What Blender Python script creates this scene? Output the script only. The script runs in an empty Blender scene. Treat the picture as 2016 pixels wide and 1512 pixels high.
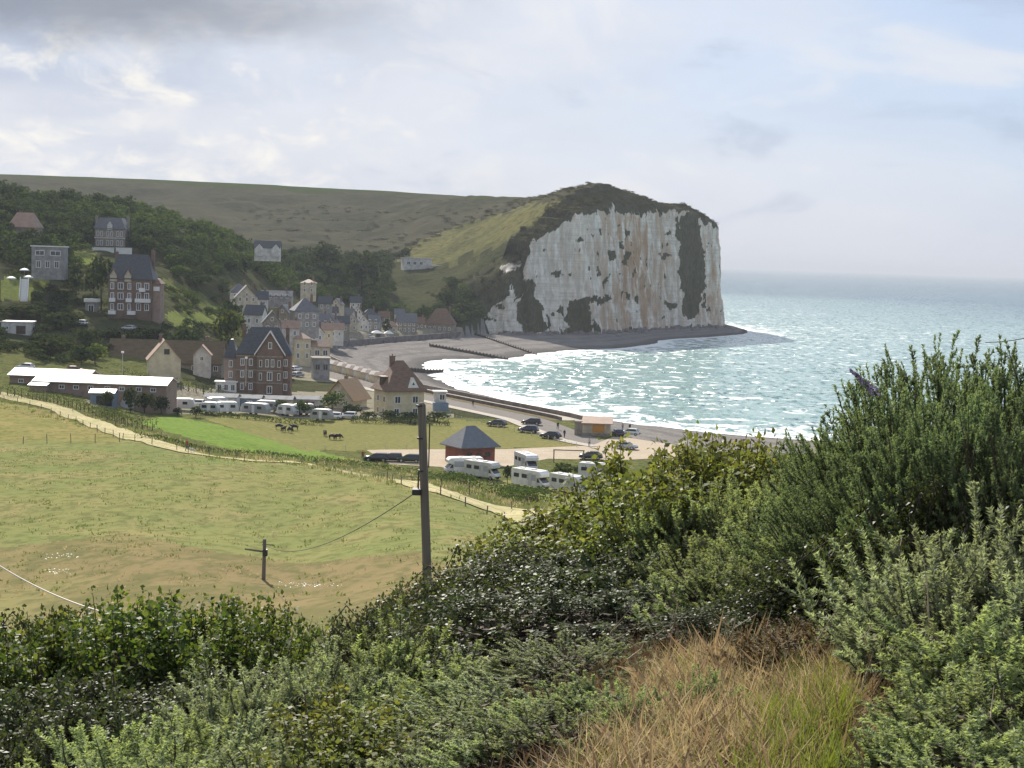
import bpy, math, random
import numpy as np
from mathutils import Vector, Matrix, noise as mnoise

R = math.radians
scene = bpy.context.scene
COL = scene.collection

# ------------------------------------------------------------------ camera
FPX, CX, CY = 3000.0, 1008.0, 756.0          # the view in photograph pixels (2016 x 1512)
CAMZ = 40.0                                   # metres above the sea
ROLL, PITCH = math.atan(0.03), math.atan(242.9 / 3000.0)
c_f = Vector((0, math.cos(PITCH), -math.sin(PITCH)))
_r0, _u0 = Vector((1, 0, 0)), Vector((0, math.sin(PITCH), math.cos(PITCH)))
c_r = math.cos(ROLL) * _r0 + math.sin(ROLL) * _u0
c_u = -math.sin(ROLL) * _r0 + math.cos(ROLL) * _u0
cam = bpy.data.cameras.new("camera")
cam.sensor_width = 36.0
cam.lens = 36.0 * FPX / 2016.0
cam.clip_start, cam.clip_end = 0.1, 90000.0
cam_o = bpy.data.objects.new("camera", cam)
M = Matrix.Identity(4)
for i in range(3):
    M[i][0], M[i][1], M[i][2] = c_r[i], c_u[i], -c_f[i]
M[2][3] = CAMZ
cam_o.matrix_world = M
COL.objects.link(cam_o)
scene.camera = cam_o

# ------------------------------------------------------------------ light
SUN_AZ, SUN_EL = R(-17.0), R(31.0)            # azimuth from +Y, negative is left
sun = bpy.data.lights.new("sun", 'SUN')
sun.energy, sun.angle, sun.color = 5.0, R(0.6), (1.0, 0.93, 0.82)
sun_o = bpy.data.objects.new("sun", sun)
sd = Vector((math.sin(SUN_AZ) * math.cos(SUN_EL), math.cos(SUN_AZ) * math.cos(SUN_EL), math.sin(SUN_EL)))
sun_o.rotation_euler = sd.to_track_quat('Z', 'Y').to_euler()
sun_o.location = (0, 0, 300)
COL.objects.link(sun_o)

world = bpy.data.worlds.new("World")
scene.world = world
world.use_nodes = True
wn, wl = world.node_tree.nodes, world.node_tree.links
wn.clear()
class NT:
    """tiny helper for node trees"""
    def __init__(s, tree): s.n, s.l = tree.nodes, tree.links
    def new(s, t, **kw):
        nd = s.n.new(t)
        for k, v in kw.items(): setattr(nd, k, v)
        return nd
    def put(s, sock, v):
        if isinstance(v, bpy.types.NodeSocket): s.l.new(v, sock)
        elif isinstance(v, (tuple, list)):
            sock.default_value = tuple(v) + ((1.0,) if len(sock.default_value) == 4 and len(v) == 3 else ())
        else: sock.default_value = v
    def math(s, op, a, b=0.0, c=0.0, clamp=False):
        nd = s.new('ShaderNodeMath', operation=op, use_clamp=clamp)
        s.put(nd.inputs[0], a); s.put(nd.inputs[1], b); s.put(nd.inputs[2], c)
        return nd.outputs[0]
    def step(s, v, lo, hi, a=0.0, b=1.0):
        nd = s.new('ShaderNodeMapRange', interpolation_type='SMOOTHSTEP')
        s.put(nd.inputs['Value'], v)
        for k, x in (('From Min', lo), ('From Max', hi), ('To Min', a), ('To Max', b)): nd.inputs[k].default_value = x
        return nd.outputs[0]
    def noise(s, vec, scale, detail=4, rough=0.55, dist=0.0):
        nd = s.new('ShaderNodeTexNoise')
        if vec is not None: s.l.new(vec, nd.inputs['Vector'])
        nd.inputs['Scale'].default_value = scale
        nd.inputs['Detail'].default_value = detail
        nd.inputs['Roughness'].default_value = rough
        nd.inputs['Distortion'].default_value = dist
        return nd.outputs['Fac']
    def mix(s, f, a, b):
        nd = s.new('ShaderNodeMix', data_type='RGBA')
        s.put(nd.inputs[0], f); s.put(nd.inputs[6], a); s.put(nd.inputs[7], b)
        return nd.outputs[2]
    def map(s, vec, scale=(1, 1, 1), loc=(0, 0, 0), rot=(0, 0, 0)):
        nd = s.new('ShaderNodeMapping')
        s.l.new(vec, nd.inputs[0])
        nd.inputs['Scale'].default_value = scale; nd.inputs['Location'].default_value = loc; nd.inputs['Rotation'].default_value = rot
        return nd.outputs[0]

w = NT(world.node_tree)
tc = w.new('ShaderNodeTexCoord').outputs['Generated']
sky = w.new('ShaderNodeTexSky', sky_type='NISHITA', sun_disc=False)
sky.sun_elevation, sky.sun_rotation = SUN_EL, SUN_AZ
sky.altitude, sky.air_density, sky.dust_density = 40, 1.0, 1.5
sep = w.new('ShaderNodeSeparateXYZ'); w.l.new(tc, sep.inputs[0])
dx, dy, dz = sep.outputs
# big soft cloud sheet, broken; flatter towards the horizon
v1 = w.map(tc, (4.0, 4.0, 13.0), (0.6, 0, 0.35))
n_big = w.noise(v1, 1.0, 5, 0.5, 0.3)
n_mid = w.noise(w.map(tc, (11, 11, 22), (3.1, 0.4, 1.7)), 1.0, 6, 0.58, 0.4)
n_fine = w.noise(w.map(tc, (26, 26, 44), (7.3, 2.4, 0.7)), 1.0, 5, 0.6, 0.5)
# leftness: clouds thin out towards the open sea on the right
cover = w.math('ADD', w.math('MULTIPLY', dx, -1.6), w.math('ADD', w.math('MULTIPLY', n_big, 1.5), w.math('MULTIPLY', n_mid, 0.9)))
f_cloud = w.step(cover, 0.55, 1.75, 0.12, 0.97)
cl_soft = w.mix(w.step(n_big, 0.32, 0.66), (4.9, 5.5, 6.8), (7.1, 7.35, 8.0))
blue = w.mix(0.7, sky.outputs[0], (4.7, 6.1, 8.7))
c1 = w.mix(f_cloud, blue, cl_soft)
# pale cumulus edges lit from behind, in the part of the sky round the sun
near_sun = w.step(w.math('ADD', w.math('MULTIPLY', dx, -1.0), w.math('MULTIPLY', dz, -0.6)), -0.12, 0.14)
puff = w.math('MULTIPLY', w.step(w.math('ADD', n_fine, w.math('MULTIPLY', n_mid, 0.8)), 0.86, 1.22), near_sun)
c2 = w.mix(w.math('MULTIPLY', puff, 0.85), c1, (10.2, 9.7, 8.7))
n_soft = w.noise(w.map(tc, (7, 7, 17), (1.3, 4.4, 0.2)), 1.0, 6, 0.55, 0.6)
c2 = w.mix(w.math('MULTIPLY', w.step(n_soft, 0.5, 0.68), 0.6), c2, (8.3, 8.25, 8.3))
c2 = w.mix(w.math('MULTIPLY', w.step(n_soft, 0.30, 0.44, 1.0, 0.0), 0.5), c2, (4.4, 5.1, 6.5))
# bright low band over the land and the cream bank over the sea
low = w.math('MULTIPLY', w.step(dz, 0.0, 0.085, 1.0, 0.0), 0.38)
c3 = w.mix(low, c2, (7.2, 7.35, 7.9))
# dark cloud base drifting in overhead on the left, broken by its own noise
dk = w.math('ADD', w.math('MULTIPLY', n_big, 0.10), w.math('MULTIPLY', n_mid, 0.07))
hgt = w.math('ADD', w.math('ADD', dz, dk), w.math('MULTIPLY', dx, -0.10))
dark = w.math('MULTIPLY', w.step(hgt, 0.210, 0.258), w.step(w.math('ADD', dx, w.math('MULTIPLY', n_mid, 0.25)), -0.12, 0.14, 1.0, 0.0))
dark = w.math('MULTIPLY', dark, w.step(dz, 0.3, 0.55, 1.0, 0.35))
c4 = w.mix(w.math('MULTIPLY', dark, 0.86), c3, (2.6, 2.95, 3.6))
bg = w.new('ShaderNodeBackground'); w.l.new(c4, bg.inputs[0]); bg.inputs[1].default_value = 0.062
wo = w.new('ShaderNodeOutputWorld'); w.l.new(bg.outputs[0], wo.inputs[0])

vs = scene.view_settings
vs.view_transform, vs.look, vs.gamma, vs.exposure = 'Standard', 'None', 1.0, 0.80
vs.use_curve_mapping = False
scene.render.engine = 'CYCLES'
cy = scene.cycles
cy.use_denoising = True
cy.max_bounces, cy.diffuse_bounces, cy.glossy_bounces, cy.transmission_bounces = 6, 3, 2, 4
cy.volume_bounces, cy.transparent_max_bounces = 0, 6
cy.sample_clamp_indirect = 6.0

# ------------------------------------------------------------------ helpers
def ray(u, v):
    return c_f * FPX + c_r * (u - CX) - c_u * (v - CY)
def P(u, v, d):
    r = ray(u, v); s = d / r.y
    return Vector((r.x * s, d, CAMZ + r.z * s))
def PZ(u, v, z):
    r = ray(u, v); s = (z - CAMZ) / r.z
    return Vector((r.x * s, r.y * s, z))
def VH(u): return 513.0 + 0.03 * (u - 1008.0)
def XA(u, d):                                   # x of a column at the horizon
    r = ray(u, VH(u)); return r.x / r.y * d
def proj(X, Y, Z):
    """world arrays -> photograph pixel arrays"""
    dxw, dyw, dzw = X, Y, Z - CAMZ
    cf = dxw * c_f.x + dyw * c_f.y + dzw * c_f.z
    cr = dxw * c_r.x + dyw * c_r.y + dzw * c_r.z
    cu = dxw * c_u.x + dyw * c_u.y + dzw * c_u.z
    cf = np.where(cf > 0.1, cf, 0.1)
    return CX + FPX * cr / cf, CY - FPX * cu / cf
def inpoly(X, Y, poly):
    X, Y = np.asarray(X, float), np.asarray(Y, float)
    ins = np.zeros(X.shape, bool)
    n = len(poly)
    for i in range(n):
        x1, y1 = poly[i]; x2, y2 = poly[(i + 1) % n]
        if y1 == y2: continue
        c = ((y1 > Y) != (y2 > Y)) & (X < (x2 - x1) * (Y - y1) / (y2 - y1) + x1)
        ins ^= c
    return ins
def polydist(X, Y, pl):
    X, Y = np.asarray(X, float), np.asarray(Y, float)
    best = np.full(X.shape, 1e9)
    for (x1, y1), (x2, y2) in zip(pl[:-1], pl[1:]):
        ex, ey = x2 - x1, y2 - y1
        t = np.clip(((X - x1) * ex + (Y - y1) * ey) / (ex * ex + ey * ey), 0, 1)
        best = np.minimum(best, np.hypot(X - x1 - t * ex, Y - y1 - t * ey))
    return best
def sstep(x, a, b):
    t = np.clip((np.asarray(x, float) - a) / (b - a), 0, 1)
    return t * t * (3 - 2 * t)
_rs = np.random.RandomState(5)
_lat = _rs.rand(256, 256)
def vnoise(X, Y, s, o=0.0):
    """value noise, vectorised"""
    x = np.asarray(X, float) / s + o; y = np.asarray(Y, float) / s + o * 1.7
    xi, yi = np.floor(x).astype(int), np.floor(y).astype(int)
    fx, fy = x - xi, y - yi
    fx, fy = fx * fx * (3 - 2 * fx), fy * fy * (3 - 2 * fy)
    g = lambda a, b: _lat[a % 256, b % 256]
    return (g(xi, yi) * (1 - fx) + g(xi + 1, yi) * fx) * (1 - fy) + (g(xi, yi + 1) * (1 - fx) + g(xi + 1, yi + 1) * fx) * fy
def fbm(X, Y, s, o=0.0, oct=4):
    t = 0; a = 0.5; n = 0
    for k in range(oct):
        t = t + a * vnoise(X, Y, s / 2 ** k, o + 13.7 * k); n += a; a *= 0.5
    return t / n - 0.5

# ---- meshes and objects
def mesh_np(name, V, F, smooth=False):
    """V (n,3); F (m,3) or (m,4) int array, or a list of tuples"""
    me = bpy.data.meshes.new(name)
    V = np.asarray(V, np.float32)
    if isinstance(F, np.ndarray):
        k = F.shape[1]; m = len(F)
        me.vertices.add(len(V)); me.vertices.foreach_set('co', V.ravel())
        me.loops.add(m * k); me.loops.foreach_set('vertex_index', F.astype(np.int32).ravel())
        me.polygons.add(m)
        me.polygons.foreach_set('loop_start', np.arange(0, m * k, k, dtype=np.int32))
        me.update(calc_edges=True)
    else:
        me.from_pydata([tuple(map(float, p)) for p in V], [], [tuple(f) for f in F]); me.update()
    if smooth: me.polygons.foreach_set('use_smooth', np.ones(len(me.polygons), bool))
    me.materials.append(None)
    return me
def obj(name, me, m=None, parent=None, loc=None, rz=None, scale=None):
    o = bpy.data.objects.new(name, me)
    COL.objects.link(o)
    if parent is not None: o.parent = parent
    if loc is not None: o.location = loc
    if rz is not None: o.rotation_euler = (0, 0, rz)
    if scale is not None: o.scale = scale if isinstance(scale, (tuple, list)) else (scale,) * 3
    if m is not None and me is not None:
        o.material_slots[0].link = 'OBJECT'; o.material_slots[0].material = m
    return o
def tag(o, label=None, cat=None, group=None, kind=None):
    if label: o['label'] = label
    if cat: o['category'] = cat
    if group: o['group'] = group
    if kind: o['kind'] = kind
    return o
def thing(name, label, cat, loc=(0, 0, 0), rz=0, group=None):
    o = bpy.data.objects.new(name, None); COL.objects.link(o)
    o.empty_display_size = 0.3
    o.location = loc; o.rotation_euler = (0, 0, rz)
    return tag(o, label, cat, group)

class MB:
    """collects simple shapes into one mesh"""
    def __init__(s): s.v, s.f = [], []
    def add(s, vs_, fs):
        b = len(s.v); s.v += [tuple(p) for p in vs_]; s.f += [tuple(b + i for i in f) for f in fs]; return s
    def box(s, x0, x1, y0, y1, z0, z1):
        return s.add([(x0, y0, z0), (x1, y0, z0), (x1, y1, z0), (x0, y1, z0), (x0, y0, z1), (x1, y0, z1), (x1, y1, z1), (x0, y1, z1)],
                     [(0, 3, 2, 1), (4, 5, 6, 7), (0, 1, 5, 4), (1, 2, 6, 5), (2, 3, 7, 6), (3, 0, 4, 7)])
    def bar(s, a, b, r, r2=None, n=6):
        a, b = Vector(a), Vector(b); r2 = r if r2 is None else r2
        d = (b - a).normalized(); t = d.orthogonal().normalized(); q = d.cross(t)
        vs_ = []
        for p, rr in ((a, r), (b, r2)):
            for k in range(n):
                an = 2 * math.pi * k / n
                vs_.append(p + (t * math.cos(an) + q * math.sin(an)) * rr)
        fs = [(k, (k + 1) % n, n + (k + 1) % n, n + k) for k in range(n)]
        fs += [tuple(range(n))[::-1], tuple(range(n, 2 * n))]
        return s.add(vs_, fs)
    def path(s, pts, rad, n=5):
        for a, b, r1, r2 in zip(pts[:-1], pts[1:], rad[:-1], rad[1:]): s.bar(a, b, r1, r2, n)
        return s
    def gable(s, x0, x1, y0, y1, z, h, t=0.18, axis='x', oe=0.35, og=0.3):
        """thick gable roof; ridge along axis; oe eave overhang, og gable overhang"""
        if axis == 'x': L0, L1, W0, W1 = x0 - og, x1 + og, y0, y1
        else: L0, L1, W0, W1 = y0 - og, y1 + og, x0, x1
        m = (W0 + W1) / 2; sl = h / (m - W0); e = oe; ze = z - sl * e
        sec = [(W0 - e, ze), (m, z + h), (W1 + e, ze), (W1 + e, ze + t), (m, z + h + t * 1.25), (W0 - e, ze + t)]
        vs_ = []
        for L in (L0, L1):
            for (q, zz) in sec: vs_.append((L, q, zz) if axis == 'x' else (q, L, zz))
        fs = [(0, 1, 7, 6), (1, 2, 8, 7), (2, 3, 9, 8), (3, 4, 10, 9), (4, 5, 11, 10), (5, 0, 6, 11), (0, 5, 4, 1), (1, 4, 3, 2), (6, 7, 10, 11), (7, 8, 9, 10)]
        return s.add(vs_, fs)
    def hip(s, x0, x1, y0, y1, z, h, rx, o=0.4, ry=0.0, t=0.15):
        """hip roof with ridge half-length rx along x (and ry along y for a flat top)"""
        a, b, c, d = x0 - o, x1 + o, y0 - o, y1 + o
        mx, my = (a + b) / 2, (c + d) / 2
        vs_ = [(a, c, z), (b, c, z), (b, d, z), (a, d, z), (a, c, z + t), (b, c, z + t), (b, d, z + t), (a, d, z + t),
               (mx - rx, my - ry, z + h), (mx + rx, my - ry, z + h), (mx + rx, my + ry, z + h), (mx - rx, my + ry, z + h)]
        fs = [(0, 3, 2, 1), (0, 1, 5, 4), (1, 2, 6, 5), (2, 3, 7, 6), (3, 0, 4, 7),
              (4, 5, 9, 8), (5, 6, 10, 9), (6, 7, 11, 10), (7, 4, 8, 11), (8, 9, 10, 11)]
        return s.add(vs_, fs)
    def prism(s, sec, a, b, axis='y'):
        """extrude a closed section [(p, z)] between a and b along axis"""
        n = len(sec)
        f = (lambda p, z, L: (p, L, z)) if axis == 'y' else (lambda p, z, L: (L, p, z))
        vs_ = [f(p, z, a) for p, z in sec] + [f(p, z, b) for p, z in sec]
        fs = [(k, (k + 1) % n, n + (k + 1) % n, n + k) for k in range(n)] + [tuple(range(n))[::-1], tuple(range(n, 2 * n))]
        return s.add(vs_, fs)
    def rev(s, prof, n=10, c=(0, 0)):
        b = len(s.v)
        for r, z in prof:
            for k in range(n):
                an = 2 * math.pi * k / n
                s.v.append((c[0] + r * math.cos(an), c[1] + r * math.sin(an), z))
        for j in range(len(prof) - 1):
            for k in range(n):
                s.f.append((b + j * n + k, b + j * n + (k + 1) % n, b + (j + 1) * n + (k + 1) % n, b + (j + 1) * n + k))
        s.f.append(tuple(b + k for k in range(n))[::-1]); s.f.append(tuple(b + (len(prof) - 1) * n + k for k in range(n)))
        return s
    def mesh(s, name, smooth=False):
        import bmesh
        me = bpy.data.meshes.new(name); me.from_pydata(s.v, [], s.f)
        bm = bmesh.new(); bm.from_mesh(me); bmesh.ops.recalc_face_normals(bm, faces=bm.faces); bm.to_mesh(me); bm.free()
        if smooth: me.polygons.foreach_set('use_smooth', np.ones(len(me.polygons), bool))
        me.materials.append(None); me.update()
        return me
    def build(s, name, m, parent=None, smooth=False, **kw):
        return obj(name, s.mesh(name, smooth), m, parent, **kw)

# ------------------------------------------------------------------ materials
MATS = {}
def mat(name, col, col2=None, scale=3.0, rough=0.8, spec=0.3, bump=0.0, bscale=None, metal=0.0, detail=5, var=0.0, stretch=(1, 1, 1), coord='Object', lo=0.35, hi=0.65):
    if name in MATS: return MATS[name]
    m = bpy.data.materials.new(name); m.use_nodes = True
    t = NT(m.node_tree); t.n.clear()
    out = t.new('ShaderNodeOutputMaterial'); b = t.new('ShaderNodeBsdfPrincipled')
    t.l.new(b.outputs[0], out.inputs[0])
    b.inputs['Roughness'].default_value = rough; b.inputs['Metallic'].default_value = metal
    b.inputs['Specular IOR Level'].default_value = spec
    c = col
    if coord == 'World': vec = t.new('ShaderNodeNewGeometry').outputs['Position']
    else: vec = t.new('ShaderNodeTexCoord').outputs['Object']
    vec = t.map(vec, stretch)
    if col2 is not None:
        c = t.mix(t.step(t.noise(vec, scale, detail, 0.6), lo, hi), col, col2)
    if var:
        oi = t.new('ShaderNodeObjectInfo')
        hs = t.new('ShaderNodeHueSaturation')
        t.put(hs.inputs['Color'], c)
        t.put(hs.inputs['Value'], t.math('ADD', t.math('MULTIPLY', oi.outputs['Random'], 2 * var), 1 - var))
        c = hs.outputs[0]
    t.put(b.inputs['Base Color'], c)
    if bump:
        bp = t.new('ShaderNodeBump'); bp.inputs['Strength'].default_value = bump
        bp.inputs['Distance'].default_value = 0.1
        t.l.new(t.noise(vec, bscale or scale * 3, 4, 0.6), bp.inputs['Height'])
        t.l.new(bp.outputs[0], b.inputs['Normal'])
    MATS[name] = m
    return m
def leafmat(name, cols, rough=0.5, spec=0.35, trans=0.35, var=0.25, tcol=None, sunlit_young=None):
    """foliage: colour picked per leaf, a share of the light passes through"""
    if name in MATS: return MATS[name]
    m = bpy.data.materials.new(name); m.use_nodes = True
    t = NT(m.node_tree); t.n.clear()
    out = t.new('ShaderNodeOutputMaterial'); b = t.new('ShaderNodeBsdfPrincipled')
    g = t.new('ShaderNodeNewGeometry'); rp = t.new('ShaderNodeValToRGB')
    t.l.new(g.outputs['Random Per Island'], rp.inputs[0])
    cr = rp.color_ramp
    while len(cr.elements) < len(cols): cr.elements.new(0.5)
    for k, c in enumerate(cols):
        cr.elements[k].position = k / (len(cols) - 1); cr.elements[k].color = tuple(c) + (1,)
    oi = t.new('ShaderNodeObjectInfo'); hs = t.new('ShaderNodeHueSaturation')
    base_c = rp.outputs[0]
    if sunlit_young: base_c = t.mix(t.step(t.new('ShaderNodeAttribute', attribute_name='tip').outputs['Fac'], 0.35, 1.0, 0.0, 0.85), base_c, sunlit_young)  # paler shoot tips: young growth, with a sunlit look painted into the colour
    t.l.new(base_c, hs.inputs['Color'])
    pn = t.noise(g.outputs['Position'], 1.3, 3, 0.5)
    t.put(hs.inputs['Value'], t.math('ADD', t.math('ADD', t.math('MULTIPLY', oi.outputs['Random'], var), t.math('MULTIPLY', pn, var * 1.6)), 1 - 1.3 * var))
    t.put(hs.inputs['Hue'], t.math('ADD', t.math('MULTIPLY', oi.outputs['Random'], 0.03), 0.485))
    t.l.new(hs.outputs[0], b.inputs['Base Color'])
    b.inputs['Roughness'].default_value = rough; b.inputs['Specular IOR Level'].default_value = spec
    tr = t.new('ShaderNodeBsdfTranslucent')
    tm = t.new('ShaderNodeMix', data_type='RGBA', blend_type='MULTIPLY'); tm.inputs[0].default_value = 1.0
    t.l.new(hs.outputs[0], tm.inputs[6]); tm.inputs[7].default_value = tuple(tcol or (1.5, 1.45, 0.7)) + (1,)
    t.l.new(tm.outputs[2], tr.inputs[0])
    mx = t.new('ShaderNodeMixShader'); mx.inputs[0].default_value = trans
    t.l.new(b.outputs[0], mx.inputs[1]); t.l.new(tr.outputs[0], mx.inputs[2]); t.l.new(mx.outputs[0], out.inputs[0])
    MATS[name] = m
    return m

# ================================================================== the lie of the land
# columns of the hillside: photograph column -> [(distance, height above the sea)]
COLS = {
 -900: [(2,38.4),(5,37.4),(10,35.6),(20,32.4),(45,27),(75,21.5),(90,19),(140,17.5),(210,14),(300,13),(340,16),(420,26),(500,38),(620,60),(800,50),(900,48),(1300,101),(1900,102)],
 0: [(2,38.4),(3,38.2),(5,37.5),(7,36.9),(10,36.2),(14,35.4),(20,33.5),(30,30.7),(45,26.8),(60,23.8),(75,21.3),(90,19.3),(130,17.1),(185,14.7),(210,12.7),(260,11.1),(300,10.7),(325,10),(360,13),(400,17.3),(450,32),(520,43),(620,60),(800,47),(900,46),(1300,101),(1900,102)],
 150: [(2,38.4),(5,37.5),(7,37),(10,36.3),(14,35.5),(20,33.6),(30,30.8),(45,27),(60,24),(90,19.8),(140,17),(200,13.2),(240,11.4),(290,10.3),(330,9.6),(380,12.5),(420,20),(460,26),(520,36),(640,57),(720,52),(850,42),(950,46),(1150,80),(1300,101),(1900,102)],
 300: [(2,38.4),(5,37.6),(7,37.05),(10,36.35),(14,35.55),(20,33.65),(30,30.85),(45,27.3),(60,24.3),(90,20.3),(150,16.6),(210,13.4),(235,12),(260,10),(300,7.4),(325,6.6),(375,10),(400,14),(430,21),(480,29),(560,40.5),(650,55),(720,53),(850,40),(950,45),(1150,75),(1300,100.6),(1900,101)],
 450: [(2,38.4),(5,37.7),(7,37.15),(10,36.45),(14,35.65),(20,33.75),(30,30.95),(45,27.7),(60,24.7),(90,20.3),(120,18),(180,15),(215,11.4),(260,8.3),(300,6.4),(330,5.8),(400,7),(450,12),(520,20),(600,35),(680,45),(760,42),(850,36),(950,44),(1150,73),(1280,99),(1900,99)],
 600: [(2,38.4),(5,37.8),(7,37.1),(10,36.6),(14,35.8),(20,34),(30,31),(45,28),(60,25),(90,20),(120,17.6),(160,15.7),(190,14),(215,11.2),(240,8),(265,5.4),(290,5),(520,5),(570,7),(620,12),(700,20),(780,33),(850,32),(950,44),(1150,71),(1270,97),(1900,97)],
 750:  [(2,38.4),(5,38.0),(7,37.4),(10,36.7),(14,35.6),(20,34),(37,29.3),(60,25.3),(80,22.2),(110,19.6),(145,17.1),(175,14.6),(200,10),(228,5.6),(250,5),(640,5),(680,6.5),(720,10),(800,24),(870,33),(900,35),(960,43),(1130,68),(1250,95),(1900,95)],
 900:  [(2,38.4),(5,38.1),(7,37.6),(10,37.0),(14,36),(20,34.5),(37,29.5),(60,25.7),(80,23),(110,20.2),(160,15.5),(190,12),(212,8.5),(232,5.4),(250,5),(690,5),(720,8),(780,21),(850,37),(900,49),(1000,66),(1100,84),(1150,87),(1250,92),(1900,92)],
 1000: [(2,38.4),(5,38.15),(7,37.7),(10,37.25),(14,36.5),(20,35.2),(37,30.5),(60,26.3),(80,23.2),(110,19.4),(150,15.2),(180,11.5),(205,8),(225,5.4),(245,5),(740,5),(762,6),(773,21),(786,33),(802,43),(832,53),(885,62),(980,72),(1080,84.5),(1250,90),(1900,90)],
 1100: [(2,38.45),(5,38.2),(7,37.85),(10,37.5),(14,37),(20,35.7),(37,31),(60,27),(110,20.5),(150,16),(190,10),(215,6),(240,5),(740,5),(770,55),(795,66),(820,72.5),(860,78),(905,83.2),(960,84.5),(1100,85),(1300,86),(1900,86)],
 1160: [(2,38.45),(5,38.2),(7,37.9),(10,37.5),(14,37),(20,35.7),(40,31),(60,27),(110,20.5),(160,14),(215,6),(240,5),(770,5),(800,66),(825,73.5),(850,80),(880,83.6),(920,84),(1300,80),(1900,78)],
 1225: [(2,38.5),(5,38.2),(8,37.8),(10,37.5),(14,37),(20,35.7),(40,31),(60,27),(110,20.5),(160,14),(225,6),(250,5),(800,5),(845,70),(870,81),(890,85.4),(915,84),(1000,80),(1900,76)],
 1262: [(2,38.5),(5,38.2),(8,37.8),(10,37.5),(14,37),(20,35.7),(40,31),(60,27),(110,20.5),(160,14),(230,6),(255,5),(840,5),(870,70),(890,79.2),(915,78.5),(1000,76),(1900,74)],
 1350: [(2,38.5),(6,38.1),(9,37.75),(12,37.45),(16,36.9),(25,34.5),(40,31),(80,25),(150,15.5),(235,6),(260,5),(900,5),(930,76),(960,78.3),(1000,77),(1900,74)],
 1400: [(2,38.5),(6,38.1),(9,37.75),(12,37.45),(16,36.9),(25,34.5),(40,31),(80,25),(150,15.5),(240,6),(262,5),(900,5),(950,70),(968,73),(1010,73),(1900,72)],
 1500: [(2,38.5),(6,38.1),(9,37.75),(12,37.45),(16,36.9),(25,34.5),(40,31),(80,25),(150,15.5),(240,5.5),(262,5),(900,5),(1900,5)],
 1800: [(2,38.5),(6,38.15),(9,37.9),(12,37.5),(20,36),(40,32),(80,25),(150,15),(230,4),(262,4),(1900,4)],
 2100: [(2,38.5),(6,38.15),(9,37.9),(12,37.5),(20,36),(40,32),(80,25),(150,15),(230,4),(262,4),(1900,4)],
 2900: [(2,38.5),(6,38.15),(9,37.9),(12,37.5),(20,36),(40,32),(80,25),(150,15),(230,4),(262,4),(1900,4)],
}
UG = np.arange(-900, 2901, 5.0)
LG = np.linspace(math.log(1.5), math.log(1950), 900)
_cu = sorted(COLS)
_prof = np.array([np.interp(LG, [math.log(d) for d, z in COLS[c]], [z for d, z in COLS[c]]) for c in _cu])
ZG = np.array([np.interp(UG, _cu, _prof[:, j]) for j in range(len(LG))]).T          # (u, lnd)
def _gauss(A, s, ax):
    k = int(3 * s) + 1; g = np.exp(-0.5 * (np.arange(-k, k + 1) / s) ** 2); g /= g.sum()
    A = np.moveaxis(A, ax, 0); pad = np.concatenate([np.repeat(A[:1], k, 0), A, np.repeat(A[-1:], k, 0)])
    out = sum(g[i] * pad[i:i + len(A)] for i in range(2 * k + 1))
    return np.moveaxis(out, 0, ax)
_zs = _gauss(_gauss(ZG, 7, 0), 2.2, 1)
_zl = _gauss(_gauss(ZG, 2.0, 0), 1.2, 1)
_wr = sstep(UG, 1020, 1080)[:, None]
ZG = _zs * (1 - _wr) + _zl * _wr
AG = np.array([XA(u, 1.0) for u in UG])

# the sea wall / cliff foot (land behind it) and the edge of the water, as plan lines
def _pl(pts, z): return [tuple(PZ(u, v, z)[:2]) for u, v in pts]
WALL = [(140, -80), (135, 60), (120, 180), (95, 262), (60, 292)] + _pl([(1450, 889), (1260, 866), (1140, 824), (850, 767), (720, 737), (648, 704), (642, 690), (664, 677), (760, 668), (900, 658), (945, 653)], 5.0) \
    + [(-3, 772), (8, 771), (22, 783), (38, 797), (55, 832), (70, 864), (88, 894), (105, 921), (121, 936), (129, 950), (134, 985), (128, 1060), (100, 1200), (60, 1900)]
COAST = [(190, -80), (185, 60), (170, 180), (135, 285), (100, 335)] + _pl([(1600, 868), (1450, 857), (1250, 836), (1100, 810), (1000, 789), (900, 766), (862, 750), (838, 734), (836, 714), (870, 707), (1000, 706), (1085, 692), (1200, 687), (1285, 679), (1300, 670), (1400, 663), (1468, 657)], 0.0) \
    + [(150, 985), (140, 1060), (112, 1200), (80, 1900)]
LANDPOLY = WALL + [(-3000, 1900), (-3000, -80)]
SHOREPOLY = COAST + [(-3000, 1900), (-3000, -80)]
CLIFF_FOOT = [p for p in WALL if p[1] > 760 and p[0] > -20]

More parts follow.
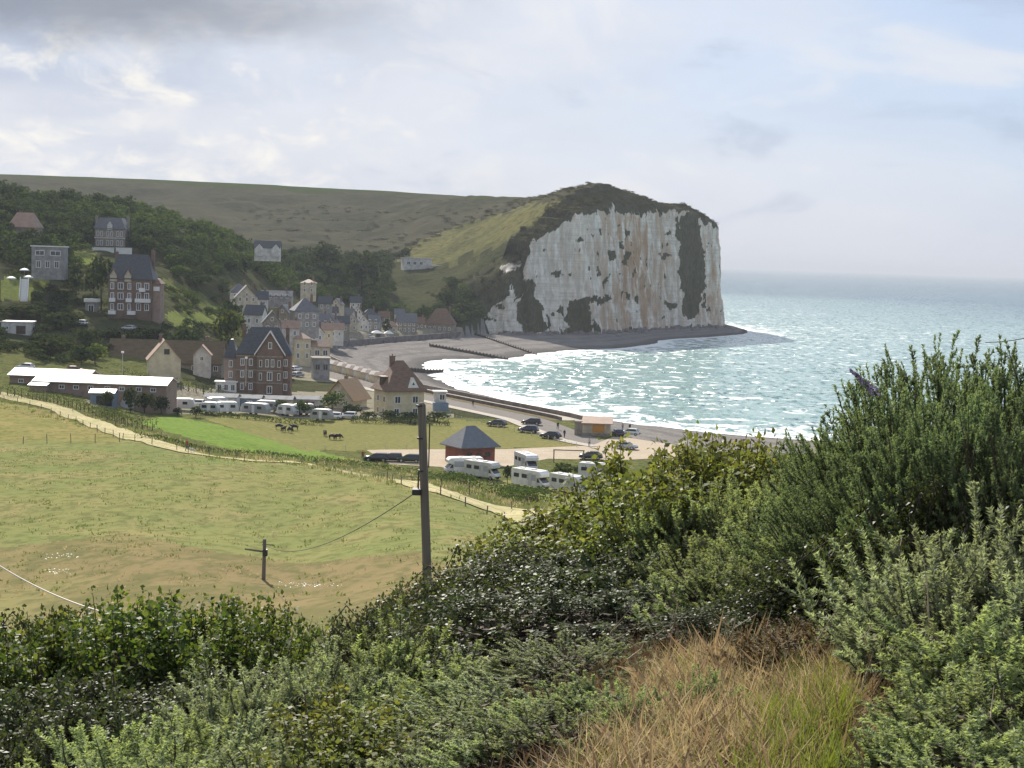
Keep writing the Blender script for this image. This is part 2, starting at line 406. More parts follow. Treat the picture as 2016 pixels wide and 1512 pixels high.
def base_h(X, Y):
    X, Y = np.asarray(X, float), np.asarray(Y, float)
    Yc = np.maximum(Y, 1.6)
    a = np.clip(X / Yc, AG[0], AG[-1])
    fu = np.interp(a, AG, np.arange(len(AG)))
    fl = np.interp(np.log(Yc), LG, np.arange(len(LG)))
    i, j = np.minimum(fu.astype(int), len(AG) - 2), np.minimum(fl.astype(int), len(LG) - 2)
    p, q = fu - i, fl - j
    return (ZG[i, j] * (1 - p) + ZG[i + 1, j] * p) * (1 - q) + (ZG[i, j + 1] * (1 - p) + ZG[i + 1, j + 1] * p) * q
def H(X, Y, raw=False):
    X, Y = np.asarray(X, float), np.asarray(Y, float)
    z = base_h(X, Y)
    # uneven ground, none on the made flat
    rough = sstep(np.abs(z - 5.0), 0.2, 3.0) * (1 - 0.93 * sstep(z, 84, 94) * sstep(Y, 1000, 1120))
    z = z + rough * (fbm(X, Y, 26.0, 3.1) * np.clip(Y / 260.0, 0.04, 4.0) * 2.2 + fbm(X, Y, 5.0, 9.0) * np.clip(Y / 400.0, 0.06, 0.9) * 0.9)
    land = inpoly(X, Y, LANDPOLY); shore = inpoly(X, Y, SHOREPOLY)
    dw = polydist(X, Y, WALL); dc = polydist(X, Y, COAST)
    dcf = polydist(X, Y, CLIFF_FOOT)
    if not raw:
        z = np.where(land, np.where(dcf < 24, z - (z + 3.0) * (1 - sstep(dcf, 13, 24)), z), z)
    if not raw:
        z = np.where(land & (dw < 6.5) & (Y > 338) & (Y < 760) & (z < 7), np.minimum(z, 3.2), z)
    beach = 3.7 * (dc / (dc + dw + 1e-3)) ** 0.9 + fbm(X, Y, 9.0, 2.0) * 0.35
    sea = -np.minimum(0.05 * dc + 0.05, 5.0)
    return np.where(land, z, np.where(shore, beach, sea))
def Hs(x, y): return float(H(np.array([x]), np.array([y]))[0])
def ground(u, v, dmin=30, dmax=1500):
    """where the sight line through a photograph pixel meets the land"""
    ds = np.geomspace(dmin, dmax, 3000)
    r = ray(u, v)
    X, Y, Z = r.x / r.y * ds, ds, CAMZ + r.z / r.y * ds
    hit = np.nonzero(H(X, Y) >= Z)[0]
    k = hit[0] if len(hit) else len(ds) - 1
    return Vector((X[k], Y[k], float(H(X[k:k + 1], Y[k:k + 1])[0])))

# ------------------------------------------------------------------ ground materials
def groundmat(name, cols, s_big=0.03, s_mid=0.22, s_fine=1.4, bump=0.6, stretch=(1, 1, 1), bd=0.25, rough=0.95, lo=0.36, hi=0.64):
    m = bpy.data.materials.new(name); m.use_nodes = True
    t = NT(m.node_tree); b = t.n['Principled BSDF']
    b.inputs['Roughness'].default_value = rough; b.inputs['Specular IOR Level'].default_value = 0.0
    pos = t.map(t.new('ShaderNodeNewGeometry').outputs['Position'], stretch)
    nb, nm, nf = t.noise(pos, s_big, 5, 0.55, 0.4), t.noise(pos, s_mid, 5, 0.6), t.noise(pos, s_fine, 4, 0.65)
    c = t.mix(t.step(nb, lo, hi), cols[0], cols[1])
    c = t.mix(t.step(t.math('ADD', t.math('MULTIPLY', nm, 0.7), t.math('MULTIPLY', nb, 0.3)), 0.47, 0.62), c, cols[2])
    c = t.mix(t.math('MULTIPLY', t.step(nf, 0.44, 0.62), 0.85), c, cols[3] if len(cols) > 3 else cols[0])
    t.l.new(c, b.inputs['Base Color'])
    bp = t.new('ShaderNodeBump'); bp.inputs['Strength'].default_value = bump; bp.inputs['Distance'].default_value = bd
    t.l.new(t.math('ADD', nf, nm), bp.inputs['Height']); t.l.new(bp.outputs[0], b.inputs['Normal'])
    return m
G = {
 'slope':  groundmat('scrub_ground', [(0.10, 0.085, 0.045), (0.06, 0.065, 0.03), (0.16, 0.12, 0.06), (0.035, 0.04, 0.02)], 0.3, 1.5, 9.0, 0.8, bd=0.05),
 'meadow': groundmat('meadow_grass', [(0.21, 0.205, 0.085), (0.17, 0.195, 0.074), (0.245, 0.215, 0.10), (0.13, 0.14, 0.056)], 0.022, 0.12, 0.9, 0.7, (1, 0.6, 1)),
 'brown':  groundmat('dry_brown_grass', [(0.20, 0.19, 0.082), (0.215, 0.17, 0.09), (0.15, 0.135, 0.065), (0.135, 0.13, 0.06)], 0.03, 0.10, 0.8, 0.7, (1, 0.5, 1)),
 'tan':    groundmat('hay_field', [(0.265, 0.215, 0.095), (0.235, 0.21, 0.082), (0.195, 0.19, 0.07), (0.14, 0.145, 0.055)], 0.03, 0.14, 1.0, 0.5, (1, 0.6, 1)),
 'bank':   groundmat('bright_grass', [(0.165, 0.235, 0.055), (0.145, 0.215, 0.05), (0.185, 0.23, 0.065), (0.11, 0.165, 0.042)], 0.05, 0.3, 1.2, 0.5),
 'verge':  groundmat('rough_verge', [(0.09, 0.115, 0.038), (0.13, 0.135, 0.052), (0.06, 0.08, 0.028), (0.16, 0.15, 0.065)], 0.10, 0.4, 1.3, 0.9, bd=0.5),
 'paddock': groundmat('paddock_grass', [(0.205, 0.19, 0.078), (0.18, 0.18, 0.066), (0.225, 0.20, 0.085), (0.14, 0.145, 0.056)], 0.02, 0.12, 1.0, 0.4),
 'hill':   groundmat('hill_scrub', [(0.05, 0.058, 0.03), (0.068, 0.07, 0.036), (0.04, 0.048, 0.026), (0.08, 0.078, 0.04)], 0.012, 0.05, 0.3, 0.9, bd=1.5),  # darkened: cloud shadow on the slope is put into the colour
 'far':    groundmat('far_pasture', [(0.075, 0.072, 0.05), (0.058, 0.062, 0.04), (0.048, 0.05, 0.034), (0.085, 0.078, 0.055)], 0.009, 0.03, 0.12, 0.7, bd=1.5),  # cloud shadow over the far valley side is painted in as darker grass
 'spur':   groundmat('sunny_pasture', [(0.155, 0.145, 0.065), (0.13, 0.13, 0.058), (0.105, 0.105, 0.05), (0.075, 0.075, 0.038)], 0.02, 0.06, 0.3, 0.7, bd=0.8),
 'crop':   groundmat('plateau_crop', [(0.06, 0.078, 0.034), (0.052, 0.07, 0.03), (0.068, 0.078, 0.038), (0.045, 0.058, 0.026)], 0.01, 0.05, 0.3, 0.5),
 'lawn':   groundmat('garden_lawn', [(0.16, 0.18, 0.055), (0.135, 0.16, 0.05), (0.175, 0.185, 0.06), (0.09, 0.115, 0.038)], 0.06, 0.3, 1.2, 0.6),
 'earth':  groundmat('village_ground', [(0.24, 0.21, 0.165), (0.19, 0.175, 0.13), (0.13, 0.14, 0.08), (0.29, 0.26, 0.20)], 0.06, 0.3, 1.2, 0.4),
 'beach':  groundmat('beach_shingle', [(0.235, 0.215, 0.20), (0.185, 0.175, 0.168), (0.27, 0.245, 0.22), (0.14, 0.135, 0.13)], 0.03, 0.2, 2.0, 0.6, bd=0.15),
}

# shingle: darker where the swash keeps it wet, storm ridges higher up
_t = NT(G['beach'].node_tree); _b = _t.n['Principled BSDF']; _src = _b.inputs['Base Color'].links[0].from_socket
_p = _t.new('ShaderNodeNewGeometry').outputs['Position']; _sp = _t.new('ShaderNodeSeparateXYZ'); _t.l.new(_p, _sp.inputs[0])
_zz = _t.math('ADD', _sp.outputs[2], _t.math('MULTIPLY', _t.noise(_p, 0.06, 3, 0.5), 0.8))
_c = _t.mix(_t.step(_zz, 0.5, 1.5, 0.75, 0.0), _src, (0.075, 0.072, 0.07))
_c = _t.mix(_t.math('MULTIPLY', _t.step(_t.math('SINE', _t.math('MULTIPLY', _zz, 7.5)), 0.35, 0.95), 0.45), _c, (0.115, 0.108, 0.10))
_t.l.new(_c, _b.inputs['Base Color'])

# ------------------------------------------------------------------ terrain sheet, split by what grows there
rings = [1.8]
while rings[-1] < 1900:
    d = rings[-1]
    rings.append(d * (1.045 if d < 14 else 1.03 if d < 85 else 1.0085 if d < 400 else 1.006 if d < 600 else 1.010))
rings = np.array(rings)
au = np.concatenate([np.arange(-880, -40, 28.0), np.arange(-40, 1560, 6.0), np.arange(1560, 2080, 9.0), np.arange(2080, 2880, 28.0)])
aa = np.interp(au, UG, AG)
TX = aa[:, None] * rings[None, :]; TY = np.repeat(rings[None, :], len(aa), 0)
TZ = H(TX, TY)
TU, TV = proj(TX, TY, TZ)
na, nr = TX.shape
fi, fj = np.meshgrid(np.arange(na - 1), np.arange(nr - 1), indexing='ij')
quads = np.stack([fi * nr + fj, (fi + 1) * nr + fj, (fi + 1) * nr + fj + 1, fi * nr + fj + 1], -1).reshape(-1, 4)
def fc(A): return ((A[:-1, :-1] + A[1:, :-1] + A[1:, 1:] + A[:-1, 1:]) / 4).ravel()
fX, fY, fZ = fc(TX), fc(TY), fc(TZ)
fU, fV = proj(fX, fY, fZ)
jit = (fbm(fX, fY, 7.0, 1.0) + fbm(fX, fY, 30.0, 4.0) * 1.2) * 18 * np.clip(fY / 200, 0.3, 1.6)
jU, jV = fU + jit * 1.5, fV + jit * 0.35
zone = np.full(len(quads), 'hill', dtype='<U8')
zone[fY < 58] = 'slope'
zone[(fY >= 58) & (fY < 240)] = 'meadow'
zone[(fY >= 58) & (fY < 84)] = 'brown'
zone[(fY >= 240) & (fY < 425)] = 'verge'
zone[(fY >= 335) & (fY < 425)] = 'hill'
Z_ = lambda poly, name, cond=True: zone.__setitem__(inpoly(jU, jV, poly) & cond, name)
mid = (fY > 82) & (fY < 420)
Z_([(-400, 1030), (0, 1080), (250, 1050), (420, 1085), (600, 1110), (820, 1085), (900, 1120), (900, 1300), (-400, 1300)], 'brown', mid)
Z_([(-900, 760), (-200, 775), (0, 790), (110, 812), (220, 858), (230, 868), (0, 868), (-900, 868)], 'tan', mid)
Z_([(-900, 725), (-200, 745), (0, 762), (150, 800), (330, 872), (420, 897), (560, 908), (700, 925), (1000, 1000), (1080, 1020), (1080, 985), (900, 935), (880, 925), (690, 905), (600, 880), (430, 800), (300, 700), (-900, 640)], 'verge', mid & (fY > 120))
Z_([(268, 832), (330, 818), (430, 836), (560, 872), (690, 903), (600, 905), (480, 893), (400, 870)], 'bank', mid)
Z_([(395, 822), (640, 826), (900, 826), (1010, 838), (1160, 868), (1170, 878), (900, 884), (600, 888), (480, 850)], 'paddock', mid & (fY > 255))
Z_([(170, 745), (400, 765), (880, 770), (880, 822), (560, 822), (380, 815), (180, 800)], 'earth', mid & (fY > 295))
far = fY > 700
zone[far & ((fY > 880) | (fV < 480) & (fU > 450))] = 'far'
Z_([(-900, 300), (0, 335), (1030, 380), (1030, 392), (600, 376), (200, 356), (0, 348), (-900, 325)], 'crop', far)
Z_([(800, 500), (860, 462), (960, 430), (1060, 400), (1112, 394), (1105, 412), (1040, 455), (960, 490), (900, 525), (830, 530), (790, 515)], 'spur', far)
zone[(fY > 420) & (fY < 720) & (fZ < 14) & (fU > 520)] = 'earth'
Z_([(320, 612), (450, 608), (465, 630), (400, 642), (330, 640)], 'lawn', (fY > 380) & (fY < 520))
Z_([(10, 540), (75, 535), (110, 560), (60, 592), (5, 590)], 'lawn', (fY > 380) & (fY < 520))
Z_([(270, 560), (330, 548), (420, 590), (470, 640), (420, 620), (340, 585)], 'verge', (fY > 380) & (fY < 560))
Z_([(130, 490), (185, 495), (175, 520), (130, 515)], 'lawn', (fY > 380) & (fY < 620))
land_f = inpoly(fX, fY, LANDPOLY)
zone[~land_f] = 'beach'
NAMES = {'slope': ('ground', 'brown scrubby ground under the gorse bushes'), 'meadow': ('meadow', None), 'brown': ('meadow_dry_strip', None), 'tan': ('hay_field', None), 'bank': ('grass_bank', None),
         'verge': ('verge', None), 'paddock': ('paddock', None), 'hill': ('hillside', None), 'far': ('valley_side', None), 'spur': ('spur_pasture', None), 'crop': ('plateau_field', None),
         'lawn': ('lawn', None), 'earth': ('village_ground', None), 'beach': ('beach', None)}
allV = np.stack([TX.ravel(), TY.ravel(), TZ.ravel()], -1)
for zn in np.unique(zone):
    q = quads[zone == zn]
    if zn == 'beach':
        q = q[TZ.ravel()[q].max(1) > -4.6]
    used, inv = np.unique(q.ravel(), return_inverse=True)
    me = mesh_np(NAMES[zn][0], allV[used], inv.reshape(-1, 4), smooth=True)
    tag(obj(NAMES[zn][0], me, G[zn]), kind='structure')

# ------------------------------------------------------------------ the sea
sa = np.concatenate([np.linspace(-1.2, -0.45, 20), np.linspace(-0.44, 0.46, 240), np.linspace(0.5, 4.0, 30)])
sr = np.concatenate([np.geomspace(60, 1500, 220), np.geomspace(1600, 34000, 40)])
SX, SY = sa[:, None] * sr[None, :], np.repeat(sr[None, :], len(sa), 0)
wv = np.exp(-np.hypot(SX, SY) / 900.0)
SZ = (np.sin(SX * 0.10 + SY * 0.42 + 4 * fbm(SX, SY, 60, 4)) * 0.28 + fbm(SX, SY, 7.0, 5.5) * 0.9) * wv
nn, mm = SX.shape
ii, jj = np.meshgrid(np.arange(nn - 1), np.arange(mm - 1), indexing='ij')
sq = np.stack([ii * mm + jj, (ii + 1) * mm + jj, (ii + 1) * mm + jj + 1, ii * mm + jj + 1], -1).reshape(-1, 4)
sme = mesh_np('sea', np.stack([SX.ravel(), SY.ravel(), SZ.ravel()], -1), sq, smooth=True)
near = np.hypot(SX, SY).ravel() < 3000
sh = np.full(SX.size, 1e3); sh[near] = polydist(SX.ravel()[near], SY.ravel()[near], COAST)
at = sme.attributes.new('shore', 'FLOAT', 'POINT'); at.data.foreach_set('value', sh.astype(np.float32))
ms = bpy.data.materials.new('sea_water'); ms.use_nodes = True
t = NT(ms.node_tree); b = t.n['Principled BSDF']
pos = t.new('ShaderNodeNewGeometry').outputs['Position']
wave1 = t.noise(t.map(pos, (0.10, 0.28, 1), rot=(0, 0, 0.25)), 1.0, 6, 0.62, 0.3)
wave2 = t.noise(t.map(pos, (0.55, 1.3, 1), rot=(0, 0, -0.2)), 1.0, 4, 0.6)
swell = t.noise(t.map(pos, (0.012, 0.03, 1)), 1.0, 3, 0.5)
shn = t.new('ShaderNodeAttribute', attribute_name='shore').outputs['Fac']
depth = t.step(shn, 10, 700)
c = t.mix(depth, (0.25, 0.37, 0.355), (0.03, 0.10, 0.135))
c = t.mix(t.math('MULTIPLY', t.step(swell, 0.4, 0.65), 0.3), c, (0.23, 0.345, 0.34))
fl = t.noise(t.map(pos, (0.16, 0.13, 1), rot=(0, 0, 0.1)), 1.0, 5, 0.6, 0.6)
thr = t.math('ADD', t.math('MULTIPLY', t.step(shn, 0, 45), 0.13), t.math('MULTIPLY', t.step(shn, 40, 420), 0.16))
foam = t.step(t.math('SUBTRACT', t.math('ADD', fl, t.math('MULTIPLY', swell, 0.25)), thr), 0.555, 0.64)
foam = t.math('MAXIMUM', foam, t.step(t.math('ADD', shn, t.math('MULTIPLY', fl, -14)), -3, 2.5, 1, 0))
c = t.mix(t.math('MULTIPLY', foam, 0.9), c, (0.80, 0.82, 0.80))
t.l.new(c, b.inputs['Base Color'])
t.put(b.inputs['Roughness'], t.math('ADD', t.math('MULTIPLY', foam, 0.4), 0.17))
b.inputs['Specular IOR Level'].default_value = 0.18
b.inputs['IOR'].default_value = 1.33
bp = t.new('ShaderNodeBump'); bp.inputs['Strength'].default_value = 1.0; bp.inputs['Distance'].default_value = 3.4
t.l.new(t.math('ADD', wave1, t.math('MULTIPLY', wave2, 0.22)), bp.inputs['Height'])
# wave facets: slopes taken straight from noise so that they do not fade with distance
fa = t.new('ShaderNodeTexNoise'); t.l.new(t.map(pos, (0.42, 0.20, 1), rot=(0, 0, 0.2)), fa.inputs['Vector']); fa.inputs['Scale'].default_value = 1.0; fa.inputs['Detail'].default_value = 4; fa.inputs['Roughness'].default_value = 0.65
gate = t.step(t.noise(t.map(pos, (0.035, 0.016, 1), (5, 2, 0)), 1.0, 4, 0.6), 0.30, 0.62, 0.75, 1.55)
vm = t.new('ShaderNodeVectorMath', operation='SUBTRACT'); t.l.new(fa.outputs['Color'], vm.inputs[0]); vm.inputs[1].default_value = (0.5, 0.5, 0.5)
v2 = t.new('ShaderNodeVectorMath', operation='MULTIPLY'); t.l.new(vm.outputs[0], v2.inputs[0]); v2.inputs[1].default_value = (2.3, 2.3, 0.0)
v3 = t.new('ShaderNodeVectorMath', operation='SCALE'); t.l.new(v2.outputs[0], v3.inputs[0]); t.l.new(gate, v3.inputs['Scale'])
v4 = t.new('ShaderNodeVectorMath', operation='ADD'); t.l.new(v3.outputs[0], v4.inputs[0]); v4.inputs[1].default_value = (0, 0, 1)
v5 = t.new('ShaderNodeVectorMath', operation='NORMALIZE'); t.l.new(v4.outputs[0], v5.inputs[0]); t.l.new(v5.outputs[0], b.inputs['Normal'])
tag(obj('sea', sme, ms), kind='structure')

# ------------------------------------------------------------------ the chalk cliff
CL = [  # foot x, y, height where the bare chalk ends, lean of the face
 (-26, 757, 5, 4), (-14, 766, 8, 4), (-9, 769, 16, 5), (-4, 771, 26, 6), (2, 770.5, 31, 6), (8, 771, 40, 6), (15, 776, 50, 7), (22, 783, 56, 7), (30, 789, 61, 7), (38, 797, 65, 7), (47, 814, 67.5, 7), (55, 832, 69, 7),
 (63, 848, 70, 7), (70, 864, 70, 7), (80, 880, 69, 7), (88, 894, 71, 7), (97, 908, 72, 7), (105, 921, 72, 6), (113, 930, 70, 5), (121, 936, 67, 4), (126, 942, 65, 4), (129, 950, 64, 4), (132, 965, 64, 4), (134, 985, 64, 5), (131, 1020, 64, 6), (128, 1060, 64, 6), (114, 1130, 64, 8), (100, 1200, 64, 8)]
cl = np.array(CL, float)
seg = np.concatenate([[0], np.cumsum(np.hypot(np.diff(cl[:, 0]), np.diff(cl[:, 1])))])
S = np.concatenate([np.arange(0, seg[21] + 1, 0.55), np.arange(seg[21] + 2, seg[-1], 5.0)])
cx, cyy = np.interp(S, seg, cl[:, 0]), np.interp(S, seg, cl[:, 1])
crim, clean = np.interp(S, seg, cl[:, 2]), np.interp(S, seg, cl[:, 3])
k = 9; ker = np.ones(2 * k + 1) / (2 * k + 1)
sm = lambda A: np.convolve(np.pad(A, k, mode='edge'), ker, 'valid')
cx, cyy = sm(cx), sm(cyy)
tx, ty = np.gradient(cx), np.gradient(cyy); tl = np.hypot(tx, ty); nx_, ny_ = -ty / tl, tx / tl        # inland side
crim = crim + fbm(S, S * 0, 9.0, 2.2) * 9 + fbm(S, S * 0, 2.2, 6.2) * 6
crim = np.maximum(crim, 4.5)
OFF = 27.0
top = np.maximum(H(cx + nx_ * OFF, cyy + ny_ * OFF, raw=True), crim + 1.5)
rows = []
NF, NS = 72, 16
for r_ in range(NF + 1):
    tt = r_ / NF
    z = -1.0 + (crim + 1.0) * tt
    off = clean * tt ** 1.3 - 1.5 * (1 - tt) ** 6 * 2
    rib = np.sin(S * 0.62 + 3 * fbm(S, S * 0 + 3, 12)) * 0.9
    off = off + fbm(S, z * 0.16, 13.0, 1.0) * 9.0 + fbm(S, z * 0.35, 4.0, 4.0) * 4.2 + fbm(S, z * 1.0, 1.7, 8.0) * 1.3 + rib * 0.7
    rows.append((cx + nx_ * off, cyy + ny_ * off, z))
lastoff = off
for r_ in range(1, NS + 1):
    tt = r_ / NS
    o2 = lastoff + (OFF - lastoff) * tt
    z = crim + (top - crim) * (tt ** 0.62) + (0 if r_ == NS else fbm(S, o2, 4.0, 3.3) * 2.4)
    rows.append((cx + nx_ * o2, cyy + ny_ * o2, z))
for o2, dz_ in ((32, 0.2), (38, -0.9), (46, -3)):
    X_, Y_ = cx + nx_ * o2, cyy + ny_ * o2
    rows.append((X_, Y_, H(X_, Y_, raw=True) + dz_))
CV = np.stack([np.stack(r_, -1) for r_ in rows], 1)                      # (S, row, 3)
ns, nrw = CV.shape[:2]
ii, jj = np.meshgrid(np.arange(ns - 1), np.arange(nrw - 1), indexing='ij')
cq = np.stack([ii * nrw + jj, (ii + 1) * nrw + jj, (ii + 1) * nrw + jj + 1, ii * nrw + jj + 1], -1).reshape(-1, 4)
cme = mesh_np('chalk_cliff', CV.reshape(-1, 3), cq, smooth=False)
# where the chalk is bare and where scrub clings to it
fr = np.repeat(np.arange(nrw)[None, :], ns, 0) / NF
SS = np.repeat(S[:, None], nrw, 1); ZZ = CV[:, :, 2]
bare = 1 - sstep(fr + fbm(SS, ZZ, 5.0, 2.0) * 0.06, 0.985, 1.0)
pu, pv = proj(CV[:, :, 0], CV[:, :, 1], CV[:, :, 2])
ju = pu + fbm(SS, ZZ, 5.0, 4.4) * 26; jv = pv + fbm(SS, ZZ, 7.0, 7.4) * 30
for poly in ([(1030, 560), (1045, 545), (1062, 600), (1085, 650), (1035, 665), (1015, 640), (1022, 590)],
             [(1118, 590), (1160, 585), (1205, 575), (1203, 588), (1160, 600), (1170, 660), (1130, 655), (1118, 625)],
             [(1330, 430), (1372, 400), (1378, 440), (1388, 520), (1382, 590), (1362, 630), (1345, 620), (1340, 540)],
             [(1306, 592), (1330, 590), (1334, 604), (1310, 606)], [(1300, 500), (1318, 498), (1322, 508), (1302, 508)],
             [(940, 560), (1000, 560), (1000, 590), (960, 620), (940, 640)], [(1000, 530), (1030, 522), (1034, 560), (1012, 600), (1003, 570)]):
    bare = np.where(inpoly(ju, jv, poly), 0.0, bare)
for poly in ([(985, 520), (1030, 508), (1030, 530), (990, 540)], [(958, 640), (985, 600), (1008, 565), (1014, 600), (1010, 650), (965, 652)]):
    bare = np.where(inpoly(ju, jv, poly), 1.0, bare)
bare = np.where((fbm(SS, ZZ, 6.0, 12.0) > 0.21) & (fr < 0.97), bare * 0.15, bare)
at = cme.attributes.new('bare', 'FLOAT', 'POINT'); at.data.foreach_set('value', bare.astype(np.float32).ravel())
och = np.exp(-((pu - 1250) / 85) ** 2) * 1.0 + np.exp(-((pu - 1400) / 30) ** 2) * 0.8 + 0.22
at = cme.attributes.new('ochre', 'FLOAT', 'POINT'); at.data.foreach_set('value', och.astype(np.float32).ravel())
mc = bpy.data.materials.new('chalk'); mc.use_nodes = True
t = NT(mc.node_tree); b = t.n['Principled BSDF']; b.inputs['Roughness'].default_value = 0.95; b.inputs['Specular IOR Level'].default_value = 0.0
pos = t.new('ShaderNodeNewGeometry').outputs['Position']
streak = t.noise(t.map(pos, (0.35, 0.35, 0.035)), 1.0, 6, 0.65, 0.5)
fine = t.noise(t.map(pos, (1.0, 1.0, 0.35)), 1.0, 5, 0.65)
bands = t.noise(t.map(pos, (0.03, 0.03, 1.1)), 1.0, 4, 0.6)
och_a = t.new('ShaderNodeAttribute', attribute_name='ochre').outputs['Fac']
bare_a = t.new('ShaderNodeAttribute', attribute_name='bare').outputs['Fac']
c = t.mix(t.step(streak, 0.35, 0.62), (0.55, 0.505, 0.43), (0.83, 0.785, 0.69))
c = t.mix(t.math('MULTIPLY', t.step(fine, 0.5, 0.72), 0.5), c, (0.42, 0.41, 0.37))
c = t.mix(t.math('MULTIPLY', t.step(bands, 0.50, 0.62), 0.4), c, (0.42, 0.39, 0.34))
c = t.mix(t.math('MULTIPLY', t.math('MULTIPLY', t.step(t.noise(t.map(pos, (0.22, 0.22, 0.03), (3, 3, 3)), 1.0, 5, 0.62, 0.4), 0.38, 0.6), och_a), 0.85), c, (0.44, 0.30, 0.19))
veg = t.mix(t.step(fine, 0.4, 0.65), (0.06, 0.068, 0.038), (0.115, 0.10, 0.06))
c = t.mix(t.step(t.math('ADD', bare_a, t.math('MULTIPLY', t.math('SUBTRACT', t.noise(t.map(pos, (0.5, 0.5, 0.18)), 1.0, 5, 0.65), 0.5), 1.5)), 0.2, 0.75), veg, c)
t.l.new(c, b.inputs['Base Color'])
bp = t.new('ShaderNodeBump'); bp.inputs['Strength'].default_value = 0.9; bp.inputs['Distance'].default_value = 0.9
t.l.new(t.math('ADD', fine, streak), bp.inputs['Height']); t.l.new(bp.outputs[0], b.inputs['Normal'])
tag(obj('chalk_cliff', cme, mc), kind='structure')
# rubble fallen along the cliff foot
_r = np.random.RandomState(8); _k = _r.randint(8, int(np.searchsorted(S, seg[22])), 420)
_o = -np.abs(_r.normal(size=420)) * 5.0 - 0.5
_x, _y = cx[_k] + nx_[_k] * _o, cyy[_k] + ny_[_k] * _o; _z = H(_x, _y); _s = 0.25 + _r.rand(420) ** 3 * 1.5
_b = np.array([(-1, -1, -.6), (1, -1, -.6), (1, 1, -.6), (-1, 1, -.6), (-.7, -.6, .7), (.6, -.7, .8), (.7, .6, .6), (-.6, .7, .75)])
_V = (_b[None] + _r.normal(size=(420, 8, 3)) * .22) * _s[:, None, None] + np.stack([_x, _y, _z], -1)[:, None]
_F = np.array([(0, 3, 2, 1), (4, 5, 6, 7), (0, 1, 5, 4), (1, 2, 6, 5), (2, 3, 7, 6), (3, 0, 4, 7)])
tag(obj('fallen_rocks', mesh_np('fallen_rocks', _V.reshape(-1, 3), (_F[None] + (np.arange(420) * 8)[:, None, None]).reshape(-1, 4)), G['beach']), 'broken chalk rubble along the foot of the cliff', 'rocks', kind='stuff')

# ================================================================== made ground: path, roads, walls
def Hm(x, y):
    """height of the terrain sheet as built"""
    x, y = np.atleast_1d(np.asarray(x, float)), np.atleast_1d(np.asarray(y, float))
    a = np.clip(x / np.maximum(y, 1.9), aa[0], aa[-1])
    fu = np.interp(a, aa, np.arange(na)); fr_ = np.interp(y, rings, np.arange(nr))
    i, j = np.minimum(fu.astype(int), na - 2), np.minimum(fr_.astype(int), nr - 2)
    p, q = fu - i, fr_ - j
    return (TZ[i, j] * (1 - p) + TZ[i + 1, j] * p) * (1 - q) + (TZ[i, j + 1] * (1 - p) + TZ[i + 1, j + 1] * p) * q
def hm(x, y): return float(Hm(x, y)[0])
def resample(pts, step):
    p = np.array([tuple(q)[:2] for q in pts], float)
    s = np.concatenate([[0], np.cumsum(np.hypot(*np.diff(p, axis=0).T))])
    t_ = np.linspace(0, s[-1], max(3, int(s[-1] / step)))
    q = np.stack([np.interp(t_, s, p[:, 0]), np.interp(t_, s, p[:, 1])], -1)
    for _ in range(3): q[1:-1] = (q[:-2] + 2 * q[1:-1] + q[2:]) / 4
    tg = np.gradient(q, axis=0); tg /= np.hypot(tg[:, 0], tg[:, 1])[:, None]
    return q, np.stack([-tg[:, 1], tg[:, 0]], -1)                     # points, left normals
def ribbon(name, q, nrm, o0, o1, dz, m, k=4, fixz=None, edge=0.0, kind='structure'):
    of = np.linspace(o0, o1, k + 1)
    ed = fbm(q[:, 0], q[:, 1], 3.0, 2.0) * edge
    X = q[:, None, 0] + nrm[:, None, 0] * (of[None] + ed[:, None]); Y = q[:, None, 1] + nrm[:, None, 1] * (of[None] + ed[:, None])
    Z = (Hm(X.ravel(), Y.ravel()).reshape(X.shape) if fixz is None else np.full(X.shape, fixz)) + dz
    n_, m_ = X.shape
    i_, j_ = np.meshgrid(np.arange(n_ - 1), np.arange(m_ - 1), indexing='ij')
    F = np.stack([i_ * m_ + j_, i_ * m_ + j_ + 1, (i_ + 1) * m_ + j_ + 1, (i_ + 1) * m_ + j_], -1).reshape(-1, 4)[:, ::-1]
    return tag(obj(name, mesh_np(name, np.stack([X.ravel(), Y.ravel(), Z.ravel()], -1), F, True), m), kind=kind)
def wallrib(q, nrm, o, th, z0, z1):
    """a wall following a plan line"""
    mb = MB(); n_ = len(q)
    L, R_ = q + nrm * o, q + nrm * (o + th)
    for i in range(n_):
        mb.v += [(L[i, 0], L[i, 1], z0), (L[i, 0], L[i, 1], z1), (R_[i, 0], R_[i, 1], z1), (R_[i, 0], R_[i, 1], z0)]
    for i in range(n_ - 1):
        for k_ in range(4): mb.f.append((4 * i + k_, 4 * i + (k_ + 1) % 4, 4 * i + 4 + (k_ + 1) % 4, 4 * i + 4 + k_))
    mb.f += [(0, 1, 2, 3), tuple(4 * (n_ - 1) + k_ for k_ in (3, 2, 1, 0))]
    return mb
pale = groundmat('chalky_track', [(0.50, 0.43, 0.27), (0.44, 0.38, 0.23), (0.36, 0.34, 0.18), (0.30, 0.29, 0.14)], 0.15, 0.5, 2.0, 0.5, bd=0.1)
asph = groundmat('worn_asphalt', [(0.20, 0.185, 0.17), (0.23, 0.21, 0.19), (0.17, 0.16, 0.15), (0.25, 0.23, 0.21)], 0.1, 0.4, 3.0, 0.25, bd=0.02, rough=0.75)
gravel = groundmat('parking_gravel', [(0.46, 0.38, 0.29), (0.42, 0.35, 0.27), (0.50, 0.42, 0.33), (0.36, 0.31, 0.24)], 0.06, 0.3, 3.0, 0.3, bd=0.03)
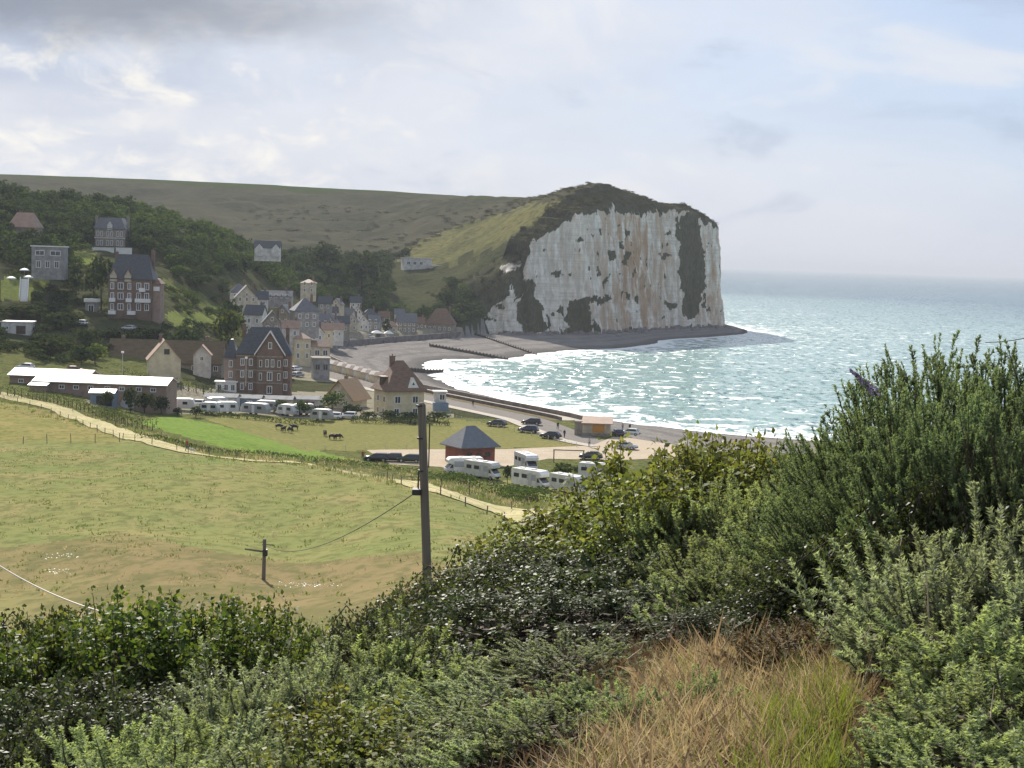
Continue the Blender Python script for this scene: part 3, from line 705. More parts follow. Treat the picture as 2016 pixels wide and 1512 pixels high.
conc = groundmat('pale_concrete', [(0.42, 0.38, 0.33), (0.47, 0.43, 0.37), (0.36, 0.33, 0.29), (0.50, 0.46, 0.40)], 0.1, 0.5, 3.0, 0.3, bd=0.02)
wallc = mat('sea_wall_concrete', (0.20, 0.17, 0.155), (0.13, 0.11, 0.10), 0.4, 0.9, bump=0.3, coord='World')

PATH_UV = [(-60, 764), (0, 777), (60, 791), (130, 810), (190, 834), (260, 860), (330, 880), (400, 897), (470, 904), (560, 912), (650, 924), (750, 942), (830, 960), (900, 978), (1000, 1006), (1060, 1022)]
pq, pn = resample([ground(u, v, 100, 420) for u, v in PATH_UV], 2.0)
ribbon('footpath', pq, pn, -2.2, 2.2, 0.10, pale, 6, edge=1.0)
wq, wnm = resample(WALL[4:16], 3.0)
flat = (wq[:, 1] > 337) & (wq[:, 1] < 745)
fq, fn = wq[flat], wnm[flat]
ribbon('promenade', fq, fn, 0.5, 5.2, 0.03, conc, 2, fixz=5.0)
ribbon('kerb_verge', fq, fn, 5.5, 8.0, 0.016, groundmat('seafront_verge', [(0.19, 0.15, 0.10), (0.16, 0.135, 0.085), (0.22, 0.18, 0.12), (0.12, 0.11, 0.06)], 0.1, 0.5, 2.0, 0.4, bd=0.05), 2, fixz=5.0)
_ff = (wq[:, 1] > 300) & (wq[:, 1] < 600); rq, rn = wq[_ff], wnm[_ff]
ribbon('seafront_road', rq, rn, 8.3, 15.5, 0.035, asph, 3, fixz=5.0)
ribbon('pavement', rq, rn, 15.7, 18.4, 0.12, conc, 2, fixz=5.0)
sw = wallrib(fq, fn, -0.1, 0.55, 0.2, 5.95).build('sea_wall', wallc)
tag(sw, 'long dark concrete sea wall curving round the bay', 'sea wall')
lw = wallrib(fq[fq[:, 1] < 520], fn[fq[:, 1] < 520], 5.22, 0.22, 4.8, 5.75).build('low_wall', wallc)
tag(lw, 'low dark wall between the promenade and the seafront verge', 'wall')

def flatpoly(name, uv, z, m):
    pts = [PZ(u, v, z) for u, v in uv]
    me = mesh_np(name, [tuple(p) for p in pts], [tuple(range(len(pts)))])
    return tag(obj(name, me, m), kind='structure')
flatpoly('car_park', [(592, 889), (760, 885), (1000, 884), (1165, 877), (1212, 858), (1330, 876), (1345, 900), (1215, 906), (1080, 903), (1000, 918), (890, 925), (868, 919), (720, 911), (640, 901)], 5.045, gravel)
# groynes on the far beach: timber posts and boards
timber_d = mat('wet_timber', (0.075, 0.06, 0.05), (0.12, 0.10, 0.085), 2.0, 0.8)
def groyne(label, a, b, h, n):
    g = thing('groyne', label, 'groyne', (a.x, a.y, 0), 0, 'timber groynes across the beach')
    A, B = Vector((0, 0, 0)), Vector((b.x - a.x, b.y - a.y, 0))
    d_ = (B - A).normalized(); s_ = d_.orthogonal().normalized() * 0.18
    post = MB().box(-0.22, 0.22, -0.22, 0.22, -1.2, h + 0.35).mesh('post')
    zz = []
    for k_ in range(n):
        p = A.lerp(B, k_ / (n - 1)); z = hm(a.x + p.x, a.y + p.y); zz.append((p, z))
        obj('post', post, timber_d, g, (p.x, p.y, z))
    for lv in range(3):
        mb = MB()
        for (p, z), (q_, z2) in zip(zz[:-1], zz[1:]):
            lo, hi = -0.3 + lv * (h + .3) / 3, -0.3 + (lv + 0.9) * (h + .3) / 3
            mb.add([p + Vector((0, 0, z + lo)) - s_, q_ + Vector((0, 0, z2 + lo)) - s_, q_ + Vector((0, 0, z2 + hi)) - s_, p + Vector((0, 0, z + hi)) - s_,
                    p + Vector((0, 0, z + lo)) + s_, q_ + Vector((0, 0, z2 + lo)) + s_, q_ + Vector((0, 0, z2 + hi)) + s_, p + Vector((0, 0, z + hi)) + s_],
                   [(0, 1, 2, 3), (4, 7, 6, 5), (0, 4, 5, 1), (3, 2, 6, 7)])
        mb.build('plank', timber_d, g)
groyne('dark timber groyne under the cliff, running down to the surf', PZ(938, 662, 3.2), PZ(1056, 697, 0.4), 0.8, 26)
groyne('broad dark groyne in the middle of the shingle beach', PZ(846, 680, 3.0), PZ(1000, 708, 0.0), 1.0, 24)
groyne('short dark groyne reaching the water just past the half-hipped house', PZ(792, 722, 2.6), PZ(872, 733, 0.0), 1.2, 14)

# ================================================================== buildings
glass = mat('window_glass', (0.03, 0.035, 0.045), rough=0.12, spec=0.6)
white_p = mat('white_paint', (0.74, 0.73, 0.70), (0.66, 0.65, 0.62), 1.2, 0.6)
cream = mat('cream_render', (0.54, 0.47, 0.35), (0.38, 0.33, 0.25), 0.8, 0.9, bump=0.1)
yellow = mat('pale_yellow_render', (0.62, 0.535, 0.36), (0.50, 0.43, 0.29), 0.7, 0.9, bump=0.1)
whiter = mat('white_render', (0.62, 0.60, 0.56), (0.44, 0.425, 0.39), 0.8, 0.85, bump=0.1)
greyr = mat('grey_render', (0.30, 0.29, 0.275), (0.20, 0.195, 0.19), 0.8, 0.9)
stone = mat('flint_stone', (0.30, 0.265, 0.215), (0.20, 0.175, 0.145), 1.6, 0.9, bump=0.3)
def brickmat(name, c1, c2, mo, sc=2.2):
    m = bpy.data.materials.new(name); m.use_nodes = True
    t = NT(m.node_tree); b = t.n['Principled BSDF']; b.inputs['Roughness'].default_value = 0.9; b.inputs['Specular IOR Level'].default_value = 0.15
    tcn = t.new('ShaderNodeTexCoord').outputs['Object']
    sp = t.new('ShaderNodeSeparateXYZ'); t.l.new(tcn, sp.inputs[0])
    cb = t.new('ShaderNodeCombineXYZ'); t.l.new(t.math('ADD', sp.outputs[0], sp.outputs[1]), cb.inputs[0]); t.l.new(sp.outputs[2], cb.inputs[1])
    bt = t.new('ShaderNodeTexBrick'); t.l.new(cb.outputs[0], bt.inputs['Vector'])
    for k_, v_ in (('Color1', c1), ('Color2', c2), ('Mortar', mo)): bt.inputs[k_].default_value = tuple(v_) + (1,)
    bt.inputs['Scale'].default_value = sc; bt.inputs['Mortar Size'].default_value = 0.015
    big = t.noise(tcn, 0.7, 4, 0.6)
    t.l.new(t.mix(t.math('MULTIPLY', t.step(big, 0.45, 0.7), 0.45), bt.outputs['Color'], tuple(x * 0.55 for x in c2)), b.inputs['Base Color'])
    return m
brick = brickmat('weathered_brick', (0.20, 0.135, 0.10), (0.145, 0.10, 0.078), (0.24, 0.20, 0.16))
brick_r = brickmat('red_brick', (0.26, 0.085, 0.06), (0.20, 0.07, 0.05), (0.22, 0.16, 0.13))
brick_p = brickmat('pinkish_brick', (0.32, 0.225, 0.18), (0.27, 0.19, 0.15), (0.32, 0.28, 0.24))
slate = mat('slate', (0.08, 0.083, 0.092), (0.05, 0.053, 0.06), 1.5, 0.5, 0.25, bump=0.12, bscale=5, stretch=(1, 1, 3))
slate_l = mat('pale_slate', (0.15, 0.153, 0.165), (0.10, 0.104, 0.115), 1.2, 0.5, 0.25, bump=0.2, stretch=(1, 1, 3))
tile_b = mat('brown_tile', (0.20, 0.125, 0.085), (0.13, 0.085, 0.06), 1.0, 0.7, bump=0.4, bscale=5, stretch=(1, 1, 3))
tile_o = mat('mossy_tile', (0.155, 0.105, 0.06), (0.10, 0.08, 0.045), 0.6, 0.75, bump=0.4, bscale=5, stretch=(1, 1, 3))
tile_p = mat('pinkish_tile', (0.34, 0.225, 0.165), (0.27, 0.18, 0.135), 0.8, 0.65, bump=0.3)
metal_w = mat('pale_sheet_roof', (0.58, 0.53, 0.46), (0.46, 0.42, 0.37), 0.5, 0.5, 0.25, stretch=(3, 0.3, 1))
wood = mat('tan_boards', (0.42, 0.28, 0.155), (0.33, 0.215, 0.12), 2.0, 0.7, stretch=(1, 1, 6))
wood_d = mat('dark_boards', (0.10, 0.075, 0.055), (0.07, 0.05, 0.04), 2.0, 0.8)
door_m = mat('dark_door', (0.09, 0.055, 0.04), rough=0.6)
grey_m = mat('grey_metal', (0.35, 0.36, 0.37), rough=0.4, metal=0.6)
blue_r = mat('blue_grey_boards', (0.22, 0.29, 0.36), (0.18, 0.24, 0.30), 1.0, 0.7)

_wc = {}
def window(parent, face, x, z, w_, h_, W, D, fm=None, gm=None):
    """window on a face of a W x D box: frame mesh with its pane as a sub-part"""
    key = (round(w_, 2), round(h_, 2))
    if key not in _wc:
        t_ = min(0.16, w_ * 0.16)
        f = MB().box(-w_ / 2, w_ / 2, -0.09, 0.12, 0, t_).box(-w_ / 2, w_ / 2, -0.07, 0.12, h_ - t_, h_).box(-w_ / 2, -w_ / 2 + t_, -0.07, 0.12, t_, h_ - t_).box(w_ / 2 - t_, w_ / 2, -0.07, 0.12, t_, h_ - t_)
        if w_ > 0.7: f.box(-t_ * 0.3, t_ * 0.3, -0.06, 0.12, t_, h_ - t_)
        p = MB().box(-w_ / 2 + t_ * 0.8, w_ / 2 - t_ * 0.8, -0.03, 0.05, t_ * 0.8, h_ - t_ * 0.8)
        _wc[key] = (f.mesh('window'), p.mesh('pane'))
    loc, rz = {'f': ((x, -D / 2, z), 0), 'b': ((x, D / 2, z), math.pi), 'l': ((-W / 2, x, z), -math.pi / 2), 'r': ((W / 2, x, z), math.pi / 2)}[face]
    f = obj('window', _wc[key][0], fm or white_p, parent, loc, rz)
    obj('pane', _wc[key][1], gm or glass, f)
    return f
def house(name, label, u, d, W, D, hw, hr, rz, wm, rm, roof='gx', ridge=None, wins=(), chim=(), door=None, cat='house', group=None, z=None, fm=None, oe=0.35, og=0.3, cm=None, v=None, base=3.0):
    x = XA(u, d) if v is None else P(u, v, d).x
    if z is None: z = min(hm(x - W / 3, d - D / 2), hm(x + W / 3, d - D / 2)) if v is None else P(u, v, d).z
    t_ = thing(name, label, cat, (x, d, z), rz, group)
    wb = MB(); a, b_ = W / 2, D / 2
    if roof == 'gx': wb.prism([(-b_, -base), (b_, -base), (b_, hw), (0, hw + hr), (-b_, hw)], -a, a, 'x')
    elif roof == 'gy': wb.prism([(-a, -base), (a, -base), (a, hw), (0, hw + hr), (-a, hw)], -b_, b_, 'y')
    else: wb.box(-a, a, -b_, b_, -base, hw)
    wb.build('wall', wm, t_)
    rb = MB()
    if roof == 'gx': rb.gable(-a, a, -b_, b_, hw + 0.04, hr, axis='x', oe=oe, og=og)
    elif roof == 'gy': rb.gable(-a, a, -b_, b_, hw + 0.04, hr, axis='y', oe=oe, og=og)
    elif roof == 'hip': rb.hip(-a, a, -b_, b_, hw - 0.05, hr, (a - b_ * 0.9 if ridge is None else ridge), oe)
    elif roof == 'mansard':
        rb.hip(-a, a, -b_, b_, hw - 0.05, hr, a * 0.72, oe, b_ * 0.72)
    elif roof == 'flat': rb.box(-a - oe, a + oe, -b_ - oe, b_ + oe, hw - 0.02, hw + max(hr, 0.25))
    rf = rb.build('roof', rm, t_)
    for cx_, cy_, ch, cw in chim:
        zt = hw + ch
        c_ = MB().box(cx_ - cw / 2, cx_ + cw / 2, cy_ - cw / 2, cy_ + cw / 2, hw - 0.5, zt).box(cx_ - cw / 2 - .07, cx_ + cw / 2 + .07, cy_ - cw / 2 - .07, cy_ + cw / 2 + .07, zt, zt + 0.15)
        c_.bar((cx_, cy_, zt + 0.15), (cx_, cy_, zt + 0.55), 0.14, 0.12)
        c_.build('chimney', cm or brick, rf)
    for wn_ in wins: window(t_, *wn_[:5], W, D, fm, *(wn_[5:]))
    if door:
        f_, dx_, dw, dh = door
        loc, r2 = {'f': ((dx_, -D / 2, 0), 0), 'l': ((-W / 2, dx_, 0), -math.pi / 2), 'r': ((W / 2, dx_, 0), math.pi / 2)}[f_]
        dd = MB().box(-dw / 2, dw / 2, -0.06, 0.1, -0.05, dh).build('door', door_m, t_, loc=loc, rz=r2)
        MB().box(dw * 0.3, dw * 0.38, -0.11, -0.05, dh * 0.45, dh * 0.52).build('handle', grey_m, dd)
    return t_
def grid(face, xs, zs, w_, h_): return [(face, x, z, w_, h_) for x in xs for z in zs]

# --- tall brick villa with slate roofs
T = house('brick_villa', 'tall brick villa with steep slate roofs and a gabled front bay', 520, 372, 13.0, 10, 9.6, 6.4, R(6), brick, slate, 'hip', 3.4,
          grid('f', (-5.0, -3.0), (0.9, 3.9, 6.8), 0.95, 1.7) + grid('f', (5.3,), (0.9, 3.9, 6.8), 0.95, 1.7) + grid('l', (-2.5, 0, 2.5), (0.9, 3.9, 6.8), 1.0, 1.7),
          [(-5.2, 2.5, 6.8, 0.9), (5.4, 2.0, 6.2, 0.9)], v=772)
bay = MB().prism([(-3.1, -3), (3.1, -3), (3.1, 10.2), (0, 14.9), (-3.1, 10.2)], -6.2, -4.9, 'y').build('front_bay', brick, T, loc=(1.6, 0, 0))
MB().gable(-3.1, 3.1, -6.2, 0.5, 10.25, 4.8, axis='y', oe=0.5, og=0.7, t=0.22).build('bay_roof', slate, T, loc=(1.6, 0, 0))
mb = MB()
for s_ in (-1, 1): mb.add([(s_ * 3.7, -6.96, 9.35), (s_ * 3.75, -6.96, 9.75), (0, -6.96, 15.55), (0, -6.96, 15.05), (s_ * 3.7, -6.82, 9.35), (s_ * 3.75, -6.82, 9.75), (0, -6.82, 15.55), (0, -6.82, 15.05)],
                          [(0, 1, 2, 3), (4, 7, 6, 5), (0, 4, 5, 1), (1, 5, 6, 2), (3, 2, 6, 7), (0, 3, 7, 4)])
mb.build('bargeboard', white_p, T, loc=(1.6, 0, 0))
for x_, z_, w_, h_ in ((0, 11.0, 0.9, 1.6), (-0.65, 6.6, 0.8, 1.9), (0.65, 6.6, 0.8, 1.9), (0, 3.3, 1.3, 2.2), (0, 0.2, 1.3, 1.9), (-2.2, 6.6, 0.7, 1.7), (2.2, 6.6, 0.7, 1.7), (-2.2, 3.4, 0.7, 1.8), (2.2, 3.4, 0.7, 1.8)):
    window(T, 'f', 1.6 + x_, z_, w_, h_, 13, 12.4)
for z_ in (2.6, 5.6, 9.0):
    MB().box(-6.56, -1.6, -5.08, -4.98, z_, z_ + 0.3).build('string_course', stone, T)
    MB().box(-1.55, 4.75, -6.29, -6.18, z_, z_ + 0.3).build('string_course', stone, T)
MB().box(-9.4, -6.4, -3.5, 4.5, -3, 8.4).build('side_wing', brick_p, T)
MB().hip(-9.4, -6.45, -3.5, 4.5, 8.4, 4.4, 0.3, 0.3, 1.4).build('wing_roof', slate, T)
for z_ in (0.8, 3.6, 6.2): window(T, 'f', -7.9, z_, 0.9, 1.7, 13, 7.0)
MB().box(-11.2, -6.3, -6.2, -3.6, -3, 2.7).box(-11.5, -6.0, -6.5, -3.55, 2.72, 3.0).build('porch', white_p, T)
for x_ in (-10.3, -8.7, -7.1): window(T, 'f', x_, 0.7, 1.1, 1.6, 13, 12.4)
for cx_, cy_, h_ in ((-3.3, 0, 17.2), (3.4, 0, 17.0)):
    MB().bar((cx_, cy_, 15.0), (cx_, cy_, h_), 0.1, 0.03).build('finial', grey_m, T)

# --- half-hipped yellow house beside the seafront
T = house('half_hipped_house', 'pale yellow house with steep brown roof and small triangular dormer beside the sea wall', 792, 338, 8.6, 8.2, 5.6, 6.6, R(27), yellow, tile_b, 'hip', 0.9,
          grid('f', (-2.2, 2.2), (0.4,), 1.3, 1.5) + grid('f', (-2.0, 2.2), (2.9,), 1.5, 1.7) + grid('l', (-2.0, 1.6), (3.0,), 1.3, 1.5) + grid('l', (-1.6, 1.6), (0.4,), 1.2, 1.4),
          [(-1.3, 1.2, 7.4, 1.0)], oe=0.7)
MB().prism([(-1.35, 0), (1.35, 0), (0, 2.3)], -4.3, -1.6, 'y').build('dormer', white_p, T, loc=(1.6, 0, 6.3))
MB().prism([(-0.3, 0), (0.3, 0), (0, 0.62)], -4.36, -4.28, 'y').build('dormer_window', glass, T, loc=(1.6, 0, 7.0))
MB().box(-4.35, -2.4, -0.9, 0.9, 6.3, 8.5).build('side_dormer', wood_d, T)
MB().box(-4.6, -2.0, -1.1, 1.1, 8.52, 8.7).build('dormer_roof', tile_p, T)
MB().box(4.3, 4.62, -3.0, 2.0, -3, 5.0).build('buttress', yellow, T)

# --- small yellow gabled house, with the long low barn behind it
house('gabled_cottage', 'small pale yellow cottage with one dark attic window in its gable', 322, 368, 7.6, 8, 3.7, 4.5, R(16), yellow, tile_p, 'gy', None, [('f', 0.5, 5.0, 1.3, 1.3)], [(-0.6, 3.0, 5.6, 0.7)], fm=wood_d, v=736)
house('long_barn', 'long low building with mossy brown roof behind the yellow cottage', 330, 392, 29, 9, 2.8, 5.2, R(2), stone, tile_o, 'gx', None,
      grid('f', (-12, -9, 7.5, 10.5, 13), (0.8,), 1.2, 1.4), [(10.0, 0.5, 6.4, 0.9), (-11.5, 0.5, 6.0, 0.8)], ('f', -6.5, 1.2, 2.1), cat='house', v=732, base=5)
T = house('dormer_annex', 'white-gabled annex with reddish eaves at the end of the mossy barn', 398, 384, 4.2, 4, 4.6, 2.2, R(8), whiter, tile_p, 'gy', None, [('f', 0, 3.0, 1.0, 1.2)], og=0.5, v=733)
# --- two long sheds with bright sheet roofs
T = house('long_shed', 'nearer of two long brick sheds with bright pale sheet roof', 209, 313, 27.5, 7.5, 2.5, 1.05, R(-3.5), brick_p, metal_w, 'gx', None,
          grid('f', (-11, -8, -5, -2, 1.5, 4.5, 8, 11), (1.0,), 1.2, 0.9), [], ('f', -12.6, 1.1, 2.0), cat='shed', oe=0.7, v=775, base=5.0)
MB().box(-13.8, -10.4, -6.2, -3.7, -3, 1.7).build('lean_to', brick_p, T)
MB().add([(-14.1, -6.6, 1.72), (-10.1, -6.6, 1.72), (-10.1, -3.7, 2.35), (-14.1, -3.7, 2.35), (-14.1, -6.6, 1.86), (-10.1, -6.6, 1.86), (-10.1, -3.7, 2.49), (-14.1, -3.7, 2.49)],
         [(0, 3, 2, 1), (4, 5, 6, 7), (0, 1, 5, 4), (1, 2, 6, 5), (2, 3, 7, 6), (3, 0, 4, 7)]).build('lean_to_roof', metal_w, T)
house('long_shed', 'farther of two long brick sheds, half hidden behind the nearer one', 108, 327, 17.0, 7.5, 2.9, 1.0, R(-3.5), brick_p, metal_w, 'gx', None,
      grid('f', (-6, -3), (1.2,), 1.2, 0.9), [], cat='shed', oe=0.7, v=764, base=5.0)
# --- big house on the slope
T = house('slope_mansion', 'large dark brick mansion with white balconies and slate roof on the slope', 262, 432, 12.0, 10, 9.3, 7.0, R(4), brick, slate, 'hip', 4.2,
          grid('f', (-4.9, -0.2), (0.6, 3.6, 6.4), 1.0, 1.9) + grid('f', (-2.6,), (0.6, 3.6, 6.4), 1.6, 1.9) + grid('f', (2.4, 4.6), (0.6, 3.6, 6.4), 1.3, 2.0), [(5.2, 1.5, 8.2, 1.0), (-5.0, 2.0, 7.4, 0.8)], v=614, base=6)
for x0, x1, z_ in ((-5.6, -4.0, 2.9), (-1.0, 0.6, 2.9), (1.5, 5.7, 2.9), (2.6, 4.2, 5.9), (-5.8, -3.8, -0.6), (-0.6, 1.6, -0.6)):
    MB().box(x0, x1, -6.1, -5.02, z_, z_ + 1.05).build('balcony', white_p, T)
for x_ in (-4.6, -0.6):
    MB().prism([(-0.95, 8.6), (0.95, 8.6), (0.95, 10.3), (0, 11.9), (-0.95, 10.3)], -5.2, -2.2, 'y').build('dormer', cream, T, loc=(x_, 0, 0))
    MB().gable(-0.95, 0.95, -5.2, -2.2, 10.35, 1.6, axis='y', t=0.15, oe=0.25, og=0.25).build('dormer_roof', tile_b, T, loc=(x_, 0, 0))
MB().box(6.02, 8.2, -4.0, 3.0, -3, 8.0).build('stair_wing', brick_p, T)
MB().hip(6.0, 8.2, -4.0, 3.0, 8.0, 1.6, 0.2, 0.3, 2.0).build('wing_roof', tile_b, T)
MB().box(6.3, 8.0, -4.2, -4.02, 6.2, 7.4).build('wing_window', white_p, T)
# --- chateau high in the trees
T = house('chateau', 'hazy grey villa with domed roof and two tall chimneys high in the wood', 221, 556, 10.6, 9, 6.6, 4.1, R(3), stone, slate_l, 'mansard', None,
          grid('f', (-4.2, -2.9, -0.7, 0.7, 2.9, 4.2), (0.6, 3.9), 0.8, 1.9), [(-5.6, 0, 4.6, 0.9), (5.6, 0, 4.6, 0.9)], cm=stone, v=487, base=6)
MB().prism([(-0.9, 6.2), (0.9, 6.2), (0.9, 8.0), (0, 9.2), (-0.9, 8.0)], -4.8, -2.5, 'y').build('dormer', whiter, T)
MB().box(-5.5, 5.5, -4.7, -4.52, 3.2, 3.5).build('string_course', whiter, T)
for lab, u0, u1, v0, d_ in (('long white terrace wall below the domed villa', 181, 224, 492, 540), ('short white terrace wall below the domed villa, nearer the sea', 228, 259, 493, 538)):
    a_ = P(u0, v0, d_); w_ = (u1 - u0) * d_ / FPX
    tag(MB().box(0, w_, 0, 0.4, -2.2, 0.9).box(-0.1, w_ + 0.1, -0.1, 0.5, 0.9, 1.05).build('terrace_wall', white_p, None, loc=(a_.x, a_.y, a_.z)), lab, 'wall', 'terrace walls')
# --- flat-roofed villa, top-left house, white garage
T = house('flat_roofed_villa', 'grey flat-roofed villa with white fascia and two rows of windows', 98, 452, 9.2, 8, 6.6, 0.3, R(8), greyr, white_p, 'flat', None,
          grid('f', (-2.2,), (4.0,), 2.6, 1.5) + grid('f', (2.2,), (4.0,), 3.0, 1.5) + grid('f', (-2.6, 0, 2.6), (0.4,), 1.4, 2.1), v=530, oe=0.3)
house('hillside_house', 'house with broad brown hipped roof half hidden in the dark trees', 50, 525, 9.0, 8, 4.5, 5.2, R(-4), stone, tile_p, 'hip', 3.0, grid('f', (-3, 0, 3), (1.2,), 1.2, 1.6), [(-2, 1, 5.6, 0.8)], v=474)
T = house('white_garage', 'low white garage block above the hedge with a flat roof', 36, 402, 7.6, 5, 3.0, 0.2, R(6), whiter, white_p, 'flat', None, [('f', -2.4, 1.0, 1.0, 1.0)], [], ('f', 1.2, 2.4, 2.1), cat='garage', v=656)
house('carport', 'small white-topped carport below the brick mansion', 181, 436, 3.2, 3, 3.6, 0.9, R(5), greyr, white_p, 'flat', None, [('f', 0.0, 0.6, 1.6, 2.2)], cat='carport', v=619)
# white garden steps
T = thing('garden_stair', 'bright white garden stair climbing the lawn', 'stairs', P(46, 590, 424))
for k_ in range(13):
    MB().box(-0.95, 0.95, 0, 0.75, -0.5, 0.30).build('step', white_p, T, loc=(-0.2 * k_, 0.7 * k_, 0.44 * k_))
for s_ in (-1, 1):
    MB().add([(s_ * 1.05, 0, 0), (s_ * 1.05 - 2.4, 8.4, 5.3), (s_ * 1.05 - 2.4, 8.4, 6.2), (s_ * 1.05, 0, 0.9), (s_ * 1.25, 0, 0), (s_ * 1.25 - 2.4, 8.4, 5.3), (s_ * 1.25 - 2.4, 8.4, 6.2), (s_ * 1.25, 0, 0.9)],
             [(0, 1, 2, 3), (4, 7, 6, 5), (3, 2, 6, 7), (0, 3, 7, 4), (1, 5, 6, 2)]).build('side_wall', white_p, T)
for lab, u_, v_ in (('round white parasol beside the top of the garden stair', 48, 532), ('lower white parasol just below the round one', 56, 546), ('small white parasol on the left of the garden stair', 22, 548)):
    p = P(u_, v_, 436 if u_ > 40 else 428); g_ = hm(p.x, p.y)
    T = thing('parasol', lab, 'parasol', (p.x, p.y, p.z - 2.0), 0, 'white parasols by the garden stair')
    MB().rev([(1.5, 1.9), (1.2, 2.25), (0.05, 2.6)], 10).build('canopy', white_p, T)
    MB().bar((0, 0, min(-0.2, g_ - p.z + 1.9)), (0, 0, 2.3), 0.04).build('pole', grey_m, T)
# --- white modern house on the spur
T = house('modern_white_house', 'bright white flat-roofed house under the sunny pasture', 819, ground(819, 530, 650, 1100).y + 4, 15.5, 9, 5.2, 0.25, R(14), whiter, white_p, 'flat', None, grid('f', (-5, -1.5, 2), (1.6,), 2.0, 1.8), v=527, base=6)
MB().box(6.5, 12.8, -6.5, 3, -6, 1.4).build('lower_block', whiter, T)
MB().box(6.3, 13.0, -6.8, 3.2, 1.42, 1.75).build('lower_roof', white_p, T)
for x_ in (8.2, 10.8): window(T, 'f', x_, -1.8, 1.5, 1.6, 15.5, 13.0)
T = house('wooded_cottage', 'pale cottage with two white gables deep in the trees', 527, 640, 10.5, 7, 2.6, 2.6, R(5), whiter, slate, 'gx', None, grid('f', (-3.5, 3.5), (0.6,), 1.4, 1.4), v=500)
for x_ in (-3.2, 3.6):
    MB().prism([(-1.7, -1), (1.7, -1), (1.7, 2.2), (0, 4.0), (-1.7, 2.2)], -4.4, -3.4, 'y').build('gable', whiter, T, loc=(x_, 0, 0))

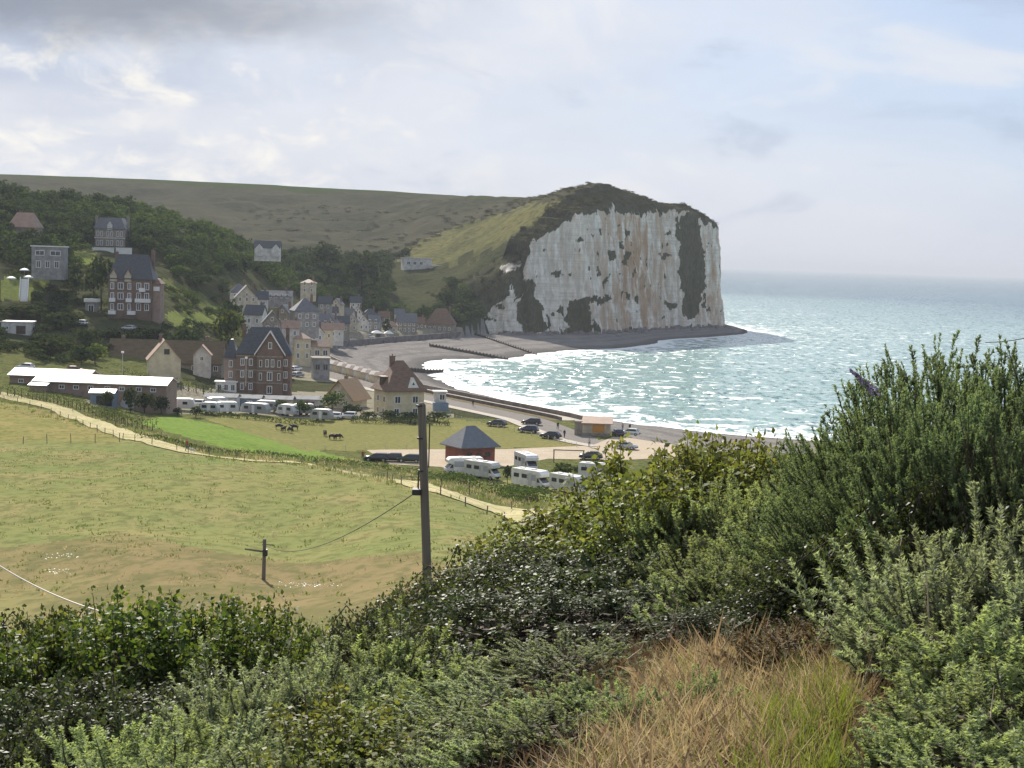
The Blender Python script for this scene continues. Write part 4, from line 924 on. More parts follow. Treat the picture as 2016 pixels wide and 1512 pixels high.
# --- the village by the beach
VIL = [  # label, u, d, v base, W, D, hw, hr, rz, wall, roof, roof type
 ('cream gabled house with blue-grey slate on the valley side', 484, 520, 612, 7.4, 7, 4.6, 3.9, 14, cream, slate_l, 'gy'),
 ('low house behind it with a thin finial and pale dormers', 470, 532, 590, 6.0, 6, 2.5, 3.2, 10, whiter, slate_l, 'hip'),
 ('long low pale-roofed building under the dark trees', 545, 570, 590, 11.5, 6, 1.4, 1.8, 2, greyr, slate_l, 'gx'),
 ('big grey slate house with a pale blue shutter edge', 599, 492, 646, 7.8, 8, 5.6, 4.2, 20, greyr, slate_l, 'hip'),
 ('cream house with overhanging roof standing above the slate houses', 607, 610, 578, 6.0, 6, 4.2, 1.6, 5, cream, tile_p, 'hip'),
 ('grey-beige gabled house just behind the brick villa', 535, 440, 655, 5.4, 6, 3.0, 3.2, 10, stone, slate_l, 'gy'),
 ('white cottage between the brick villa and the cream gabled house', 503, 470, 640, 5.6, 6, 3.4, 2.6, -6, whiter, slate, 'gx'),
 ('white-fronted house with slate roof behind the seafront road', 628, 560, 656, 7.2, 6, 4.4, 2.6, 8, whiter, slate_l, 'gx'),
 ('narrow grey house beside the white-fronted one', 652, 590, 656, 5.0, 6, 4.0, 3.0, -8, greyr, slate, 'gy'),
 ('beige house with dark slate behind the beach restaurant', 672, 620, 653, 6.0, 6, 3.6, 2.6, 12, stone, slate, 'gx'),
 ('pale gabled house in the middle of the village row', 693, 640, 651, 5.2, 6, 4.0, 3.0, 0, cream, slate_l, 'gy'),
 ('small white house with pointed gable near the village pines', 716, 655, 650, 4.6, 5, 3.4, 2.8, 6, whiter, slate, 'gy'),
 ('grey two-storey house beside the pointed gable', 736, 668, 650, 5.6, 6, 4.2, 2.2, -5, greyr, slate_l, 'gx'),
 ('stone villa with two gables at the end of the village', 800, 690, 655, 8.8, 7, 5.0, 3.6, 8, stone, slate_l, 'gx'),
 ('low pale house below the stone villa', 770, 676, 655, 5.6, 5, 3.0, 2.2, 4, cream, tile_p, 'hip'),
 ('tiny white house at the foot of the wood behind the slate houses', 655, 640, 628, 4.2, 5, 2.8, 2.2, 10, whiter, slate, 'gx'),
 ('cream house with two chimneys above the white tents', 684, 668, 634, 5.4, 5, 3.2, 2.6, -8, cream, slate_l, 'gx'),
 ('narrow white house squeezed behind the pale gabled one', 704, 680, 632, 3.6, 5, 4.0, 2.4, 4, whiter, slate_l, 'gy'),
 ('grey slate-roofed house at the wood edge above the village row', 728, 695, 630, 6.0, 5, 2.6, 2.6, 12, greyr, slate, 'hip'),
 ('low stone house at the wood edge beside the village pine', 756, 700, 634, 5.0, 5, 2.4, 2.4, -4, stone, tile_b, 'gx'),
 ('small pale house behind the stone villa', 786, 725, 630, 4.6, 5, 3.0, 2.2, 6, whiter, slate_l, 'gx'),
 ('brown-roofed cottage beside the stone villa', 826, 705, 648, 4.6, 5, 2.6, 2.8, 3, stone, tile_b, 'gx'),
 ('white gable glimpsed between the slate house and the cream restaurant', 622, 525, 672, 4.6, 5, 3.4, 2.4, 16, whiter, slate, 'gy'),
 ('yellowish terraced house behind the market tent', 640, 545, 668, 5.2, 5, 3.6, 2.0, 10, yellow, tile_p, 'gx'),
 ('white terraced house with reddish roof near the bend of the sea wall', 662, 575, 664, 5.4, 5, 3.2, 2.0, 6, whiter, tile_p, 'gx'),
 ('white house with slate roof on the bank above the cream gabled house', 512, 560, 604, 5.6, 5, 3.0, 2.6, 12, whiter, slate, 'gx'),
 ('stone house with small gable between the villa roofs', 560, 500, 640, 5.0, 6, 3.6, 3.0, -6, stone, slate_l, 'gy'),
 ('low white house under the big grey slate house', 572, 470, 664, 5.2, 5, 3.0, 2.0, 10, whiter, tile_p, 'gx'),
 ('slate-roofed house half hidden by the tower-like cream house', 640, 628, 610, 5.6, 5, 2.8, 2.6, 4, greyr, slate, 'gx'),
 ('cream cottage at the foot of the dark round tree', 664, 655, 612, 4.6, 5, 2.8, 2.4, -10, cream, slate_l, 'gy'),
 ('pale house on the edge of the wood above the tents', 700, 700, 606, 5.0, 5, 2.6, 2.4, 8, whiter, slate, 'gx'),
 ('broad brown-roofed house under the cliff woods', 868, 715, 652, 13.0, 9, 3.4, 7.4, -6, stone, tile_b, 'hip'),
]
rv = random.Random(4)
for lab, u_, d_, vb, W, D, hw, hr, rz, wm, rm, rt in VIL:
    n_ = max(2, int(W / 2.2)); zs = (0.7, 3.3) if hw > 3.9 else (0.7,)
    xs = [(-0.5 + (k_ + 0.5) / n_) * W * 0.9 for k_ in range(n_)]
    wins = grid('f', xs, zs, 0.9, 1.5)
    if rt == 'gy': wins.append(('f', 0, hw + 0.5, 0.8, 1.1))
    house('village_house', lab, u_, d_, W, D, hw, hr, R(rz), wm, rm, rt, None, wins, [(W * 0.3, 0.6, hr + 0.9, 0.7)], group='village houses', v=vb, z=None if False else P(u_, vb, d_).z)
# --- seafront pavilions, bungalows, caravans
house('beach_restaurant', 'pale yellow beach restaurant with a small pointed roof', 592, 470, 5.0, 6, 6.6, 1.8, R(18), yellow, tile_p, 'hip', 0.3, grid('f', (-1.4, 1.4), (0.6, 3.6), 1.0, 1.7), cat='restaurant', v=708)
house('beach_restaurant', 'low cream restaurant with orange awnings by the road', 622, 492, 8.2, 6, 3.4, 1.6, R(15), cream, tile_p, 'gx', None, grid('f', (-2.6, 0, 2.6), (0.5,), 1.7, 1.9), cat='restaurant', v=702)
house('ticket_pavilion', 'grey-roofed seafront pavilion with dark open front', 631, 428, 4.6, 4, 3.6, 0.3, R(15), greyr, conc, 'flat', None, grid('f', (-1.1, 1.1), (0.3,), 1.5, 1.8), cat='pavilion', v=730, fm=greyr)
awn = mat('orange_awning', (0.62, 0.33, 0.08), rough=0.8)
for k_, (u_, v_) in enumerate(((612, 692), (622, 694), (632, 690))):
    p = PZ(u_, v_ + 8, 5)
    T = thing('market_parasol', ('leftmost', 'middle', 'rightmost')[k_] + ' of three orange square parasols outside the low restaurant', 'parasol', (p.x, p.y - 1.5, 5.0), 0, 'orange parasols')
    MB().hip(-1.3, 1.3, -1.3, 1.3, 2.1, 0.8, 0.02, 0.0, 0.02).build('canopy', awn, T); MB().bar((0, 0, 0), (0, 0, 2.7), 0.05).build('pole', grey_m, T)
for k_, (u_, v_, s_, lab) in enumerate(((623, 670, 2.4, 'broad white market tent in front of the village houses'), (640, 673, 1.8, 'smaller white tent right beside the broad one'), (705, 662, 2.0, 'white tent with a red neighbour on the far promenade'),
                                       (712, 660, 1.5, 'dark red tent among the white ones on the far promenade'), (742, 662, 2.6, 'long white tent near the end of the far promenade'), (765, 661, 2.0, 'last white tent before the stone villa'))):
    p = P(u_, v_, 585 if u_ < 650 else 655); z_ = 5.0
    T = thing('tent', lab, 'tent', (p.x, p.y, z_), R(10), 'tents on the promenade')
    MB().hip(-s_, s_, -s_ * 0.8, s_ * 0.8, 2.1, 1.3, s_ * 0.15, 0.1, 0.05).build('canopy', mat('red_canvas', (0.25, 0.05, 0.05)) if 'red tent' in lab else white_p, T)
    for sx in (-1, 1):
        for sy in (-1, 1): MB().bar((sx * s_ * .95, sy * s_ * .75, 0), (sx * s_ * .95, sy * s_ * .75, 2.1), 0.05).build('leg', grey_m, T)
# row of beach cabins
cab_w = MB().prism([(-1.15, -0.1), (1.15, -0.1), (1.15, 2.2), (0, 3.0), (-1.15, 2.2)], -1.2, 1.2, 'y').mesh('wall')
cab_r = MB().gable(-1.15, 1.15, -1.2, 1.2, 2.24, 0.8, axis='y', t=0.1, oe=0.2, og=0.2).mesh('roof')
cab_d = MB().box(-0.45, 0.45, -1.27, -1.18, 0, 1.9).mesh('door')
cq_, cn_ = resample([PZ(u_, v_, 5) for u_, v_ in ((650, 728), (690, 738), (748, 755))], 0.5)
nc = 13
ORD = ['first', 'second', 'third', 'fourth', 'fifth', 'sixth', 'seventh', 'eighth', 'ninth', 'tenth', 'eleventh', 'twelfth', 'thirteenth', 'fourteenth', 'fifteenth', 'sixteenth']
for k_ in range(nc):
    p = cq_[int(k_ * (len(cq_) - 1) / (nc - 1))]
    T = thing('beach_cabin', ('cream', 'white', 'yellow')[k_ % 3] + ' beach cabin with ' + ('reddish', 'pale')[k_ % 2] + ' roof, ' + ORD[k_] + ' in the row from the village end', 'beach cabin', (p[0], p[1], 5.0), R(62), 'row of beach cabins')
    obj('wall', cab_w, (cream, whiter, yellow)[k_ % 3], T); obj('roof', cab_r, (tile_p, metal_w)[k_ % 2], T); obj('door', cab_d, (white_p, blue_r, wood)[k_ % 3], T)
# tan A-frame house, low bungalows
T = house('chalet', 'tan timber chalet with broad low gable beside the hedge', 683, 352, 6.4, 7.5, 2.6, 3.6, R(-22), cream, wood, 'gy', None, [('f', 0, 2.6, 1.3, 0.9), ('f', -1.7, 0.6, 1.1, 1.1), ('f', 1.7, 0.6, 1.1, 1.1)], [(-1.4, 2, 4.2, 0.7)], v=800, og=0.8, oe=0.9)
grey_s = mat('grey_sheet', (0.30, 0.30, 0.30), (0.22, 0.22, 0.22), 0.6, 0.8, 0.05)
BUN = [('white bungalow with dark ribbon window in front of the brick villa', 442, 334, 7.0, 2.3, whiter, grey_s, 2.6), ('low bungalow with a blue panel beside the ribbon-window one', 497, 338, 5.4, 2.2, blue_r, grey_s, 1.2),
       ('cream low wall-like bungalow under the brick villa', 545, 342, 8.6, 2.1, cream, grey_s, 1.0), ('white bungalow with a red-framed long window near the chalet', 612, 345, 6.8, 2.2, whiter, grey_s, 3.0)]
for lab, u_, d_, W, hw, wm, rm, ww in BUN:
    house('bungalow', lab, u_, d_, W, 4, hw, 0.55, R(-2), wm, rm, 'gx', None, [('f', 0.3, 1.1, ww, 0.75)], [], cat='bungalow', group='bungalows before the brick villa', fm=brick_r if 'red' in lab else white_p, oe=0.3)
CAR = [('grey caravan with a domed roof at the edge of the green bank', 418, 320, 3.6), ('pale grey caravan next to the domed one', 452, 322, 4.6), ('larger pale grey caravan near the dark shrubs', 508, 323, 6.0), ('long cream caravan behind the bright green bank', 352, 317, 7.4), ('short white caravan left of the long cream one', 268, 312, 5.6),
       ('small white caravan between the dark shrubs and the bungalows', 572, 327, 4.2), ('pale caravan tucked behind the chalet shrubs', 604, 329, 4.8), ('white caravan at the paddock hedge below the red-framed bungalow', 640, 324, 4.4), ('grey caravan behind the domed one', 432, 330, 4.6), ('cream caravan behind the larger pale grey one', 530, 331, 5.0), ('white caravan at the end of the shed near the dark bush', 312, 322, 4.8)]
for k_, (lab, u_, d_, L) in enumerate(CAR):
    d_ += (k_ * 37 % 7) - 3; p = (XA(u_, d_), d_); z_ = hm(*p); cr_ = R((-3, 14, -18, 6, 24, -28, 9, -11, 31, -6, 17)[k_ % 11])
    T = thing('caravan', lab, 'caravan', (p[0], p[1], z_), cr_, 'caravans beside the field')
    h_ = 2.5
    MB().prism([(-L / 2, 0.45), (L / 2, 0.45), (L / 2 + 0.1, 1.3), (L / 2 - 0.35, h_ - 0.15), (L / 2 - 0.9, h_), (-L / 2 + 0.9, h_), (-L / 2 + 0.35, h_ - 0.15), (-L / 2 - 0.1, 1.3)], -1.1, 1.1, 'y').build('body', mat('caravan_shell', (0.50, 0.51, 0.51), (0.42, 0.42, 0.40), 0.6, 0.5, var=0.35), T)
    for x_ in (-L * 0.28, L * 0.24): MB().box(x_ - 0.5, x_ + 0.5, -1.13, -1.05, 1.3, 1.9).build('window', glass, T)
    MB().box(-0.35, 0.3, -1.13, -1.05, 0.55, 2.1).build('door', white_p, T)
    for x_ in (-0.6, 0.6): MB().bar((x_, -1.0, 0.32), (x_, -0.8, 0.32), 0.33, n=10).build('wheel', mat('tyre', (0.02, 0.02, 0.02), rough=0.8), T)
T = house('open_shed', 'blue-grey open-fronted shed beside the track hedge', 207, 303, 4.6, 4, 2.6, 0.5, R(4), blue_r, metal_w, 'gx', None, [], cat='shed')
MB().box(-1.1, 2.0, -2.06, -1.96, 0.1, 2.1).build('opening', glass, T)
# --- hip-roofed brick hut in the car park
T = house('brick_hut', 'red brick hut with pyramid slate roof in the middle of the car park', 936, 262, 6.5, 5.8, 2.9, 3.5, R(33), brick_r, mat('polished_slate', (0.085, 0.095, 0.11), (0.06, 0.068, 0.08), 1.5, 0.32, 1.0), 'hip', 0.9, [('f', -1.8, 1.2, 1.0, 0.9, ), ('f', 1.8, 1.2, 1.0, 0.9)], [], ('f', 0, 1.0, 2.0), cat='hut', oe=0.75, z=5.0, fm=wood_d)
# --- kiosk on the promenade with an orange shutter
p = PZ(1176, 857, 5.0)
T = thing('kiosk', 'promenade kiosk with pink-grey roof and orange shutter', 'kiosk', (p.x, p.y, 5.0), R(-6))
MB().box(-3.0, 2.6, -1.8, 1.8, -0.5, 2.7).build('wall', cream, T)
MB().add([(-3.2, -2.3, 2.5), (3.1, -2.3, 2.5), (3.1, 2.1, 3.5), (-3.2, 2.1, 3.5), (-3.2, -2.3, 2.66), (3.1, -2.3, 2.66), (3.1, 2.1, 3.7), (-3.2, 2.1, 3.7)], [(0, 3, 2, 1), (4, 5, 6, 7), (0, 1, 5, 4), (1, 2, 6, 5), (2, 3, 7, 6), (3, 0, 4, 7)]).build('roof', tile_p, T)
MB().box(-0.9, 1.5, -1.88, -1.78, 0.75, 2.45).build('shutter', mat('orange_shutter', (0.52, 0.25, 0.06), (0.46, 0.22, 0.05), 3, 0.6), T)
MB().box(-3.05, 2.65, -1.95, -1.77, -0.4, 0.6).build('plinth', stone, T)
MB().box(-4.6, -3.02, -1.6, 1.6, -0.5, 2.9).build('side_shelter', stone, T)
p = PZ(873, 806, 5.0)
T = house('lookout_cabin', 'white and blue lookout cabin standing beyond the yellow house', 873, 352, 2.6, 2.4, 4.2, 0.25, R(10), whiter, white_p, 'flat', None, [('f', 0.4, 2.3, 1.4, 1.5), ('l', 0, 2.3, 1.2, 1.4)], [], cat='cabin', z=5.0)
MB().box(-1.8, 1.8, -2.3, -1.22, -0.5, 1.9).build('lower_store', blue_r, T)

# street lamps
def lamp(label, u, v0, v1, d):
    p = P(u, v1, d); h_ = (v1 - v0) * d / FPX
    T = thing('street_lamp', label, 'street lamp', (p.x, p.y, p.z), 0, 'street lamps')
    MB().bar((0, 0, -1), (0, 0, h_), 0.09, 0.06, 8).build('pole', mat('pale_pole', (0.42, 0.40, 0.37), rough=0.6), T)
    MB().box(-0.28, 0.28, -0.16, 0.16, h_, h_ + 0.42).build('lamp_head', white_p, T)
lamp('slim pale street lamp in front of the mossy barn', 241, 695, 748, 335)
lamp('pale street lamp at the corner of the brick villa', 484, 706, 752, 350)

# ================================================================== vehicles
tyre = mat('tyre', (0.02, 0.02, 0.02), rough=0.8)
rim_m = mat('alloy_rim', (0.5, 0.5, 0.52), rough=0.3, metal=0.8)
lampm = mat('headlamp_glass', (0.7, 0.7, 0.7), rough=0.15, spec=0.7)
tail_m = mat('tail_lamp', (0.4, 0.02, 0.02), rough=0.25)
trim_m = mat('black_trim', (0.025, 0.025, 0.028), rough=0.5)
def paint(name, c): return mat('paint_' + name, c, rough=0.25, spec=0.6)
def wheel_mesh(r, w_):
    a = MB().bar((0, -w_ / 2, 0), (0, w_ / 2, 0), r, n=14).mesh('wheel', False)
    b_ = MB().bar((0, -w_ / 2 - 0.02, 0), (0, w_ / 2 + 0.02, 0), r * 0.62, n=10).mesh('rim')
    return a, b_
W_CAR, W_VAN = wheel_mesh(0.32, 0.2), wheel_mesh(0.36, 0.22)
def loft(secs):
    """secs: list of rings (equal count) joined and capped"""
    mb = MB(); n = len(secs[0])
    for s_ in secs: mb.v += [tuple(p) for p in s_]
    for k_ in range(len(secs) - 1):
        for i in range(n): mb.f.append((k_ * n + i, k_ * n + (i + 1) % n, (k_ + 1) * n + (i + 1) % n, (k_ + 1) * n + i))
    mb.f += [tuple(range(n))[::-1], tuple((len(secs) - 1) * n + i for i in range(n))]
    return mb
def car_body():
    prof = [(-2.05, .42, .62, .74), (-2.0, .30, .82, .80), (-1.5, .24, .90, .86), (-0.6, .22, .93, .87), (0.9, .22, .93, .87), (1.5, .24, .90, .86), (1.95, .30, .80, .80), (2.08, .42, .62, .72)]
    secs = []
    for x, z0, z1, hw in prof:
        secs.append([(x, -hw, z0), (x, hw, z0), (x, hw, z0 + (z1 - z0) * .7), (x, hw * .92, z1), (x, -hw * .92, z1), (x, -hw, z0 + (z1 - z0) * .7)])
    return loft(secs).mesh('body', True)
def car_cabin(est):
    xr = -1.75 if est else -1.35
    secs = []
    for z, x0, x1, hw in ((0.88, -1.85 if est else -1.9, 1.15, .80), (1.38, xr, 0.35, .66), (1.46, xr + .15, 0.15, .56)):
        secs.append([(x0, -hw, z), (x1, -hw, z), (x1, hw, z), (x0, hw, z)])
    return loft(secs).mesh('cabin')
def car_glass(est, s_):
    xr = -1.75 if est else -1.35
    return MB().add([(-1.55, s_ * .80, .94), (0.95, s_ * .80, .94), (0.30, s_ * .695, 1.33), (xr + .12, s_ * .695, 1.33)], [(0, 1, 2, 3)]).mesh('side_glass')
CB, CC, CG = car_body(), {e: car_cabin(e) for e in (0, 1)}, {(e, s_): car_glass(e, s_) for e in (0, 1) for s_ in (-1, 1)}
def screen_mesh(est, front):
    xr = -1.75 if est else -1.35
    if front: q = [(1.13, -.72, .93), (1.13, .72, .93), (0.40, .60, 1.36), (0.40, -.60, 1.36)]
    else: q = [(-1.88, .72, .93), (-1.88, -.72, .93), (xr - .03, -.60, 1.36), (xr - .03, .60, 1.36)]
    off = 0.03 if front else -0.03
    return MB().add([(x + off, y, z + .01) for x, y, z in q], [(0, 1, 2, 3)]).mesh('windscreen' if front else 'rear_window')
SCR = {(e, f): screen_mesh(e, f) for e in (0, 1) for f in (0, 1)}
HL = MB().box(-.05, .05, -.16, .16, -.07, .07).mesh('lamp')
BMP = MB().box(-.10, .10, -.78, .78, -.09, .09).mesh('bumper')
def car(label, u, v, d, heading, pm, est=1, z=None, s=1.0):
    """heading: direction the bonnet points, degrees from +X"""
    p = P(u, v, d); z = hm(p.x, p.y) + 0.03 if z is None else z
    T = thing('parked_car', label, 'car', (p.x, p.y, z), R(heading), 'parked cars')
    T.scale = (s, s, s)
    obj('body', CB, pm, T); c_ = obj('cabin', CC[est], pm, T)
    obj('side_glass', CG[est, -1], glass, c_); obj('side_glass', CG[est, 1], glass, c_); obj('windscreen', SCR[est, 1], glass, c_); obj('rear_window', SCR[est, 0], glass, c_)
    for x in (-1.3, 1.3):
        for y in (-.78, .78):
            w_ = obj('wheel', W_CAR[0], tyre, T, (x, y, .32)); obj('rim', W_CAR[1], rim_m, w_)
    for y in (-.58, .58):
        obj('headlight', HL, lampm, T, (2.0, y, .66)); obj('tail_light', HL, tail_m, T, (-2.02, y, .72))
    obj('front_bumper', BMP, trim_m, T, (2.05, 0, .42)); obj('rear_bumper', BMP, trim_m, T, (-2.05, 0, .44))
    return T
dk, db, gr, si, wh, rd = paint('black', (0.02, 0.02, 0.025)), paint('navy', (0.03, 0.045, 0.085)), paint('charcoal', (0.06, 0.06, 0.065)), paint('silver', (0.45, 0.46, 0.48)), paint('white', (0.72, 0.72, 0.70)), paint('rust', (0.30, 0.10, 0.05))
def onflat(u, v): return PZ(u, v, 5.05).y
for lab, u, v, h, pm, e in (
    ('small dark car alone on the seafront road past the yellow house', 978, 839, 160, gr, 0),
    ('dark navy estate car, larger of the pair at the road bend', 1040, 851, 165, db, 1),
    ('black car just behind the navy estate at the road bend', 1046, 836, 170, dk, 1),
    ('black hatchback nearest the white roadside posts', 1084, 863, 158, dk, 0),
    ('dark charcoal saloon parked by the wooden height barrier', 1163, 904, 176, gr, 0),
    ('silver car on the grass in front of the kiosk', 1233, 884, -20, si, 1),
    ('dark car half hidden beside the kiosk', 1216, 858, 100, db, 1),
    ('white car parked behind the dark one beside the kiosk', 1240, 857, 165, wh, 0),
    ('black car with a sunlit roof, first beside the track in the car park', 741, 908, 178, dk, 1),
    ('black car parked between the first one and the utility pole', 770, 908, 182, dk, 1),
    ('dark green car parked right beside the utility pole', 806, 910, 176, paint('bottle green', (0.02, 0.04, 0.03)), 1)):
    car(lab, u, v, onflat(u, v), h, pm, e, z=5.055)
for lab, u, v, d, h, pm, e in (
    ('white car parked before the dark hedge right of the long sheds', 386, 772, 330, 175, wh, 1),
    ('white car on the drive below the brick mansion', 158, 632, 415, 170, wh, 1),
    ('silver car parked under the brick mansion', 254, 634, 416, 160, si, 0),
    ('white car above the long sheds near the edge of the photo', 50, 712, 345, 178, wh, 0),
    ('pale car in the yard behind the long sheds', 172, 722, 345, 20, wh, 1),
    ('rust-coloured car next to the pale one behind the long sheds', 148, 720, 348, 5, rd, 0),
    ('white car partly hidden by the hedge of the yellow house', 655, 828, 325, 178, wh, 1),
    ('second white car by the hedge, nearer the yellow house', 684, 826, 327, 176, wh, 1),
    ('white van-like car by the pavilion on the seafront road', 583, 708, 445, 60, wh, 1),
    ('pale car among the cabins, first on the village bend', 640, 722, 470, 60, wh, 1),
    ('dark car behind the low cream restaurant', 604, 690, 505, 40, dk, 0),
    ('silver car parked along the far promenade', 690, 668, 628, 10, si, 0),
    ('white car at the far end of the promenade by the tents', 728, 665, 640, 10, wh, 1),
    ('dark car on the far promenade between the tents', 752, 664, 645, 8, gr, 0),
    ('grey car parked beneath the seafront pavilion', 587, 722, 428, 60, si, 0)):
    car(lab, u, v, d, h, pm, e)

# ---- motorhomes
van_w = mat('motorhome_shell', (0.70, 0.70, 0.69), (0.60, 0.59, 0.56), 0.8, 0.35, 0.5, var=0.15)
van_g = mat('motorhome_grey_panel', (0.36, 0.38, 0.41), rough=0.4, spec=0.5)
def van_meshes():
    body = MB().prism([(-3.3, .45), (2.0, .45), (2.0, 1.9), (2.95, 2.05), (3.0, 2.55), (2.6, 2.95), (1.8, 3.0), (-3.2, 3.0), (-3.35, 2.8)], -1.13, 1.13, 'y').mesh('body')
    cab = loft([[(2.0, -1.0, .4), (2.0, 1.0, .4), (2.0, 1.0, 1.3), (2.0, .95, 1.9), (2.0, -.95, 1.9), (2.0, -1.0, 1.3)],
                [(2.65, -1.0, .4), (2.65, 1.0, .4), (2.65, 1.0, 1.25), (2.35, .9, 1.88), (2.35, -.9, 1.88), (2.65, -1.0, 1.25)],
                [(3.35, -.92, .42), (3.35, .92, .42), (3.35, .9, .95), (3.2, .85, 1.12), (3.2, -.85, 1.12), (3.35, -.9, .95)]]).mesh('cab')
    ws = MB().add([(3.16, -.8, 1.16), (3.16, .8, 1.16), (2.42, .8, 1.86), (2.42, -.8, 1.86)], [(0, 1, 2, 3)]).mesh('windscreen')
    for v_ in ws.vertices: v_.co.x += 0.05; v_.co.z += 0.03
    sg = [MB().add([(2.1, s_ * 1.02, 1.2), (2.75, s_ * 1.02, 1.2), (2.4, s_ * .98, 1.75), (2.1, s_ * .98, 1.75)], [(0, 1, 2, 3)]).mesh('cab_window') for s_ in (-1, 1)]
    return body, cab, ws, sg, MB().box(-.55, .55, -.03, .03, -.32, .32).mesh('window'), MB().box(-.33, .33, -.03, .03, 0, 1.95).mesh('door'), MB().box(-.35, .35, -.35, .35, 0, .14).mesh('roof_hatch'), MB().box(-.9, .9, -.02, .02, -.5, .5).mesh('grey_panel')
VB = van_meshes()
def motorhome(label, u, v, heading, s=1.0):
    p = PZ(u, v, 5.0); z = hm(p.x, p.y) + 0.03
    T = thing('motorhome', label, 'motorhome', (p.x, p.y, z), R(heading), 'white motorhomes in the car park')
    T.scale = (s, s, s)
    obj('body', VB[0], van_w, T); c_ = obj('cab', VB[1], van_w, T); obj('windscreen', VB[2], glass, c_); obj('cab_window', VB[3][0], glass, c_); obj('cab_window', VB[3][1], glass, c_)
    for y in (-1.14, 1.14):
        for x in (-2.2, -.5): obj('window', VB[4], glass, T, (x, y, 1.95))
        obj('grey_panel', VB[7], van_g, T, (1.05, y * 1.002, 1.9))
    obj('rear_window', VB[4], glass, T, (-3.36, 0, 2.0), math.pi / 2)
    obj('door', VB[5], mat('door_grey', (0.5, 0.5, 0.5), rough=0.4), T, (.75, -1.16, .6))
    for x in (-1.8, .6): obj('roof_hatch', VB[6], white_p, T, (x, 0, 3.0))
    for x in (-2.0, 2.55):
        for y in (-.98, .98):
            w_ = obj('wheel', W_VAN[0], tyre, T, (x, y, .36)); obj('rim', W_VAN[1], rim_m, w_)
    for y in (-.68, .68): obj('headlight', HL, lampm, T, (3.34, y, .82)); obj('tail_light', HL, tail_m, T, (-3.37, y, 1.0))
    obj('bumper', BMP, trim_m, T, (3.36, 0, .5))
motorhome('white motorhome, leftmost of the row, just below the brick hut', 912, 934, 196, .92)
motorhome('white motorhome with grey side, nose towards the sea, next to the leftmost one', 950, 943, -38, .92)
motorhome('white motorhome seen from the front, farther back than its neighbours', 1036, 926, -70, .95)
motorhome('white motorhome beside the green hedge, below the one seen from the front', 1045, 964, -42, .95)
motorhome('white motorhome half hidden by the leafy bush top', 1118, 976, -45, .9)
motorhome('white motorhome whose roof alone shows above the bushes', 1176, 946, -20, .9)

# ================================================================== people and animals
def skin(name, pts, edges, rad, sub=1, root=0):
    me = bpy.data.meshes.new(name); me.from_pydata(pts, edges, []); me.update()
    o = bpy.data.objects.new(name, me); COL.objects.link(o)
    md = o.modifiers.new('s', 'SKIN'); md.use_smooth_shade = True
    for k_, r_ in enumerate(rad):
        sv = me.skin_vertices[0].data[k_]; sv.radius = (r_, r_) if not isinstance(r_, tuple) else r_; sv.use_root = (k_ == root)
    if sub: o.modifiers.new('u', 'SUBSURF').levels = sub
    dg = bpy.context.evaluated_depsgraph_get()
    out_ = bpy.data.meshes.new_from_object(o.evaluated_get(dg)); out_.name = name
    bpy.data.objects.remove(o); bpy.data.meshes.remove(me)
    return out_
skin_m = mat('skin', (0.45, 0.29, 0.21), rough=0.6)
hair_m = mat('dark_hair', (0.04, 0.03, 0.025), rough=0.7)
def person_mesh(stride, top_m, leg_m):
    s = stride
    pts = [(0, 0, .95), (0, 0, 1.18), (0, 0, 1.40), (0, 0, 1.50), (0, -.01, 1.60), (0, -.01, 1.70),
           (.10, 0, .90), (.11, -s * .5, .50), (.11, -s * .7, .08), (.11, -s * .7 - .15, .04),
           (-.10, 0, .90), (-.11, s * .4, .50), (-.11, s * .8, .10), (-.11, s * .8 - .15, .05),
           (.20, 0, 1.40), (.25, s * .3, 1.13), (.26, s * .2 - .05, .87), (.26, s * .2 - .08, .78),
           (-.20, 0, 1.40), (-.25, -s * .3, 1.13), (-.26, -s * .35 - .05, .87), (-.26, -s * .35 - .08, .78)]
    ed = [(0, 1), (1, 2), (2, 3), (3, 4), (4, 5), (0, 6), (6, 7), (7, 8), (8, 9), (0, 10), (10, 11), (11, 12), (12, 13), (2, 14), (14, 15), (15, 16), (16, 17), (2, 18), (18, 19), (19, 20), (20, 21)]
    rad = [(.16, .11), (.15, .105), (.17, .10), .055, .10, .085, .095, .07, .045, .04, .095, .07, .045, .04, .065, .05, .036, .035, .065, .05, .036, .035]
    me = skin('body', pts, ed, rad)
    me.materials.clear()
    for m_ in (top_m, leg_m, skin_m, hair_m): me.materials.append(m_)
    for f in me.polygons:
        c_ = f.center
        f.material_index = (3 if (c_.z > 1.66 or (c_.z > 1.56 and c_.y > .02)) else 2 if c_.z > 1.47 else 2 if (abs(c_.x) > .21 and c_.z < .92) else 1 if c_.z < .96 else 0)
    return me
def person(label, u, v, d, rz, me, z=None):
    p = P(u, v, d); z = hm(p.x, p.y) + 0.03 if z is None else z
    o = bpy.data.objects.new('person', me); COL.objects.link(o)
    o.location = (p.x, p.y, z); o.rotation_euler = (0, 0, R(rz))
    return tag(o, label, 'person', 'people out walking')
dkc, jean, redc, pal = mat('dark_cloth', (0.03, 0.03, 0.04)), mat('denim', (0.05, 0.07, 0.12)), mat('red_cloth', (0.35, 0.05, 0.03)), mat('pale_cloth', (0.4, 0.37, 0.33))
pmesh = [person_mesh(.22, dkc, dkc), person_mesh(.05, pal, jean), person_mesh(.25, redc, jean), person_mesh(.1, dkc, jean)]
person('person in dark clothes standing on the beach top right of the kiosk', 1240, 838, PZ(1240, 838, 4.2).y, 20, pmesh[0])
person('person in pale top standing left of the dark-clothed one by the beach', 1226, 837, PZ(1226, 837, 4.2).y, -30, pmesh[1])
